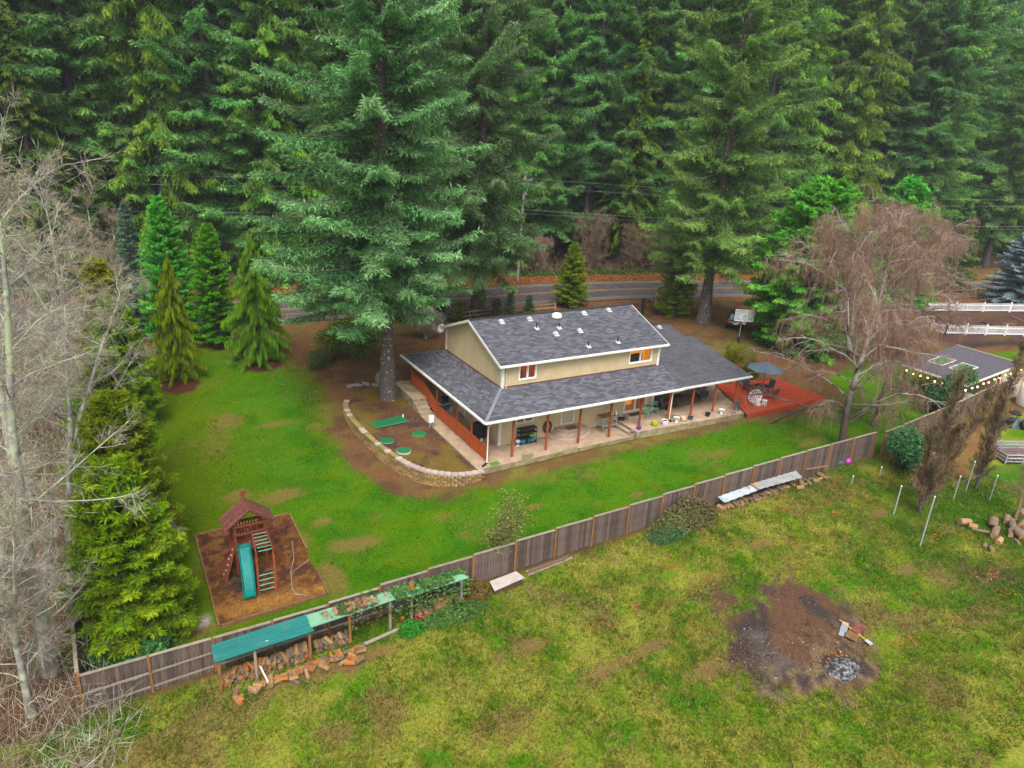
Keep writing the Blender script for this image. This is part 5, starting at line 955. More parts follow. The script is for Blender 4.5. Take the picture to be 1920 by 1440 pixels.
for z in (zD-.07, zD+.78, zE+.02): pp(MB().beam((xL-.1, yB+.065, z), (xR+.1, yB+.065, z), .035, .12), 'cross_beam', M['playwood'])
for x in (xL-.068, xR+.068):
    for z in (zD-.07, zD+.75, zE+.02): pp(MB().beam((x, yF, z), (x, yB, z), .035, .1), 'side_beam', M['playwood'])
for i in range(9): x = xL+.12+i*.14; pp(MB().span((x-.035, yB+.025, zD+.03), (x+.035, yB+.045, zD+.72)), 'slat', M['playwood'])
for i in range(7):
    for x in (xL-.04, xR+.02): y = yF+.14+i*.14; pp(MB().span((x, y-.035, zD+.04), (x+.02, y+.035, zD+.7)), 'slat', M['playwood'])
pp(MB().span((xL+.1, yB-.02, g0+.05), (xR-.1, yB-.0, zD-.13)), 'back_panel', M['darkwood'])
for s_ in (-1, 1):                                     # roof boards
    for i in range(11):
        y = -3.9+i*.125; a_ = Vector((xm+s_*.002, y+.06, zR_+(.008 if s_ > 0 else 0))); b_ = Vector((xm+s_*1.16, y+.06, zE)); pp(MB().beam(a_, b_, .112, .03, up=(s_*.6, 0, 1)), 'roof_board', M['playroof'])
for y in (-3.86, -2.56): pp(MB().beam((xm-1.1, y+.03, zE+.0), (xm, y+.03, zR_-.06), .035, .09).beam((xm+1.1, y+.03, zE+.0), (xm+.02, y+.03, zR_-.06), .035, .09), 'rafter', M['playwood'])
pp(MB().beam((xm, -2.5, zR_+.1), (xm-.25, -2.42, zR_-.45), .05, .05), 'finial_post', M['playwood'])
for k_ in range(4): a_ = k_*math.pi/2+.4; pp(MB().box((xm+.1*math.cos(a_), -2.55, zR_+.22+.1*math.sin(a_)), (.13, .03, .09), tilt=Matrix.Rotation(-a_, 4, 'Y')), 'pinwheel_blade', M['playwood'])
# slide
sl = bpy.data.objects.new('slide', None); COLL.objects.link(sl); sl.parent = PS; sl.location = -Vector(PS.location)
prof = [(-3.62, .34), (-3.85, .30), (-4.3, -.02), (-4.8, -.42), (-5.2, -.72), (-5.45, -.86), (-5.75, -.92)]; off = g0+1.2
V_, F_ = [], []; W_ = [(-.26, .15), (-.24, .15), (-.19, .0), (.19, .0), (.24, .15), (.26, .15), (.25, -.02), (-.25, -.02)]
for i, (y, z) in enumerate(prof):
    xx = -14.98-.24*(i/6)
    for a_, h in W_: V_.append((xx+a_*1.1, y, z+h+off*.0+ (g0+1.18)*i/6))
n_ = len(W_)
for i in range(len(prof)-1):
    for j in range(n_): F_.append((i*n_+j, i*n_+(j+1) % n_, (i+1)*n_+(j+1) % n_, (i+1)*n_+j))
F_.append(tuple(range(n_))); F_.append(tuple(range(len(V_)-1, len(V_)-1-n_, -1)))
MB()._a(V_, F_).build('chute', M['teal'], sl, .012); MB().span((-15.5, -5.82, -1.0+g0+1.14), (-14.94, -5.70, -.86+g0+1.14)).build('slide_lip', M['teal'], sl, .02)
# bars reaching out over two posts
zb = .93
for x0_, x1_ in ((-14.62, -14.78), (-13.95, -14.03)):
    pp(MB().beam((x0_, -3.7, zb+.06), (x1_, -5.72, zb), .05, .11), 'bar_beam', M['playwood']); pp(MB().span((x1_-.045, -5.66, gz(x1_, -5.6)-.1), (x1_+.045, -5.57, zb-.06)), 'post', M['redwood'])
for i in range(6): y = -3.95-i*.3; pp(MB().tube([(-14.62-.05*i/6, y, zb+.02), (-13.95-.05*i/6, y, zb+.02)], .02, 6), 'rung', M['rung'])
for i in range(4): z = g0+.25+i*.27; pp(MB().tube([(-14.74, -5.615, z), (-14.07, -5.615, z)], .02, 6), 'rung', M['rung'])
pp(MB().slab([(-15.42, -3.6, .25), (-15.42, -2.75, .25), (-16.15, -3.0, g0+.05), (-16.0, -4.1, g0+.05)], .05), 'climbing_wall', M['playwood'])
g = random.Random(4)
for i in range(6): t = (i+.6)/6.5; p = Vector((-15.42-.66*t, -3.35-.3*t+g.uniform(-.2, .25), .25+(g0-.2)*t)); pp(MB().lathe(p, [(.07, -.02), (.06, .03), (.0, .06)], 7), 'climbing_hold', M['stone'])
pp(MB().beam((-13.95, -3.2, .55), (-13.15, -3.75, g0), .09, .06), 'brace', M['playwood']); pp(MB().beam((-13.95, -3.0, .5), (-13.0, -3.3, g0), .09, .06), 'brace', M['playwood']); pp(MB().beam((-15.42, -3.3, .1), (-15.95, -3.3, -.15), .09, .09), 'side_beam', M['playwood'])
pp(MB().beam((-14.0, -3.2, .62), (-13.3, -3.3, .60), .1, .12), 'swing_beam', M['playwood'])
pp(MB().span((-14.75, yB+.05, zD+.3), (-14.5, yB+.07, zD+.55)), 'steering_wheel_panel', surf('blue_panel', (.02, .06, .3), (.03, .1, .4), .5))
tag(MB().tube([Vector((x, y, gz(x, y)+.14)) for x, y in ((-12.45, -2.2), (-12.7, -3.6), (-13.1, -4.6), (-13.35, -5.9), (-13.3, -6.35), (-12.75, -6.75))], .022, 6).build('bent_pole', M['stone']), 'long grey pole bent across the bark chips', 'pole'); tag(MB().tube([Vector((x, y, gz(x, y)+.15)) for x, y in ((-13.1, -4.7), (-12.1, -4.1))], .018, 6).build('loose_pole', M['stone']), 'short grey pole lying crosswise on the bark chips', 'pole')
# ================================================================ FIREWOOD LEAN-TOS
def ribbed(mb, quad, n, h=.02):
    """sheet with raised ribs running from the fence side to the open side: quad = back-a, back-b, front-b, front-a"""
    a, b_, c, d_ = [Vector(p) for p in quad]; N = (b_-a).cross(d_-a).normalized(); N = N if N.z > 0 else -N; V, F = [], []
    for i in range(n+1):
        for dt, hh in ((-.35, 0), (-.18, 1), (.18, 1), (.35, 0)):
            t = min(1, max(0, (i+dt)/n)); V += [a+(b_-a)*t+N*hh*h, d_+(c-d_)*t+N*hh*h]
    for i in range(len(V)//2-1): F.append((2*i, 2*i+2, 2*i+3, 2*i+1))
    m0 = len(V); V += [v-N*.012 for v in V]; F += [tuple(m0+j for j in reversed(f)) for f in F[:]]
    return mb._a(V, F)
def ribbed_len(mb, quad, n, h=.02): a, b_, c, d_ = quad; return ribbed(mb, [a, d_, c, b_], n, h)
def leanto(label, x0, x1, zb0, zb1, zf0, zf1, mat, yb=-9.62, yf=-10.75, posts=(), rib=10):
    L_ = empty('firewood_shelter', ((x0+x1)/2, (yb+yf)/2, gz((x0+x1)/2, -10.3)), 0, label, 'shelter')
    wp(ribbed_len(MB(), [(x0, yb, zb0), (x1, yb, zb1), (x1+.05, yf, zf1), (x0-.05, yf, zf0)], rib), 'roof_sheet', mat, L_)
    wp(MB().beam((x0, yf+.12, zf0-.06), (x1, yf+.12, zf1-.06), .04, .09), 'front_beam', M['fencepost'], L_); wp(MB().beam((x0, yb-.05, zb0-.06), (x1, yb-.05, zb1-.06), .04, .09), 'back_beam', M['rail'], L_)
    for x, m_ in posts: z = zf0+(zf1-zf0)*(x-x0)/(x1-x0); wp(MB().span((x-.05, yf+.09, gz(x, yf)-.1), (x+.05, yf+.18, z-.11)), 'post', M[m_], L_)
    return L_
lt1 = leanto('firewood shelter with glossy teal metal roof beside the fence', -17.35, -13.62, -.12, .08, -.06, .06, M['tealmetal'], posts=((-17.25, 'fencepost'), (-15.9, 'rail'), (-13.75, 'fencepost')), rib=9)
lt2 = leanto('firewood shelter with pale mint roof carrying broken bark and one log', -13.6, -9.95, .04, .14, .12, .30, M['mintmetal'], yf=-10.55, posts=((-12.0, 'fencepost'), (-10.2, 'rail')), rib=8)
lt3 = leanto('ivy-covered firewood shelter with mint roof', -9.9, -6.5, .06, .10, .22, .34, M['mintmetal'], yf=-10.55, posts=((-9.2, 'rail'), (-6.75, 'galv')), rib=8)
wp(MB().slab([(-9.85, -9.7, .13), (-9.0, -9.7, .14), (-8.95, -10.45, .31), (-9.8, -10.45, .29)], .01), 'teal_patch', M['tealmetal'], lt3)
tag(MB().span((-15.72, -10.5, .05), (-15.62, -10.46, .062)).box((-15.4, -10.42, .06), (.14, .05, .012)).build('paper_scrap', M['white']) if False else MB().box((-15.35, -10.4, .0), (.16, .06, .015), .3).build('paper_scrap', M['vinyl']), 'small white scrap lying on the teal roof', 'scrap')
# split firewood: each piece its own
woodA = surf('split_wood_tan', (.20, .115, .045), (.36, .225, .10), .9, 6, .4, stretch=(1, 6, 6)); woodB = surf('split_wood_grey', (.10, .07, .045), (.20, .15, .10), .9, 6, .4, stretch=(1, 6, 6)); woodC = surf('split_wood_orange', (.27, .09, .02), (.42, .17, .04), .85, 6, .4, stretch=(1, 6, 6))
def logmesh(seed, mat):
    g = random.Random(seed); L = g.uniform(.34, .48)/2; r = g.uniform(.08, .15); pts = [(0, -.05), (r, .0+g.uniform(-.02, .02)), (r*.75, r*.75), (r*.1, r*1.05), (-r*.5, r*.5)]
    return MB()._a([(-L, y, z) for y, z in pts]+[(L, y*g.uniform(.9, 1.1), z*g.uniform(.9, 1.1)) for y, z in pts], [(4, 3, 2, 1, 0), (5, 6, 7, 8, 9)]+[(i, (i+1) % 5, 5+(i+1) % 5, 5+i) for i in range(5)]).mesh('firewood_log', mat)
logs = [[logmesh(10*j+i, m_) for i in range(4)] for j, m_ in enumerate((woodA, woodB, woodC))]
def put_log(x, y, z, rot, kind, label, group, sc=1): o = link('firewood_log', g.choice(logs[kind]), None, (x, y, z), rot, sc); return tag(o, label, 'firewood', group)
g = random.Random(21)
def stack(x0, x1, y, n_rows, label, group, kinds, step=.17, face=0, zoff=.05, dy=0.):
    for r in range(n_rows):
        x = x0+(.08 if r % 2 else 0)
        while x < x1: put_log(x+g.uniform(-.03, .03), y+dy*r+g.uniform(-.05, .05), gz(x, y)+zoff+.15*r+g.uniform(-.02, .02), (g.uniform(-1.2, 1.2), g.uniform(-.25, .25), math.pi/2+g.uniform(-.5, .5)), g.choice(kinds), label, group); x += step
stack(-17.0, -13.7, -10.35, 4, 'split firewood log stacked under the teal roof', 'firewood under the teal roof', [0, 0, 1, 1, 2])
stack(-13.4, -11.9, -10.25, 3, 'split firewood log piled under the mint roof', 'firewood under the mint roof', [0, 1, 1])
stack(-8.9, -6.7, -10.3, 4, 'split firewood log stacked beneath the ivy-covered roof', 'firewood under the ivy roof', [0, 0, 1], .18)
for i in range(60):
    x = g.uniform(-16.9, -11.6); put_log(x, -10.95-abs(g.gauss(0, .28)), gz(x, -11)+.05+g.uniform(0, .12), (g.uniform(-1, 1), g.uniform(-.2, .2), g.uniform(0, 3.1)), g.choice([0, 1, 2, 2]), 'split firewood log spilled on the grass before the shelters', 'spilled firewood')
stack(10.0, 15.6, -9.95, 2, 'split firewood log under the bent metal sheet', 'firewood under the metal sheet', [0, 1, 1], .2)
for i in range(16): x = g.uniform(16, 19.2); put_log(x, -9.9+g.uniform(-.35, .2), gz(x, -10)+.06+g.uniform(0, .15), (g.uniform(-1, 1), .1, g.uniform(0, 3.1)), g.choice([0, 1]), 'firewood log in the loose heap past the metal sheet', 'loose firewood heap')
for i, (x, y, L, a_, lab) in enumerate([(-14.6, -10.98, 2.6, .22, 'long pale timber lying along the woodpile front'), (-13.4, -11.05, 2.8, .18, 'grey squared timber beside the spilled firewood'), (-12.4, -10.95, 2.2, .30, 'weathered plank edging the woodpile'), (-14.9, -11.2, 1.3, .16, 'short pale timber at the foot of the teal shelter'), (-10.6, -10.75, 1.9, .28, 'low plank in front of the empty bay')]):
    z = gz(x, y)+.10; tag(MB().beam((x-L/2*math.cos(a_), y-L/2*math.sin(a_)*.5, z), (x+L/2*math.cos(a_), y+L/2*math.sin(a_)*.5, z+.04), .13, .1).build('timber', [woodA, woodB, woodB, woodA, M['rail']][i], bevel=.01), lab, 'timber')
put_log(-11.9, -10.35, .28, (.3, .1, .6), 0, 'log lying on the mint roof among bark scraps', None); put_log(-9.0, -10.0, .30, (.2, 0, 1.2), 2, 'orange split log lying on the ivy-covered roof', None); put_log(-9.55, -10.3, gz(-9.5, -10.3)+.12, (.2, 1.2, 1.2), 2, 'orange split log leaning in the empty bay', None)
tag(MB().beam((-15.75, -10.7, .0-.9), (-15.55, -11.3, -1.45), .05, .03).build('white_pipe', M['vinyl']), 'white plastic pipe leaning on the woodpile', 'pipe')
# bark scraps and ivy on the roofs
def scatter_leaves(name, n, fn, size, c1, c2, label, kind='stuff', up=.8, parent=None, wid=.45):
    g = np.random.default_rng(len(name)+n); P, Nn = fn(g, n); d = norm(g.normal(0, 1, (n, 3))*np.array([1, 1, .5])); N = norm(Nn*up+g.normal(0, .35, (n, 3))); o = g.random((n, 1))
    me = leaf_mesh(name, rhombs(P, d, N, size*g.uniform(.6, 1.4, n), size*wid*g.uniform(.6, 1.2, n)), (np.asarray(c1)*(1-o)+np.asarray(c2)*o)*g.uniform(.7, 1.3, (n, 1)))
    return tag(link(name, me, parent), label, kind=kind)
def roof_pts(x0, x1, z, th=.08):
    def fn(g, n):
        x = g.uniform(x0, x1, n); v = g.random(n); k = (fbm(x*1.1, v*2.2, 91) > .45) | (v < .12) | (v > .9); x = np.where(k, x, x0+(x-x0)*.12); y = -9.62-v*.95-np.where(v > .88, .06, 0)
        zz = z+.04+v*.20+g.random(n)*th-np.where(v > .9, g.random(n)*.9, 0); return np.stack([x, y, zz], 1), np.array([0, 0, 1.])
    return fn
scatter_leaves('ivy', 3400, roof_pts(-9.9, -6.4, .08), .13, (.03, .08, .02), (.10, .18, .05), 'ivy trailing over the mint shelter roof', wid=.6)
scatter_leaves('ivy', 900, roof_pts(-12.3, -9.9, .06), .12, (.04, .08, .02), (.10, .16, .05), 'ivy creeping over the end of the pale mint roof', wid=.6)
scatter_leaves('bark_scraps', 260, lambda g, n: (np.stack([g.normal(-11.6, .5, n), g.uniform(-10.4, -9.9, n), g.uniform(.17, .25, n)], 1), np.array([0, 0, 1.])), .22, (.20, .10, .06), (.32, .18, .12), 'broken bark scraps on the mint roof')
def mound(cx, cy, rx, ry, h):
    def fn(g, n):
        a = g.uniform(0, 6.283, n); r = np.sqrt(g.random(n)); x, y = cx+rx*r*np.cos(a), cy+ry*r*np.sin(a); z = G(x, y)+h*(1-r**2)*(.5+.9*fbm(x*1.2, y*1.2, 95))*g.uniform(.55, 1.05, n)+.03
        return np.stack([x, y, z], 1), norm(np.stack([np.cos(a)*r, np.sin(a)*r, np.ones(n)*.8], 1))
    return fn
scatter_leaves('bramble_patch', 3800, mound(7.0, -10.15, 2.5, .8, 1.6), .12, (.05, .075, .025), (.15, .17, .06), 'dark bramble mound climbing the board fence', wid=.55); scatter_leaves('bramble_patch', 2200, mound(5.6, -10.6, 1.3, .55, .6), .12, (.03, .085, .03), (.09, .16, .06), 'low green brambles at the fence foot')
scatter_leaves('bramble_leaves', 2200, mound(7.2, -10.1, 2.4, .8, 1.75), .12, (.13, .08, .045), (.25, .16, .09), 'dry brown leaves among the brambles'); scatter_leaves('weeds', 2600, mound(-7.4, -10.9, 1.7, .6, .55), .12, (.03, .09, .02), (.10, .19, .04), 'weeds growing along the ivy-covered shelter')
scatter_leaves('weeds', 900, mound(-9.4, -10.9, .6, .5, .5), .12, (.02, .10, .01), (.05, .19, .02), 'green weeds beside the empty bay'); scatter_leaves('weeds', 1600, mound(-6.0, -10.2, .9, .5, 1.1), .12, (.10, .08, .02), (.20, .16, .04), 'dry weeds between shelter and white panel')
# bucket, tarp, panel, planks, metal sheet
p = at(788, 1163); bk = empty('bucket', Vector(p)+Vector((0, 0, .17)), .5, 'red plastic bucket lying on its side by the weeds', 'bucket'); bk.rotation_euler = (math.radians(82), .15, -.9)
MB().lathe((0, 0, -.2), [(.13, 0), (.165, .38), (.175, .385), (.175, .42), (.155, .42), (.12, .03), (0, .03)], 18).build('shell', surf('red_plastic', (.55, .02, .06), (.65, .04, .09), .4), bk); MB().tube([(.17*math.cos(t), .17*math.sin(t)*.2+.17, .2*abs(math.sin(t))*.6+.1) for t in np.linspace(0, 3.14, 9)], .006, 4).build('handle', M['galv'], bk)
def crumple(name, p, rx, ry, h, mat, seed, label, cat, n=18):
    fx = np.linspace(-1, 1, n); X, Y = np.meshgrid(fx, fx); r = np.hypot(X, Y)*(.85+.7*(fbm(X*1.7+seed, Y*1.7, seed+3)-.35)); z = np.where(r < 1, h*(1-np.clip(r, 0, 1)**2)*(.35+1.3*fbm(X*2.2+seed, Y*2.2, seed))+.01, -.12*(r-1)*4-.02)
    V = np.stack([p[0]+X*rx*(1+.25*(fbm(Y*2, X*2, seed)-.5)), p[1]+Y*ry, np.asarray(G(p[0]+X*rx, p[1]+Y*ry))+z], -1).reshape(-1, 3); i = np.arange(n*n).reshape(n, n); F = np.stack([i[:-1, :-1].ravel(), i[:-1, 1:].ravel(), i[1:, 1:].ravel(), i[1:, :-1].ravel()], 1)
    return tag(link(name, mesh_np(name, V, F, mat, None, True)), label, cat)
M['tarp'] = surf('black_tarp', (.012, .016, .025), (.03, .04, .055), .35, 3, .3, spec=.5)
crumple('tarp', at(856, 1143), .75, .45, .28, M['tarp'], 3, 'crumpled black tarp on the grass beside the shelter', 'tarp'); crumple('tarp', at(1508, 885), 1.0, .45, .4, M['tarp'], 5, 'dark tarp heaped against the board fence past the metal sheet', 'tarp')
wb = empty('old_panel', (-4.3, -10.3, gz(-4.3, -10.3)), 0, 'weathered off-white panel lying on a low box by the fence', 'panel')
q = [Vector(aty(a_, b_, y)) for a_, b_, y in ((918, 1090, -9.85), (968, 1071, -9.85), (984, 1083, -10.45), (927, 1108, -10.5))]; wp(MB().slab(q, .04), 'top', surf('dirty_white', (.40, .36, .31), (.52, .47, .42), .8, 3), wb); zc = min(v.z for v in q)
wp(MB().prism([(v.x*.96-4.25*.04, v.y*.94-10.15*.06) for v in q], gz(-4.3, -10.3)-.1, zc-.03), 'box', M['darkwood'], wb)
for i, (dy, dz, a_) in enumerate([(0, .06, .02), (-.12, .09, .06), (-.02, .14, -.03), (-.2, .06, .1)]): tag(MB().beam((-2.9, -9.8+dy, gz(-2.9, -9.8)+dz), (-.75+.2*i, -9.72+dy+a_, gz(-.8, -9.7)+dz+.02), .14, .035).build('plank', [M['rail'], M['timber'], M['fence'], M['rail']][i]), ['uppermost grey plank of the pile by the fence', 'brown plank at the front of the pile by the fence', 'dark plank in the pile by the fence', 'loose plank edging the pile by the fence'][i], 'plank')
def sheet(label, quad, mat, n, rib=.03, name='metal_sheet'): return tag(ribbed(MB(), quad, n, rib).build(name, mat), label, 'metal sheet')
def fy_(px, py, y): return Vector(aty(px, py, y))
sheet('bent galvanised sheet on top of the stacked firewood', [(10.0, -9.62, .22), (13.2, -9.58, .40), (13.3, -10.12, .32), (10.0, -10.18, .12)], M['galvdull'], 6); sheet('rust-stained white metal sheet over the stacked firewood', [(12.6, -9.6, .46), (16.6, -9.58, .50), (16.4, -10.25, .40), (12.7, -10.2, .38)], surf('rusty_white_sheet', (.24, .255, .265), (.38, .39, .38), .5, 2, spots=((.36, .17, .05), .7, .55)), 8)
for px_, py_, c_, lab in ((1572, 873, (.02, .14, .13), 'teal ball lying against the board fence'), (1588, 870, (.45, .05, .36), 'magenta ball beside the teal one at the fence')): p = at(px_, py_); tag(MB().lathe(Vector(p), [(0, 0)]+[(.22*math.sin(t), .22-.22*math.cos(t)) for t in np.linspace(.2, 2.9, 9)]+[(0, .44)], 16).build('ball', surf('ball_'+lab[:4], c_, tuple(v*1.2 for v in c_), .4)), lab, 'ball')
tag(MB().beam((17.4, -9.7, .5), (19.4, -9.75, .35), .1, .05).build('plank', woodA), 'pale plank resting on the dark tarp by the fence', 'plank')
# orange leaves scattered over the meadow
def leafspots(g, n):
    c = np.array([at(*p)[:2] for p in ((1465, 930), (1550, 940), (1470, 955), (1570, 965), (1590, 1010), (1495, 1020), (1530, 1000), (1560, 1000), (1270, 1045), (1190, 1140), (1120, 1175), (1260, 1062), (1330, 1090), (1750, 1008), (1815, 1010), (1880, 1110), (1790, 1165), (1710, 1200), (1680, 1210), (1790, 1240), (1865, 1075), (1830, 1080))]); k = g.integers(0, len(c), n)
    x, y = c[k, 0]+g.normal(0, .26, n), c[k, 1]+g.normal(0, .16, n); return np.stack([x, y, G(x, y)+.05], 1), np.array([0, 0, 1.])
scatter_leaves('fallen_leaves', 620, leafspots, .10, (.30, .08, .03), (.46, .15, .05), 'orange fallen leaves on the meadow grass', wid=.5)
def chipspots(g, n):
    c = np.array([at(*p)[:2] for p in ((1800, 1068), (1830, 1085), (1870, 1065), (1900, 1085), (1420, 1200), (1500, 1190), (1560, 1220), (1450, 1240), (1530, 1250), (1600, 1230), (1380, 1240), (1350, 1100), (1480, 1130))]); k = g.integers(0, len(c), n)
    x, y = c[k, 0]+g.normal(0, .75, n), c[k, 1]+g.normal(0, .5, n); return np.stack([x, y, G(x, y)+.05+g.random(n)*.05], 1), np.array([0, 0, 1.])
scatter_leaves('charred_sticks', 260, chipspots, .38, (.015, .013, .013), (.16, .11, .07), 'charred sticks and bark lying on the burnt ground', wid=.06, up=.5); scatter_leaves('wood_debris', 7500, chipspots, .09, (.09, .05, .03), (.27, .18, .10), 'wood chips and charred splinters over the burnt ground', wid=.16); scatter_leaves('ash_flakes', 150, chipspots, .06, (.25, .25, .26), (.45, .45, .46), 'pale ash flakes on the burnt ground', wid=.5)
# ================================================================ THINGS ON PATIO, PORCH, TERRACE AND DECK
def col(name, c, rough=.5, k=1.2, **kw): return surf(name, c, tuple(min(1, v*k) for v in c), rough, 6, **kw)
ZP = .364
# flower pots along the patio edge
soil = col('potting_soil', (.04, .025, .018), .95)
def pot(x, y, z, r, h, mat, label, prof=None, soil_z=None):
    e = empty('flower_pot', (x, y, z), 0, label, 'flower pot'); pr = prof or [(r*.72, 0), (r*.92, h*.45), (r, h*.93), (r*1.06, h*.94), (r*1.06, h), (r*.9, h), (r*.86, h*.85)]
    MB().lathe((0, 0, 0), pr, 18).build('vessel', mat, e); MB().lathe((0, 0, 0), [(0, h*.84), (pr[-1][0]+.002, h*.84)], 18).build('soil', soil, e); return e
bellied = lambda r, h: [(r*.6, 0), (r*.98, h*.4), (r, h*.6), (r*.8, h*.9), (r*.86, h), (r*.72, h), (r*.7, h*.85)]
urn = lambda r, h: [(r*.55, 0), (r*.5, h*.12), (r*.55, h*.5), (r*.95, h*.92), (r*1.05, h), (r*.9, h), (r*.7, h*.8)]
pot(11.62, -.42, ZP, .17, .26, col('purple_glaze', (.10, .05, .30), .3), 'purple glazed flower pot at the corner of the raised patio', bellied(.17, .26))
pot(11.05, -.42, .184, .14, .18, col('grey_violet_glaze', (.20, .14, .22), .5), 'small mauve pot on the concrete step')
pot(13.1, -.36, ZP, .24, .32, col('lime_glaze', (.36, .42, .02), .35), 'lime green flower pot', bellied(.24, .32)); pot(13.88, -.5, ZP, .23, .36, M['vinyl'], 'large white cylindrical flower pot beside the cream downspout', [(.2, 0), (.23, .05), (.235, .34), (.235, .36), (.2, .36), (.19, .3)])
pot(14.95, -.5, ZP, .22, .38, M['vinyl'], 'white urn planter between the white cylinder and tan pot', urn(.22, .38)); pot(15.62, -.52, ZP, .2, .3, col('tan_pot', (.56, .42, .25), .6), 'tan ceramic pot between white urn and grey bowl', bellied(.21, .3)); pot(16.3, -.5, ZP, .2, .24, col('grey_pot', (.10, .09, .10), .7), 'dark grey bowl pot at a porch post', [(.12, 0), (.2, .2), (.21, .24), (.18, .24), (.16, .2)])
pot(17.95, -.52, ZP, .19, .28, M['black'], 'black plastic nursery pot on the patio edge'); pot(19.25, -.6, ZP, .21, .34, M['vinyl'], 'white urn planter near the deck end', urn(.21, .34))
e = pot(20.95, -.45, ZP, .3, .42, col('slate_pot', (.09, .12, .17), .5), 'slate blue planter with dry brown grass beside the deck'); gg = np.random.default_rng(6); k = 300; a = gg.uniform(0, 6.28, k); D = norm(np.stack([np.cos(a)*.6, np.sin(a)*.6, gg.uniform(.5, 1.2, k)], 1)); link('dry_grass', leaf_mesh('dry_grass', rhombs(np.stack([gg.normal(0, .08, k), gg.normal(0, .08, k), np.full(k, .35)], 1), D, norm(gg.normal(0, 1, (k, 3))), gg.uniform(.25, .55, k), np.full(k, .012)), np.array((.20, .12, .07))*gg.uniform(.6, 1.5, (k, 1))), e)
tag(MB().lathe((20.35, -.75, ZP), [(.17, 0), (.18, .03), (.0, .05)], 14).build('stone_disc', M['stone']), 'flat pale stone beside the slate planter', 'stone')
# metal shelf rack with bins
RK = empty('shelf_rack', (3.7, 1.4, .004), 0, 'black metal shelf rack holding bins against the house wall', 'shelf')
for x in (-.62, .62):
    for y in (-.2, .2): MB().span((x-.018, y-.018, 0), (x+.018, y+.018, 1.12)).build('upright', M['black'], RK)
for z in (.12, .45, .80, 1.10): MB().box((0, 0, z), (1.3, .46, .03)).build('shelf', M['black'], RK)
def bin_(x, y, z, w, d, h, c, label, lid=None):
    e = empty('storage_bin', (x, y, z), 0, label, 'bin'); V = [(-w*.45, -d*.45, 0), (w*.45, -d*.45, 0), (w*.45, d*.45, 0), (-w*.45, d*.45, 0), (-w/2, -d/2, h), (w/2, -d/2, h), (w/2, d/2, h), (-w/2, d/2, h)]
    MB()._a(V, [(0, 3, 2, 1), (0, 1, 5, 4), (1, 2, 6, 5), (2, 3, 7, 6), (3, 0, 4, 7)]).face([(-w*.46, -d*.46, h*.85), (w*.46, -d*.46, h*.85), (w*.46, d*.46, h*.85), (-w*.46, d*.46, h*.85)]).build('tub', col('bin_'+label[:9], c, .4), e); MB().beam((-w/2-.02, -d/2-.01, h), (w/2+.02, -d/2-.01, h), .03, .03).beam((-w/2-.02, d/2+.01, h), (w/2+.02, d/2+.01, h), .03, .03).build('rim', lid or col('binrim_'+label[:9], tuple(v*.8 for v in c), .4), e)
bin_(3.32, 1.36, .14, .36, .34, .24, (.01, .16, .26), 'blue storage bin on the lowest rack shelf'); bin_(3.78, 1.36, .14, .20, .34, .26, (.02, .10, .22), 'narrow dark blue bin beside a wider one on the rack'); bin_(4.06, 1.36, .14, .2, .3, .2, (.02, .28, .42), 'bright blue tub at the end of the lowest shelf'); bin_(4.0, 1.36, .48, .3, .28, .15, (.12, .36, .03), 'green tub on the middle rack shelf'); bin_(4.22, 1.3, .48, .16, .2, .13, (.10, .42, .26), 'mint green cup on the middle rack shelf')
bk = empty('bucket', (2.93, 1.25, .004), 0, 'white bucket with dark label beside the shelf rack', 'bucket'); MB().lathe((0, 0, 0), [(.13, 0), (.155, .36), (.165, .365), (.165, .40), (0, .40)], 18).build('shell', M['vinyl'], bk); MB().lathe((0, 0, .1), [(.1405, 0), (.149, .17)], 18).build('label_band', col('label_blue', (.12, .14, .26), .6), bk)
tag(MB().box((2.9, 1.55, .12), (.3, .25, .24)).build('cardboard_box', col('cardboard', (.35, .26, .19), .9)), 'beige box behind the white bucket', 'box')
# hose reel on the wall
HR = empty('hose_reel', (5.45, 1.72, .75), 0, 'dark round hose reel hanging on the house wall', 'hose reel')
for i in range(4): r = .22+.035*i; MB().tube([(r*math.cos(t), -.03-.03*(i % 2), r*1.35*math.sin(t)) for t in np.linspace(0, 6.283, 25)], .022, 5).build('hose_coil', M['rubber'], HR)
MB().box((0, .03, 0), (.2, .06, .3)).build('bracket', M['black'], HR)
# work bench on wheels
WB = empty('work_bench', (10.25, 1.35, .004), .03, 'steel work bench with worn wooden top and lower shelf', 'bench')
MB().box((0, 0, .95), (1.35, .66, .05)).build('top', col('worn_plywood', (.16, .10, .05), .8, 1.6), WB, .006)
for x in (-.58, .58):
    for y in (-.26, .26): MB().span((x-.02, y-.02, .08), (x+.02, y+.02, .925)).build('leg', M['galv'], WB); MB().tube([(x-.02, y, .045), (x+.02, y, .045)], .045, 10).build('caster', M['black'], WB)
MB().box((0, 0, .22), (1.18, .54, .03)).build('lower_shelf', M['galv'], WB); MB().box((0, -.26, .88), (1.16, .03, .06)).build('apron', M['galv'], WB)
def bottle(x, y, z, r, h, mat, label): return tag(MB().lathe((x, y, z), [(r, 0), (r, h*.65), (r*.4, h*.8), (r*.4, h), (0, h)], 12).build('bottle', mat), label, 'bottle')
bottle(10.55, 1.2, .985, .06, .24, M['vinyl'], 'white jug on the work bench top'); bottle(10.75, 1.1, .985, .06, .28, M['vinyl'], 'taller white bottle at the work bench end'); tag(MB().beam((10.1, 1.45, 1.0), (10.5, 1.25, 1.02), .08, .04).build('orange_tool', col('orange_plastic', (.5, .2, .02))), 'orange tool lying on the work bench', 'tool')
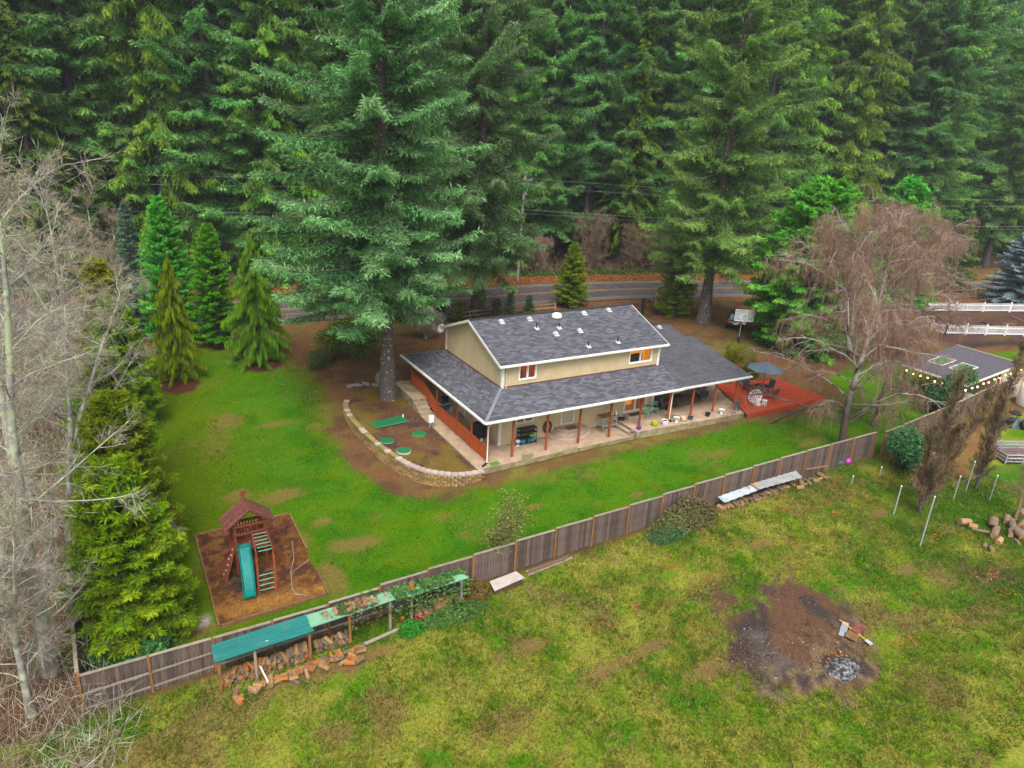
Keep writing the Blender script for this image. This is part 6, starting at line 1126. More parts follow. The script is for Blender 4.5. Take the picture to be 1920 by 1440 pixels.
tag(MB().lathe((11.55, 1.45, ZP), [(.25, 0), (.26, .12), (.22, .12), (.2, .03), (0, .03)], 18).build('water_bowl', M['black']), 'black pet bowl by the raised patio step', 'bowl'); tag(MB().beam((11.0, 1.6, .38), (11.9, 1.75, .42), .05, .05).build('white_pole', M['vinyl']), 'white pole lying behind the pet bowl', 'pole')
# mint bistro set
MT = col('mint_paint', (.16, .46, .30), .45)
def bistro_chair(x, y, rz, label, fold=True):
    c = empty('bistro_chair', (x, y, ZP), rz, label, 'chair')
    for i in range(5): MB().box((0, -.15+.075*i, .46), (.40, .055, .018)).build('seat_slat', MT, c)
    for z in (.72, .88): MB().box((0, .26, z), (.40, .018, .085)).build('back_slat', MT, c)
    for s in (-1, 1): MB().tube([(s*.2, -.24, 0), (s*.2, .05, .5), (s*.2, .28, .95)], .013, 6).build('leg', MT, c); MB().tube([(s*.17, .26, 0), (s*.17, -.18, .45)], .013, 6).build('leg', MT, c)
    return c
bistro_chair(13.35, 1.0, 2.2, 'mint folding chair half hidden by the porch post'); bistro_chair(14.42, 1.25, -.4, 'mint folding chair next to the patio door corner board')
BT = empty('bistro_table', (13.88, 1.28, ZP), .3, 'small round mint bistro table between two folding chairs', 'table'); MB().lathe((0, 0, .70), [(0, 0), (.31, 0), (.32, .012), (.31, .025), (0, .025)], 22).build('top', MT, BT)
for i in range(3): a = i*2.094; MB().tube([(.26*math.cos(a), .26*math.sin(a), 0), (-.05*math.cos(a), -.05*math.sin(a), .4), (.2*math.cos(a), .2*math.sin(a), .70)], .013, 6).build('leg', MT, BT)
# covered patio: rug, sofa, armchair, bench
rug = surf('patterned_rug', (.16, .10, .075), (.27, .18, .135), .95, 3.5, .1); tag(MB().box((18.2, 2.55, ZP+.008), (3.3, 1.75, .014), .05).build('rug', rug), 'brown patterned rug on the covered patio', 'rug')
def sofa(x, y, rz, w, mat, frame, label, name='sofa'):
    s = empty(name, (x, y, ZP), rz, label, 'sofa' if w > 1.2 else 'chair')
    MB().box((0, 0, .30), (w, .78, .22)).build('base', frame, s, .02); n = max(1, round(w/.7))
    for i in range(n): MB().box((-w/2+w/n*(i+.5), -.04, .47), (w/n-.03, .66, .14)).build('seat_cushion', mat, s, .03); MB().box((-w/2+w/n*(i+.5), .30, .70), (w/n-.03, .16, .42), tilt=Matrix.Rotation(-.15, 4, 'X')).build('back_cushion', mat, s, .03)
    for q in (-1, 1):
        MB().box((q*(w/2+.05), 0, .42), (.10, .80, .46)).build('arm', frame, s, .02)
        for yy in (-.32, .32): MB().span((q*(w/2-.05)-.03, yy-.03, 0), (q*(w/2-.05)+.03, yy+.03, .19)).build('leg', frame, s)
    return s
pillow = col('cream_cushion', (.42, .36, .30), .9); taupe = col('taupe_cushion', (.16, .12, .11), .9); wick = col('dark_wicker', (.05, .04, .04), .8)
sofa(15.75, 2.5, math.pi/2, 1.5, taupe, wick, 'dark patio sofa with brown cushions against the house end'); sofa(20.15, 2.6, -math.pi/2, .75, pillow, wick, 'armchair with pale cushion at the far side of the rug', 'patio_chair'); sofa(18.0, 4.5, 0, 1.6, taupe, wick, 'low dark sofa at the back of the covered patio')
for i, (x, y, z, lab) in enumerate([(15.95, 1.55, .38, 'round dark pillow with white badge at the sofa front'), (16.2, 2.0, .42, 'cream throw pillow leaning on the dark sofa'), (15.55, 3.0, .95, 'cream pillow on the sofa end near the wall')]): tag(MB().box((x, y, z+.18), (.42, .16, .42), tilt=Matrix.Rotation(.5+i, 4, 'Z') @ Matrix.Rotation(.4, 4, 'X')).build('throw_pillow', [M['black'], pillow, pillow][i], bevel=.06), lab, 'pillow')
CT = empty('coffee_table', (17.9, 2.7, ZP+.016), 0, 'low dark coffee table on the brown rug', 'table'); MB().box((0, 0, .4), (.9, .5, .04)).build('top', wick, CT, .01)
for x in (-.4, .4):
    for y in (-.2, .2): MB().span((x-.025, y-.025, 0), (x+.025, y+.025, .38)).build('leg', wick, CT)
WR = empty('wire_rack', (16.7, 1.5, ZP), .2, 'small wire rack standing at the rug corner', 'rack')
for x in (-.2, .2): MB().tube([(x, -.1, 0), (x, -.1, .5), (x, .12, .5), (x, .12, 0)], .01, 5).build('frame', M['black'], WR)
MB().box((0, 0, .3), (.4, .22, .01)).build('shelf', M['black'], WR)
# porch: covered grill, cooler, box, bag
GR = empty('covered_grill', (1.15, 3.3, .004), .1, 'barbecue under a black cover on the side porch', 'grill')
MB()._a([(-.55, -.32, .12), (.55, -.32, .12), (.55, .32, .12), (-.55, .32, .12), (-.58, -.34, .8), (.58, -.34, .8), (.58, .34, .8), (-.58, .34, .8), (-.34, -.2, 1.15), (.34, -.2, 1.15), (.34, .24, 1.15), (-.34, .24, 1.15)], [(0, 1, 5, 4), (1, 2, 6, 5), (2, 3, 7, 6), (3, 0, 4, 7), (4, 5, 9, 8), (5, 6, 10, 9), (6, 7, 11, 10), (7, 4, 8, 11), (8, 9, 10, 11)]).build('cover', col('black_cover', (.014, .015, .022), .55, bump=.4), GR, .03)
for x in (-.45, .45):
    for y in (-.25, .25): MB().tube([(x-.03, y, .06), (x+.03, y, .06)], .06, 10).build('wheel', M['black'], GR); MB().span((x-.02, y-.02, .06), (x+.02, y+.02, .2)).build('leg', M['galv'], GR)
CO = empty('cooler', (1.15, 8.75, .004), .15, 'blue cooler with white lid on the side porch', 'cooler'); MB().box((0, 0, .2), (.72, .42, .40)).build('body', col('cooler_blue', (.07, .16, .22), .4), CO, .03); MB().box((0, 0, .425), (.75, .45, .045)).build('lid_rim', M['vinyl'], CO, .015); MB().box((0, 0, .462), (.66, .36, .03)).build('lid', col('cooler_lid', (.10, .10, .11), .5), CO, .01); MB().tube([(-.3, -.22, .1), (-.3, -.28, .1)], .07, 10).build('wheel', M['black'], CO); MB().beam((.37, -.12, .3), (.37, .12, .3), .04, .03).build('handle', M['vinyl'], CO)
BB = empty('trash_bin', (1.45, 9.35, .004), 0, 'black bin standing behind the blue cooler', 'bin'); MB().lathe((0, 0, 0), [(.2, 0), (.25, .6), (.27, .61), (.27, .66), (.0, .68)], 16).build('body', M['black'], BB); MB().lathe((0, 0, .66), [(.1, 0), (.08, .05), (0, .06)], 10).build('lid_knob', M['black'], BB)
tag(MB().box((1.5, 8.2, .15), (.3, .25, .3), .4).build('paper_bag', col('pale_bag', (.45, .40, .33), .9)), 'pale bag against the wall beside the cooler', 'bag'); tag(MB().box((.35, 1.3, .08), (.22, .3, .16), .5).build('white_carton', col('white_green', (.5, .62, .52), .5)), 'small white and green carton at the porch corner', 'box'); tag(MB().lathe((1.05, 2.75, .004), [(.07, 0), (.07, .2), (.03, .25), (0, .25)], 10).build('spray_bottle', M['vinyl']), 'white bottle on the porch floor below the grill', 'bottle')
# terrace: mat, septic lids, power pedestal, stones
MG = surf('green_turf', (.0, .115, .035), (.01, .165, .052), .9, 40, .3)
mt = empty('putting_mat', (-3.5, 7.66, tz(0, 7.7)+.05), .03, 'long green putting mat lying on the terrace soil', 'mat'); MB()._a([(-1.25, .38, 0), (-1.1, -.55, 0), (1.28, -.42, 0), (1.15, .72, 0), (-1.25, .38, .05), (-1.1, -.55, .05), (1.28, -.42, .05), (1.15, .72, .05)], [(4, 5, 6, 7), (0, 1, 5, 4), (1, 2, 6, 5), (2, 3, 7, 6), (3, 0, 4, 7)]).build('turf', MG, mt); MB().beam((-1.1, -.56, .03), (1.28, -.43, .03), .03, .06).beam((-1.26, .38, .03), (-1.11, -.56, .03), .03, .06).build('edge', col('mat_edge', (.07, .24, .11), .7), mt)
tag(MB().lathe((-2.35, 8.0, tz(0, 8)+.1), [(.05, 0), (.05, .12), (.03, .2), (0, .22)], 10).build('ball_cup', M['vinyl']), 'small white cup at the end of the putting mat', 'cup')
for (x, y), lab in (((-4.55, 5.19), 'green round septic lid nearest the block wall'), ((-4.15, 3.32), 'largest green septic lid with raised white rim'), ((-2.24, 5.39), 'green septic lid nearest the porch walk')):
    h = .13 if 'raised' in lab else .06; L_ = empty('septic_lid', (x, y, tz(x, y)), 0, lab, 'lid'); MB().lathe((0, 0, -.05), [(.47, 0), (.47, h), (.44, h+.02)], 24).build('rim', col('lid_rim', (.06, .22, .10) if h < .1 else (.30, .33, .26), .7), L_); MB().lathe((0, 0, -.05), [(.455, h+.015), (.40, h+.03), (.0, h+.045)], 24, False).build('cover', MG, L_)
PD = empty('power_pedestal', (-1.12, 6.0, tz(0, 6)), 0, 'white electrical box on posts beside the porch walk', 'utility box'); MB().box((0, 0, .62), (.34, .2, .48)).build('cabinet', M['vinyl'], PD, .015); MB().box((.26, .05, .45), (.12, .1, .3)).build('meter', col('grey_plastic', (.25, .25, .27)), PD)
for x in (-.1, .12): MB().span((x-.04, -.04, -.1), (x+.04, .04, .4)).build('leg', M['rail'], PD)
g = random.Random(8)
for i, (px, py) in enumerate([(656, 725), (670, 722), (686, 720), (706, 722), (745, 722), (758, 717)]):
    p = at(px, py); pl = []
    for k in range(7): a = 6.283*k/7; r = g.uniform(.24, .42); pl.append((r*1.25*math.cos(a), r*math.sin(a)*.9))
    tag(MB().prism(pl, -.02, .06).build('stepping_stone', M['stone'], None, .01, loc=Vector(p), rot=(g.uniform(-.1, .1), g.uniform(-.1, .1), g.uniform(0, 3))), ['stepping stone farthest from the fir trunk', 'second stepping stone from the lawn', 'wedge-shaped stepping stone in the middle of the row', 'flat stepping stone touching the fir trunk', 'stepping stone just past the fir trunk', 'stepping stone nearest the porch landing'][i], 'stepping stone')
p = at(711, 716); tag(MB().lathe(Vector(p), [(.3, -.05), (.33, .2), (.28, .5), (.16, .72), (0, .78)], 9, False).build('standing_stone', M['stone']), 'upright grey boulder leaning beside the fir trunk', 'boulder')
# deck: umbrella, table, chairs, papasan, blue bin cart, fence panel
ZD_ = .394
UM = empty('patio_umbrella', (25.3, 1.1, ZD_), 0, 'open slate-blue patio umbrella over the deck table', 'umbrella'); ub = surf('blue_canvas', (.085, .14, .20), (.115, .18, .25), .85, 3, .1)
MB().tube([(0, 0, 0), (0, 0, 2.75)], .024, 8).build('pole', M['black'], UM); MB().lathe((0, 0, 0), [(.25, 0), (.25, .05), (.05, .1), (.04, .3)], 16).build('base', M['black'], UM)
cn = []; R_ = 1.45
for i in range(8): a = i*math.pi/4+.2; cn.append((R_*math.cos(a), R_*math.sin(a), 2.18))
for i in range(8):
    a, c_ = Vector(cn[i]), Vector(cn[(i+1) % 8]); mid = (a+c_)/2*1.0; mid.z -= .0; m2 = (a+c_)/2*.5; m2.z = 2.45; ap = Vector((0, 0, 2.78)); MB().slab([ap, a, Vector((mid.x*.985, mid.y*.985, 2.2)), c_], .012).build('canopy_panel', ub, UM); MB().tube([(0, 0, 2.70), tuple(a*.98+Vector((0, 0, -.03)))], .009, 4).build('rib', M['galv'], UM)
MB().lathe((0, 0, 2.76), [(.05, 0), (.03, .06), (0, .1)], 8).build('finial', M['black'], UM)
TB_ = empty('patio_table', (25.3, 1.1, ZD_), 0, 'dark patio table beneath the blue umbrella', 'table'); MB().lathe((0, 0, .70), [(.06, 0), (.62, 0), (.63, .02), (.06, .03)], 24).build('top', col('dark_glass', (.02, .022, .03), .15), TB_)
for i in range(4): a = i*math.pi/2+.5; MB().tube([(.5*math.cos(a), .5*math.sin(a), 0), (.42*math.cos(a), .42*math.sin(a), .7)], .02, 6).build('leg', M['black'], TB_)
def sling(x, y, rz, label):
    c = empty('patio_chair', (x, y, ZD_), rz, label, 'chair'); sm = col('grey_sling', (.07, .08, .11), .8)
    MB().slab([(-.26, -.25, .42), (.26, -.25, .42), (.26, .22, .40), (-.26, .22, .40)], .02).build('seat', sm, c); MB().slab([(-.26, .23, .41), (.26, .23, .41), (.26, .42, .98), (-.26, .42, .98)], .02).build('backrest', sm, c)
    for s in (-1, 1): MB().tube([(s*.29, -.28, 0), (s*.29, -.27, .62), (s*.29, .25, .64)], .015, 6).build('arm', M['black'], c); MB().tube([(s*.28, .35, 0), (s*.28, .2, .45), (s*.28, .43, 1.0)], .015, 6).build('leg', M['black'], c)
for i, (dx, dy, a, lab) in enumerate([(-.95, .1, 1.6, 'sling chair on the patio side of the deck table'), (.15, -1.0, 3.2, 'sling chair on the lawn side of the deck table'), (1.0, .2, -1.6, 'sling chair at the deck table toward the birch'), (-.4, 1.0, .3, 'sling chair behind the deck table toward the hedge')]): sling(25.3+dx, 1.1+dy, a, lab)
PC = empty('papasan_chair', (23.25, -.35, ZD_), .6, 'white round papasan chair on the red deck', 'chair')
tiltm = Matrix.Rotation(-.75, 4, 'X'); bowl = bpy.data.objects.new('bowl', None); COLL.objects.link(bowl); bowl.parent = PC; bowl.location = (-.15, .1, .62); bowl.rotation_euler = (-.95, .25, 1.2)
for r, z in ((.52, .22), (.40, .12), (.27, .05), (.13, .01)): MB().tube([(r*math.cos(t), r*math.sin(t), z) for t in np.linspace(0, 6.283, 25)], .018 if r < .5 else .035, 6, False).build('hoop', M['vinyl'], bowl)
for i in range(14): a = i*6.283/14; MB().tube([(.02*math.cos(a), .02*math.sin(a), 0), (.27*math.cos(a), .27*math.sin(a), .05), (.52*math.cos(a), .52*math.sin(a), .22)], .016, 5).build('spoke', M['vinyl'], bowl)
MB().lathe((0, 0, 0), [(.30, 0), (.32, .03), (.2, .3), (.26, .45), (.24, .46), (.18, .3), (.28, .03)], 16).build('base', M['vinyl'], PC)
ST_ = empty('side_stool', (23.62, -.72, ZD_), .3, 'small white stool beside the papasan chair', 'stool'); MB().lathe((0, 0, .42), [(0, 0), (.2, 0), (.21, .03), (0, .04)], 16).build('top', M['vinyl'], ST_)
for x in (-.13, .13):
    for y in (-.1, .1): MB().span((x-.02, y-.02, 0), (x+.02, y+.02, .42)).build('leg', M['vinyl'], ST_)
MB().box((0, 0, .18), (.26, .2, .02)).build('stretcher', M['vinyl'], ST_)
BC = empty('blue_cart', (25.15, 2.9, ZD_), 0, 'turquoise cooler cart at the back of the deck', 'cart'); MB().box((0, 0, .68), (.85, .45, .36)).build('tub', col('turquoise', (.03, .22, .32), .35), BC, .03); MB().box((0, 0, .88), (.9, .48, .05)).build('lid', col('turquoise_lid', (.06, .30, .40), .35), BC, .01)
for x in (-.38, .38):
    for y in (-.18, .18): MB().span((x-.02, y-.02, 0), (x+.02, y+.02, .5)).build('leg', M['galv'], BC)
tag(MB().box((26.1, 3.3, .394+.5), (.55, .08, 1.0), .2).build('folded_chair', col('grey_fabric', (.16, .15, .16), .9), bevel=.02), 'grey folded chair leaning at the back of the deck', 'chair')
LF = empty('deck_screen', (27.2, 4.45, .1), 0, 'reddish slatted screen at the back of the deck', 'screen')
for i in range(22): MB().span((-2.7+i*.25, -.015, .1), (-2.56+i*.25, .015, 1.75)).build('slat', M['redwood'], LF)
for z in (.4, 1.5): MB().box((0, .04, z), (5.6, .04, .09)).build('rail', M['redwood'], LF)
# ================================================================ POWER LINE
pb = at(970, 527); PO = empty('utility_pole', pb, 0, 'weathered wooden utility pole beside the road', 'utility pole'); Hp = top_h(pb, 978, 330)
MB().tube([(0, 0, -.2), (.1, 0, Hp*.5), (.25, 0, Hp)], [.17, .15, .12], 10).build('shaft', M['pole'], PO); MB().box((.24, 0, Hp-.45), (2.2, .1, .12)).build('crossarm', M['pole'], PO); MB().lathe((.42, 0, Hp-2.2), [(.2, 0), (.2, .8), (.12, .9), (0, .92)], 12).build('transformer', col('transformer_grey', (.25, .27, .28), .5), PO)
for x in (-.75, .05, 1.1): MB().lathe((x, 0, Hp-.39), [(.05, 0), (.06, .1), (.03, .2), (0, .2)], 8).build('insulator', col('insulator', (.3, .28, .27), .3), PO)
tag(MB().beam(Vector(at(1052, 533))+Vector((0, 0, 0)), Vector(pb)+Vector((.1, 0, 7)), .03, .03).build('guy_wire', M['wire']), 'guy wire from the pole to the roadside', 'wire')
def wire(label, dz, off, r=.016):
    P = []
    for t in np.linspace(-1, 1, 41):
        s = abs(t); sag = dz-1.6*4*s*(1-s)*.5
        x = pb[0]+t*75; y = pb[1]+off+(-.33*75*t if t > 0 else -.20*75*t); P.append((x, y, sag+pb[2]))
    return tag(MB().tube(P, r, 4, False).build('power_line', M['wire']), label, 'cable')
wire('uppermost power line strung before the forest', Hp-.2, 0); wire('second power line just below the uppermost', Hp-1.15, .4); wire('third power line at mid height before the forest', Hp-3.9, .2, .022); wire('lowest thin cable along the road', Hp-4.35, .3, .014)
# ================================================================ ROADSIDE: rail fence, gate, posts
RFm = surf('grey_split_rail', (.20, .14, .11), (.34, .26, .22), .9, 4, .3)
def rail_fence(label, pts, rails=(.45, .85), mat=None, h=1.05, cat='fence', r=.05):
    F_ = empty('rail_fence', (*pts[0], gz(*pts[0])), 0, label, cat)
    for i, (x, y) in enumerate(pts):
        wp(MB().span((x-.06, y-.06, gz(x, y)-.1), (x+.06, y+.06, gz(x, y)+h)), 'post', mat or RFm, F_)
        if i < len(pts)-1:
            for z in rails: wp(MB().beam((x, y, gz(x, y)+z), (*pts[i+1], gz(*pts[i+1])+z), r, r*2), 'rail', mat or RFm, F_)
rail_fence('low split-rail fence along the road behind the house', [tuple(at(a, b_)[:2]) for a, b_ in ((748, 602), (800, 602), (880, 600), (940, 592), (992, 588), (1040, 584))]); rail_fence('dark rail fence between the hedge and the roadside cypress', [tuple(at(a, b_)[:2]) for a, b_ in ((205, 632), (245, 629), (285, 626), (330, 622))], mat=M['darkwood']); rail_fence('short split-rail fence glimpsed beside the weeping tree', [tuple(at(a, b_)[:2]) for a, b_ in ((530, 606), (570, 604), (610, 602))])
p = at(1204, 590); tag(MB().box(Vector(p)+Vector((0, 0, .85)), (.28, .28, 1.9)).build('gate_post', M['black'], bevel=.02), 'black square gate post at the driveway', 'post')
p = at(1216, 583); HY = empty('mailbox', p, .3, 'dark mailbox with yellow tag on a post by the driveway', 'mailbox'); MB().span((-.05, -.05, 0), (.05, .05, 1.0)).build('post', M['redwood'], HY); MB().box((0, 0, 1.12), (.3, .5, .28)).build('box', M['black'], HY, .05); MB().box((0, -.26, 1.35), (.2, .03, .26)).build('tag', col('orange_tag', (.5, .22, .02)), HY)
GT = empty('iron_gate', at(1232, 584), .35, 'low black iron gate panel beside the mailbox', 'gate'); 
for i in range(14): MB().span((i*.13-.9, -.01, 0), (i*.13-.88, .01, .85)).build('bar', M['black'], GT)
for z in (.1, .8): MB().box((0, 0, z), (1.9, .03, .04)).build('rail', M['black'], GT)
tag(MB().tube([Vector(at(1228, 576)), Vector(at(1228, 576))+Vector((0, 0, 1.6))], .04, 6).build('marker_post', M['vinyl']), 'thin white marker post at the road edge', 'post')
sg = at(1078, 566); SG = empty('road_sign', sg, 0, 'small blue road sign half hidden by the cypress', 'sign'); MB().tube([(0, 0, 0), (0, 0, 2.3)], .03, 6).build('post', M['galv'], SG); MB().box((0, -.03, 2.3), (.85, .02, .22)).build('plate', col('sign_blue', (.05, .20, .32)), SG)
# ================================================================ DRIVEWAY: hoop and car
hb = atz(1382, 652, .42); HO = empty('basketball_hoop', hb, -.55, 'freestanding basketball hoop on the bare driveway', 'basketball hoop')
MB().tube([(0, 0, 0), (0, 0, 3.1), (0, -.25, 3.25)], .055, 8).build('pole', M['galv'], HO); MB().span((-.11, -.11, 0), (.11, .11, 1.15)).build('pole_pad', M['black'], HO, .02); MB().box((0, .2, .12), (1.0, 1.2, .24)).build('base', M['black'], HO, .04)
MB().tube([(0, .05, 2.3), (0, .25, 2.6), (0, -.2, 3.35)], .03, 6).build('strut', M['galv'], HO); MB().box((0, -.55, 3.35), (1.7, .02, 1.05)).build('backboard', glassmat('clear_backboard', (.5, .55, .58), .35, .1), HO)
for a, b_ in (((-.86, 2.82), (.86, 2.82)), ((-.86, 3.88), (.86, 3.88)), ((-.86, 2.82), (-.86, 3.88)), ((.86, 2.82), (.86, 3.88)), ((-.3, 3.0), (.3, 3.0)), ((-.3, 3.42), (.3, 3.42)), ((-.3, 3.0), (-.3, 3.42)), ((.3, 3.0), (.3, 3.42))): MB().beam((a[0], -.565, a[1]), (b_[0], -.565, b_[1]), .03, .05, up=(0, 1, 0)).build('board_frame', M['vinyl'], HO)
MB().tube([(.23*math.cos(t), -.82+.23*math.sin(t), 3.02) for t in np.linspace(0, 6.283, 21)], .012, 5, False).build('rim', col('rim_red', (.42, .06, .03)), HO)
for i in range(10): a = i*.628; MB().tube([(.22*math.cos(a), -.82+.22*math.sin(a), 3.0), (.15*math.cos(a+.4), -.82+.15*math.sin(a+.4), 2.75), (.11*math.cos(a), -.82+.11*math.sin(a), 2.55)], .008, 4, False).build('net_cord', M['vinyl'], HO)
def car(loc, rz, label):
    c = empty('parked_car', loc, rz, label, 'car'); pt = surf('black_car_paint', (.012, .013, .016), (.02, .021, .025), .2, 3, spec=.6)
    sec = [(-2.25, .55, .78, .86), (-2.15, .38, .95, .88), (-1.2, .32, 1.0, .9), (0, .3, 1.02, .91), (1.1, .32, .98, .9), (2.0, .38, .86, .87), (2.3, .5, .72, .8)]
    V, F = [], []
    for x, zl, zh, hw in sec:
        V += [(x, -hw, zl), (x, -hw, zh-.18), (x, -hw*.93, zh), (x, hw*.93, zh), (x, hw, zh-.18), (x, hw, zl)]
    for i in range(len(sec)-1):
        for j in range(6): F.append((i*6+j, i*6+(j+1) % 6, (i+1)*6+(j+1) % 6, (i+1)*6+j))
    F += [(5, 4, 3, 2, 1, 0), tuple(range(36, 42))]; MB()._a(V, F, True).build('body', pt, c, .03)
    cb = [(-2.0, .98, .80), (-1.75, 1.62, .66), (-.2, 1.68, .66), (.55, 1.55, .64), (1.15, .98, .80)]; V, F = [], []
    for x, z, hw in cb: V += [(x, -hw, .96), (x, -hw*.9, z), (x, hw*.9, z), (x, hw, .96)]
    for i in range(4):
        for j in range(3): F.append((i*4+j, i*4+j+1, (i+1)*4+j+1, (i+1)*4+j))
    MB()._a(V, F+[(0, 1, 2, 3), (16, 17, 18, 19)]).build('cabin', pt, c, .04)
    gl = glassmat('car_glass', (.02, .03, .035), .95, .05); MB().slab([(-2.02, -.62, 1.08), (-2.02, .62, 1.08), (-1.82, .55, 1.56), (-1.82, -.55, 1.56)], -.0).build('rear_window', gl, c) if False else MB().beam((-2.03, 0, 1.10), (-1.83, 0, 1.56), 1.2, .02, up=(-1, 0, .4)).build('rear_window', gl, c)
    for s in (-1, 1):
        MB()._a([(-1.55, s*.735, 1.06), (.7, s*.73, 1.06), (.3, s*.64, 1.52), (-1.5, s*.64, 1.55), (-1.55, s*.715, 1.06), (.7, s*.71, 1.06), (.3, s*.62, 1.52), (-1.5, s*.62, 1.55)], [(0, 1, 2, 3), (7, 6, 5, 4), (0, 4, 5, 1), (1, 5, 6, 2), (2, 6, 7, 3), (3, 7, 4, 0)]).build('side_window', gl, c)
        MB().box((-2.17, s*.68, .92), (.12, .28, .3)).build('tail_light', col('tail_red', (.45, .02, .02), .3), c, .03); MB().box((2.18, s*.62, .72), (.16, .34, .14)).build('headlight', M['vinyl'], c, .03)
        for x in (-1.4, 1.45):
            w = bpy.data.objects.new('wheel', None); COLL.objects.link(w); w.parent = c; w.location = (x, s*.84, .34); MB().tube([(0, -.11, 0), (0, .11, 0)], .34, 20).build('tyre', M['rubber'], w, .03); MB().tube([(0, -.115, 0), (0, .115, 0)], .2, 14).build('rim', M['galv'], w)
    MB().box((-2.26, 0, .72), (.02, .5, .13)).build('number_plate', M['vinyl'], c); return c
car(Vector(at(1378, 610)), -2.4+math.pi, 'black car parked under the broad cedar')
# ================================================================ NEIGHBOUR: picket fence, garden, shed
def picket(label, pts):
    F_ = empty('picket_fence', (*pts[0], gz(*pts[0])), 0, label, 'fence'); L0 = Vector(F_.location); pm = MB()._a([(-.03, -.012, 0), (.03, -.012, 0), (.03, -.012, .93), (0, -.012, 1.0), (-.03, -.012, .93), (-.03, .012, 0), (.03, .012, 0), (.03, .012, .93), (0, .012, 1.0), (-.03, .012, .93)], [(0, 1, 2, 3, 4), (9, 8, 7, 6, 5), (0, 5, 6, 1), (1, 6, 7, 2), (2, 7, 8, 3), (3, 8, 9, 4), (4, 9, 5, 0)]).mesh('picket', M['vinyl'])
    for i, (x, y) in enumerate(pts):
        z = gz(x, y); wp(MB().span((x-.07, y-.07, z-.05), (x+.07, y+.07, z+1.12)).lathe((x, y, z+1.12), [(.09, 0), (.09, .03), (.05, .06), (.06, .12), (0, .17)], 8), 'post', M['vinyl'], F_)
        if i == len(pts)-1: break
        x2, y2 = pts[i+1]; L = math.hypot(x2-x, y2-y); a = math.atan2(y2-y, x2-x); n_ = int(L/.15)
        for hz in (.2, .82): wp(MB().beam((x, y, z+hz), (x2, y2, gz(x2, y2)+hz), .04, .09), 'rail', M['vinyl'], F_)
        for k in range(1, n_): t = k/n_; link('picket', pm, F_, loc=Vector((x+(x2-x)*t, y+(y2-y)*t, z+.08))-L0, rot=(0, 0, a))
def div(p, q, n): return [(p[0]+(q[0]-p[0])*i/n, p[1]+(q[1]-p[1])*i/n) for i in range(n+1)]
a_, b_, c_ = at(1772, 627)[:2], at(1990, 632)[:2], at(1712, 603)[:2]; d_ = at(1738, 584)[:2]; e_ = at(1990, 586)[:2]
picket('near white picket fence of the garden enclosure', div(a_, b_, 6)); picket('white picket fence curving round the garden corner', [tuple(a_), tuple(at(1745, 620)[:2]), tuple(at(1724, 608)[:2]), tuple(c_)]); picket('far white picket fence behind the garden beds', div(d_, e_, 5))
for i, (p0, p1, lab) in enumerate([((1835, 603), (1865, 612), 'weathered plank lying in the garden bed'), ((1880, 608), (1903, 609), 'orange-brown plank in the garden bed'), ((1895, 594), (1920, 605), 'dark edging board at the garden end'), ((1820, 612), (1845, 600), 'short edging board near the garden corner')]): p, q = Vector(at(*p0)), Vector(at(*p1)); up_ = Vector((0, 0, .08)); tag(MB().beam(p+up_, q+up_, .2, .1).build('garden_board', [M['darkwood'], col('orange_board', (.28, .11, .04), .9), M['timber'], M['darkwood']][i]), lab, 'board')
rail_fence('brown plank fence along the road behind the picket enclosure', [tuple(at(a, b_)[:2]) for a, b_ in ((1700, 566), (1760, 562), (1830, 560), (1900, 562), (1980, 566))], rails=(.3, .75, 1.2), h=1.4, mat=M['timber'], r=.06)
# shed with skylights, string lights and hot tub
SH = empty('garden_shed', (43, -5.3, gz(43, -5.3)), 0, 'cream shed with dark roof, green skylights and string lights', 'shed'); sz = gz(43, -5.3)
xa, xb, yn, yf2 = 37.0, 47.4, -8.0, -2.7; re_, rr_ = 2.55+sz, 3.35+sz; xr = 44.5
wp(MB().span((42.4, yn+.5, sz), (47.0, yn+.62, 2.5+sz)).span((42.4, yn+.625, sz), (42.52, yf2-.3, 2.6+sz)).span((46.9, yn+.625, sz), (47.0, yf2-.3, 2.5+sz)).span((42.53, yf2-.42, sz), (46.89, yf2-.3, 2.5+sz)), 'wall', surf('cream_siding', (.52, .46, .34), (.62, .56, .44), .8, 2), SH)
zx_ = lambda x: re_+(rr_-re_)*(1-abs(x-xr)/(xr-xa)) if x < xr else rr_-(x-xr)*.28
wp(MB()._a([(42.4, yn+.5, 2.5+sz), (47.0, yn+.5, 2.5+sz), (47.0, yn+.5, zx_(47)-.06), (xr, yn+.5, rr_-.06), (42.4, yn+.5, zx_(42.4)-.06), (42.4, yn+.62, 2.5+sz), (47.0, yn+.62, 2.5+sz), (47.0, yn+.62, zx_(47)-.06), (xr, yn+.62, rr_-.06), (42.4, yn+.62, zx_(42.4)-.06)], [(0, 1, 2, 3, 4), (9, 8, 7, 6, 5), (0, 5, 6, 1), (1, 6, 7, 2), (2, 7, 8, 3), (3, 8, 9, 4), (4, 9, 5, 0)]), 'gable', surf('cream_gable', (.52, .46, .34), (.62, .56, .44), .8, 2), SH)
shr = surf('shed_shingle', (.065, .06, .075), (.12, .11, .135), .9, 7, .3); wp(MB().slab([(xa, yn, re_), (xr, yn, rr_), (xr, yf2, rr_), (xa, yf2, re_)], .1), 'roof', shr, SH); wp(MB().slab([(xr+.01, yn, rr_), (48.2, yn, rr_-1.0), (48.2, yf2, rr_-1.0), (xr+.01, yf2, rr_)], .1), 'roof', shr, SH); wp(MB().beam((xr, yn-.01, rr_+.02), (xr, yf2, rr_+.02), .3, .05), 'ridge_cap', M['rail'], SH)
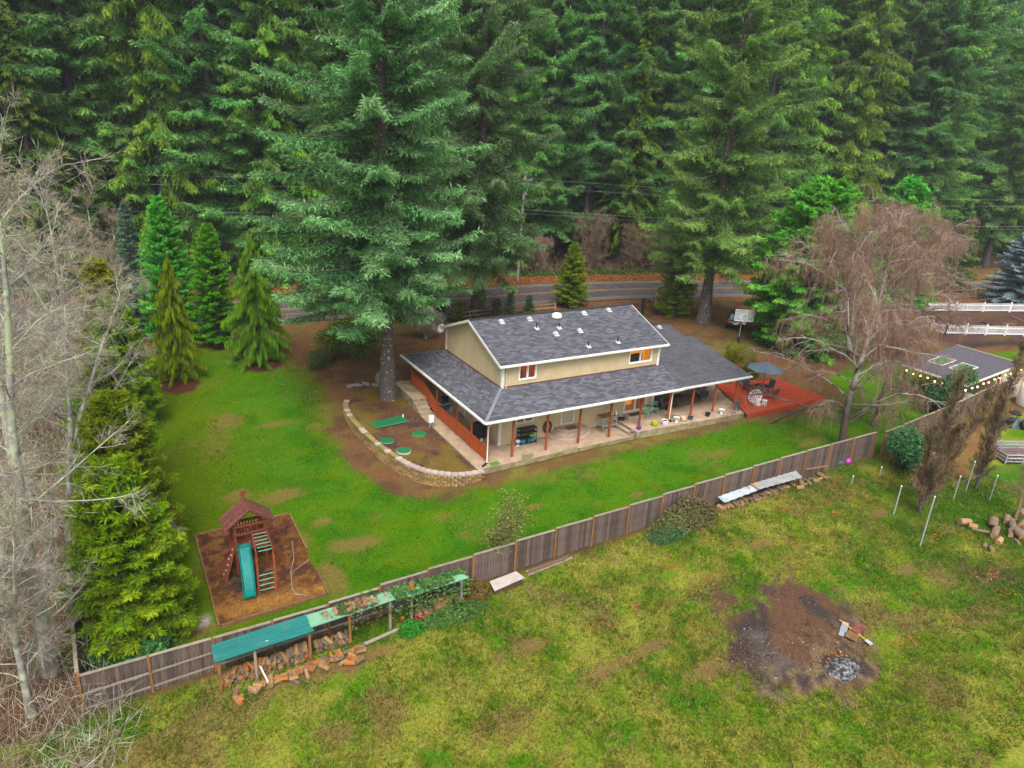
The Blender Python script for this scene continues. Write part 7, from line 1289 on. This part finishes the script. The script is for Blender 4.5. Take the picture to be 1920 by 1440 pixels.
wp(MB().beam((xa, yn-.02, re_-.07), (xr, yn-.02, rr_-.07), .04, .17), 'fascia', M['white'], SH); wp(MB().beam((48.2, yn-.02, rr_-1.07), (xr+.02, yn-.02, rr_-.07), .04, .17), 'fascia', M['white'], SH); wp(MB().beam((xa-.03, yn, re_-.06), (xa-.03, yf2, re_-.06), .04, .15), 'fascia', M['white'], SH)
for y in (-6.6, -4.8):
    x0_, x1_ = 39.0, 40.9; wp(MB().slab([(x0_, y, zx_(x0_)+.06), (x1_, y, zx_(x1_)+.06), (x1_, y+1.2, zx_(x1_)+.06), (x0_, y+1.2, zx_(x0_)+.06)], .05), 'skylight', surf('green_skylight', (.06, .15, .08), (.10, .21, .12), .6, spec=.1), SH)
    wp(MB().beam((x0_, y, zx_(x0_)+.07), (x1_, y, zx_(x1_)+.07), .06, .07).beam((x0_, y+1.2, zx_(x0_)+.07), (x1_, y+1.2, zx_(x1_)+.07), .06, .07).beam((x0_, y, zx_(x0_)+.07), (x0_, y+1.2, zx_(x0_)+.07), .06, .07).beam((x1_, y, zx_(x1_)+.07), (x1_, y+1.2, zx_(x1_)+.07), .06, .07), 'skylight_frame', M['white'], SH)
for x, y in ((37.3, -7.8), (37.3, -3.0), (42.1, -7.8)): wp(MB().span((x-.07, y-.07, sz), (x+.07, y+.07, zx_(x)-.11)), 'post', M['playwood'], SH)
wp(MB().span((44.6, yn+.44, 1.7+sz), (45.3, yn+.495, 2.3+sz)), 'window', col('tan_vent', (.35, .24, .11)), SH)
bulb = glow('warm_bulb', (1.0, .55, .16), 9.0)
pl = [(xa, yf2+.0, re_-.25), (xa, yn, re_-.25)]; SLt = empty('string_lights', (40, -8.1, sz+2.2), 0, 'string of warm bulbs along the shed eaves', 'string lights'); L0 = Vector(SLt.location); wirepts = []
for i in range(9): t = i/8; wirepts.append((xa-.1, yf2-.6+(yn-.1-yf2+.6)*t, re_-.3-.12*math.sin(t*9.4)**2))
for i in range(10): t = (i+1)/10; x = xa+(xr-xa)*t; wirepts.append((x, yn-.1, zx_(x)-.32-.08*(i % 2)))
for i in range(3): x = xr+(i+1)*1.1; wirepts.append((x, yn-.1, zx_(x)-.3))
wp(MB().tube(wirepts, .012, 4, False), 'cable', M['black'], SLt)
for p in wirepts: wp(MB().lathe((p[0], p[1], p[2]-.14), [(0, 0), (.055, .04), (.06, .08), (.03, .13)], 8), 'bulb', bulb, SLt)
HT = empty('hot_tub', (39.6, -6.2, gz(39.6, -6.2)), 0, 'white hot tub under the shed roof', 'hot tub'); MB().box((0, 0, .42), (2.1, 1.9, .84)).build('cabinet', M['white'], HT, .05); MB().box((0, 0, .9), (2.15, 1.95, .1)).build('cover', col('pale_cover', (.50, .56, .54), .6), HT, .03); MB().box((.0, 1.0, 1.25), (2.1, .1, .75)).build('lid_back', col('tub_lid', (.5, .5, .46), .6), HT, .02)
# white tank, tyres, caged trailer
p = at(1930, 760); TK = empty('water_tank', p, .3, 'white rounded tank behind the stacked tyres', 'tank'); MB().lathe((0, 0, 0), [(.95, 0), (1.0, .1), (1.0, 1.5), (.85, 1.85), (.4, 2.05), (0, 2.1)], 26).build('shell', M['vinyl'], TK); MB().lathe((0, 0, 2.05), [(.22, 0), (.22, .08), (0, .1)], 14).build('cap', M['black'], TK)
def tyre(x, y, z, rot, label, r=.36):
    pr = [(r*.58, -.1), (r*.9, -.12), (r, -.07), (r, .07), (r*.9, .12), (r*.58, .1), (r*.62, .0), (r*.58, -.1)]; o = MB().lathe((0, 0, 0), pr, 22).build('tyre', M['rubber'], None, loc=(x, y, z), rot=rot); return tag(o, label, 'tyre')
b0 = at(1888, 800); bx, by, bz = b0
tyre(bx, by, bz+.12, (0, 0, 0), 'bottom tyre of the stack below the shed gable'); tyre(bx+.05, by+.05, bz+.37, (.05, 0, 0), 'middle tyre of the stack below the shed gable'); tyre(bx, by, bz+.62, (0, .06, 0), 'top tyre of the stack below the shed gable', .40); tyre(bx+1.0, by+.1, bz+.14, (0, 0, 0), 'lower tyre under the upright tarp heap'); tyre(bx+1.15, by+.2, bz+.9, (.1, .1, 0), 'tyre lying on top of the green tarp heap', .42); tyre(bx+.75, by-.75, bz+.34, (math.pi/2-.2, 0, .35), 'tyre standing upright against the green tarp', .4)
crumple('tarp', (bx+.75, by-.15), .85, .6, .75, surf('green_tarp', (.03, .06, .05), (.07, .11, .09), .5, 4), 8, 'dark green tarp heaped between the tyres', 'tarp')
tp = [at(1857, 862), at(1908, 880), at(1975, 850), at(1895, 836)]; cx_, cy_ = np.mean([p[0] for p in tp]), np.mean([p[1] for p in tp]); TRz = gz(cx_, cy_)
TR = empty('mesh_trailer', (cx_, cy_, TRz), -.42, 'flat galvanised mesh crate on the grass behind the dead cypress', 'crate')
for z in (.18, .42, .66): MB().beam((-1.9, -1.1, z), (1.9, -1.1, z), .05, .09).beam((-1.9, 1.1, z), (1.9, 1.1, z), .05, .09).build('side_rail', M['galv'], TR); MB().beam((-1.9, -1.1, z), (-1.9, 1.1, z), .05, .09).beam((1.9, -1.1, z), (1.9, 1.1, z), .05, .09).build('end_rail', M['galv'], TR)
for x in (-1.9, -.6, .6, 1.9):
    for y in (-1.1, 1.1): MB().span((x-.03, y-.03, 0), (x+.03, y+.03, .7)).build('stake', M['galv'], TR)
for i in range(18): MB().tube([(-1.85+i*.218, -1.08, .71), (-1.85+i*.218, 1.08, .71)], .009, 4).build('mesh_bar', M['galv'], TR)
for i in range(9): MB().tube([(-1.88, -1.0+i*.25, .715), (1.88, -1.0+i*.25, .715)], .009, 4).build('mesh_bar', M['galv'], TR)
MB().box((0, 0, .12), (3.7, 2.1, .05)).build('floor', M['darkwood'], TR)
scatter_leaves('dry_leaves', 500, lambda g, n: (np.stack([cx_+g.normal(-.3, .7, n), cy_+g.normal(0, .45, n), np.full(n, TRz+.2)+g.random(n)*.2], 1), np.array([0, 0, 1.])), .16, (.16, .05, .04), (.26, .10, .07), 'dry red leaves heaped inside the mesh crate')
# metal posts, log rounds, shovel, fire remains
for i, (pb_, pt_, lab) in enumerate([((1675, 966), (1681, 910), 'galvanised post standing before the forked dead cypress'), ((1725, 1024), (1744, 930), 'tall galvanised post nearest the camera beside the dead cypress'), ((1787, 938), (1796, 893), 'galvanised post with wire between the two dead cypresses'), ((1811, 920), (1823, 865), 'galvanised post just behind the wired one'), ((1855, 939), (1871, 893), 'galvanised post near the bare fruit sapling'), ((1596, 908), (1597, 893), 'short capped pipe stub in the meadow'), ((1649, 892), (1650, 876), 'short pipe stub near the rhododendron'), ((1714, 915), (1715, 870), 'galvanised post among the rhododendron leaves')]):
    p = at(*pb_); h = top_h(p, *pt_); PP = empty('fence_pipe', p, 0, lab, 'post'); MB().tube([(0, 0, -.1), (.02, 0, h)], .035, 8).build('pipe', M['galv'], PP); MB().lathe((.02, 0, h), [(.045, 0), (.045, .05), (0, .08)], 8).build('cap', M['vinyl'], PP)
tag(MB().tube([Vector(at(1778, 938))+Vector((0, 0, 1.2)), Vector(at(1787, 938))+Vector((0, 0, 1.25)), Vector(at(1830, 925))+Vector((0, 0, 1.3)), Vector(at(1856, 939))+Vector((0, 0, 1.35))], .012, 4, False).build('fence_wire', M['wire']), 'wire strung between the galvanised posts', 'wire')
endg = surf('log_end', (.30, .17, .07), (.42, .26, .12), .9, 8); barkl = surf('log_bark', (.13, .085, .06), (.26, .18, .13), .95, 5, .8, stretch=(1, 5, 5), spots=((.16, .15, .03), 2, .6), bdist=.05)
for i, (px, py, L, r, a, el, lab) in enumerate([(1807, 984, .55, .2, 2.8, .1, 'pale split log lying alone on the grass'), (1822, 991, .35, .16, 2.4, .1, 'small dark log beside the pale split one'), (1838, 998, .7, .1, 2.3, 0, 'thin log between the heap and the split one'), (1859, 988, .38, .26, .6, .9, 'upright round at the edge of the log heap'), (1864, 1003, .85, .2, .35, .05, 'large grey log lying in front of the heap'), (1886, 980, .4, .2, .5, .3, 'grey log chunk behind the heap'), (1896, 990, .75, .2, .6, .1, 'yellow mossy log on top of the heap'), (1916, 988, .7, .2, .2, 0, 'dark log at the end of the heap'), (1893, 1003, .6, .14, .5, 0, 'slim dark log under the yellow one'), (1909, 1008, .4, .24, 1.2, .3, 'moss-covered round at the heap front'), (1872, 1019, .4, .17, .2, .1, 'pale cut block in front of the log heap'), (1906, 1018, .3, .1, 1, 0, 'orange chip log beside the mossy round'), (1845, 1027, .22, .12, .4, .3, 'small round stone-like log on the grass'), (1858, 1034, .25, .13, .9, .2, 'small brown log round nearest the meadow'), (1914, 968, .4, .22, .1, .2, 'brown round at the sapling foot'), (1918, 1000, .6, .18, .3, .1, 'yellow-ended log at the photo edge')]):
    p = at(px, py); r *= .82; d = Vector((math.cos(a)*math.cos(el), math.sin(a)*math.cos(el), math.sin(el)))*L/2*1.3; c = Vector(p)+Vector((0, 0, r*1.15+abs(d.z)*.6)); LG = empty('log_round', Vector(p), 0, lab, 'log'); mb = MB(); q = c-Vector(p); mb.tube([q-d, q-d*.3, q+d*.4, q+d], [r*1.2, r*1.28, r*1.2, r*1.15], 10, False); mb.build('bark', [endg if 'pale' in lab else barkl, barkl][i % 2 if 'pale' not in lab else 0], LG)
    for s in (-1, 1): dn = d.normalized()*s; ed = MB(); ed.tube([q+d*s-dn*.02, q+d*s+dn*.006], [r*1.16, r*1.12], 10); ed.build('cut_end', endg, LG)
p0, p1 = at(1572, 1170), at(1622, 1206); SV = empty('shovel', p0, 0, 'yellow-handled shovel lying across scrap boards at the burn patch', 'shovel'); q0, q1 = Vector((0, 0, .25)), Vector(p1)-Vector(p0)+Vector((0, 0, .18)); MB().tube([q0, q1], .022, 8).build('handle', col('yellow_handle', (.60, .32, .02), .4), SV); dd_ = (q1-q0).normalized(); MB().beam(q1, q1+dd_*.3, .22, .02).build('blade', M['galv'], SV, .005); MB().beam(q0-dd_*.12, q0, .1, .03).build('grip', M['black'], SV)
for i, (px, py, w, d_, a, m_, lab) in enumerate([(1583, 1178, .75, .28, .5, 'galv', 'grey metal sheet under the shovel handle'), (1578, 1188, .7, .22, .5, 'galv', 'lower grey metal strip by the shovel'), (1598, 1196, .75, .5, .3, 'timber', 'rusty brown board beneath the shovel'), (1608, 1186, .8, .35, .1, 'playroof', 'reddish scrap board behind the shovel')]): p = at(px, py); tag(MB().box(Vector(p)+Vector((0, 0, .07+.05*i)), (w, d_, .035), a).build('scrap_board', M[m_]), lab, 'board')
ash = at(1578, 1256); crumple('ash_heap', ash, .8, .6, .3, surf('white_ash', (.02, .02, .022), (.36, .36, .37), .95, 6, .9, lo=.45, hi=.66), 9, 'white and black ash heap of the bonfire', 'ash heap'); crumple('charred_heap', at(1560, 1243), .6, .35, .25, surf('charcoal', (.012, .012, .014), (.07, .05, .045), .9, 8, .6, spots=((.36, .09, .01), 5, .62)), 12, 'charred remains with orange scraps behind the ash', 'embers')
scatter_leaves('burnt_scraps', 45, lambda g, n: ((lambda x, y: np.stack([x, y, G(x, y)+.12+g.random(n)*.12], 1))(at(1562, 1238)[0]+g.normal(0, .3, n), at(1562, 1238)[1]+g.normal(0, .14, n)), np.array([0, 0, 1.])), .14, (.30, .06, .015), (.42, .20, .03), 'orange and yellow scraps beside the ash heap', wid=.4)
# ground cover at the verge and ivy bank across the road
scatter_leaves('verge_ivy', 5200, lambda g, n: (lambda x: (lambda y: (np.stack([x, y, G(x, y)+g.random(n)*.35], 1), np.array([0, 0, 1.])))(np.interp(x, [p[0] for p in RL], [p[1] for p in RL])+g.uniform(9.0, 11.5, n)))(g.uniform(27, 62, n)), .22, (.03, .075, .01), (.09, .15, .03), 'low green ivy bank on the far verge', wid=.6)
scatter_leaves('leaf_litter', 9000, lambda g, n: (lambda x: (lambda y: (np.stack([x, y, G(x, y)+.03+g.random(n)*.08], 1), np.array([0, 0, 1.])))(np.interp(x, [p[0] for p in RL], [p[1] for p in RL])+g.uniform(4.6, 9.5, n)))(g.uniform(-25, 80, n)), .22, (.20, .07, .02), (.36, .15, .04), 'orange-brown leaf litter on the far verge', wid=.5)
scatter_leaves('yard_litter', 9000, lambda g, n: (lambda x, y: (np.stack([x, y, G(x, y)+.03], 1), np.array([0, 0, 1.])))(g.uniform(-9, 46, n), g.uniform(14, 30, n)), .13, (.12, .055, .025), (.24, .13, .06), 'brown needles and leaves over the bare yard', wid=.35)

# ================================================================ AIR
hz = MB().span((-2300, -2000, -4), (2400, 3000, 66)).build('haze', None); hz.data.materials.clear()
m, n, l, b_ = newmat('haze_air'); n.remove(b_); pv = n.new('ShaderNodeVolumePrincipled'); pv.inputs['Color'].default_value = (.86, .93, 1.0, 1); pv.inputs['Density'].default_value = .0003; pv.inputs['Anisotropy'].default_value = .1  # thin haze in the air, set denser to lift the forest shadows
l.new(pv.outputs[0], n['Material Output'].inputs['Volume']); hz.data.materials.append(m); tag(hz, 'thin damp winter haze in the air', kind='stuff')
SC.cycles.volume_bounces = 0
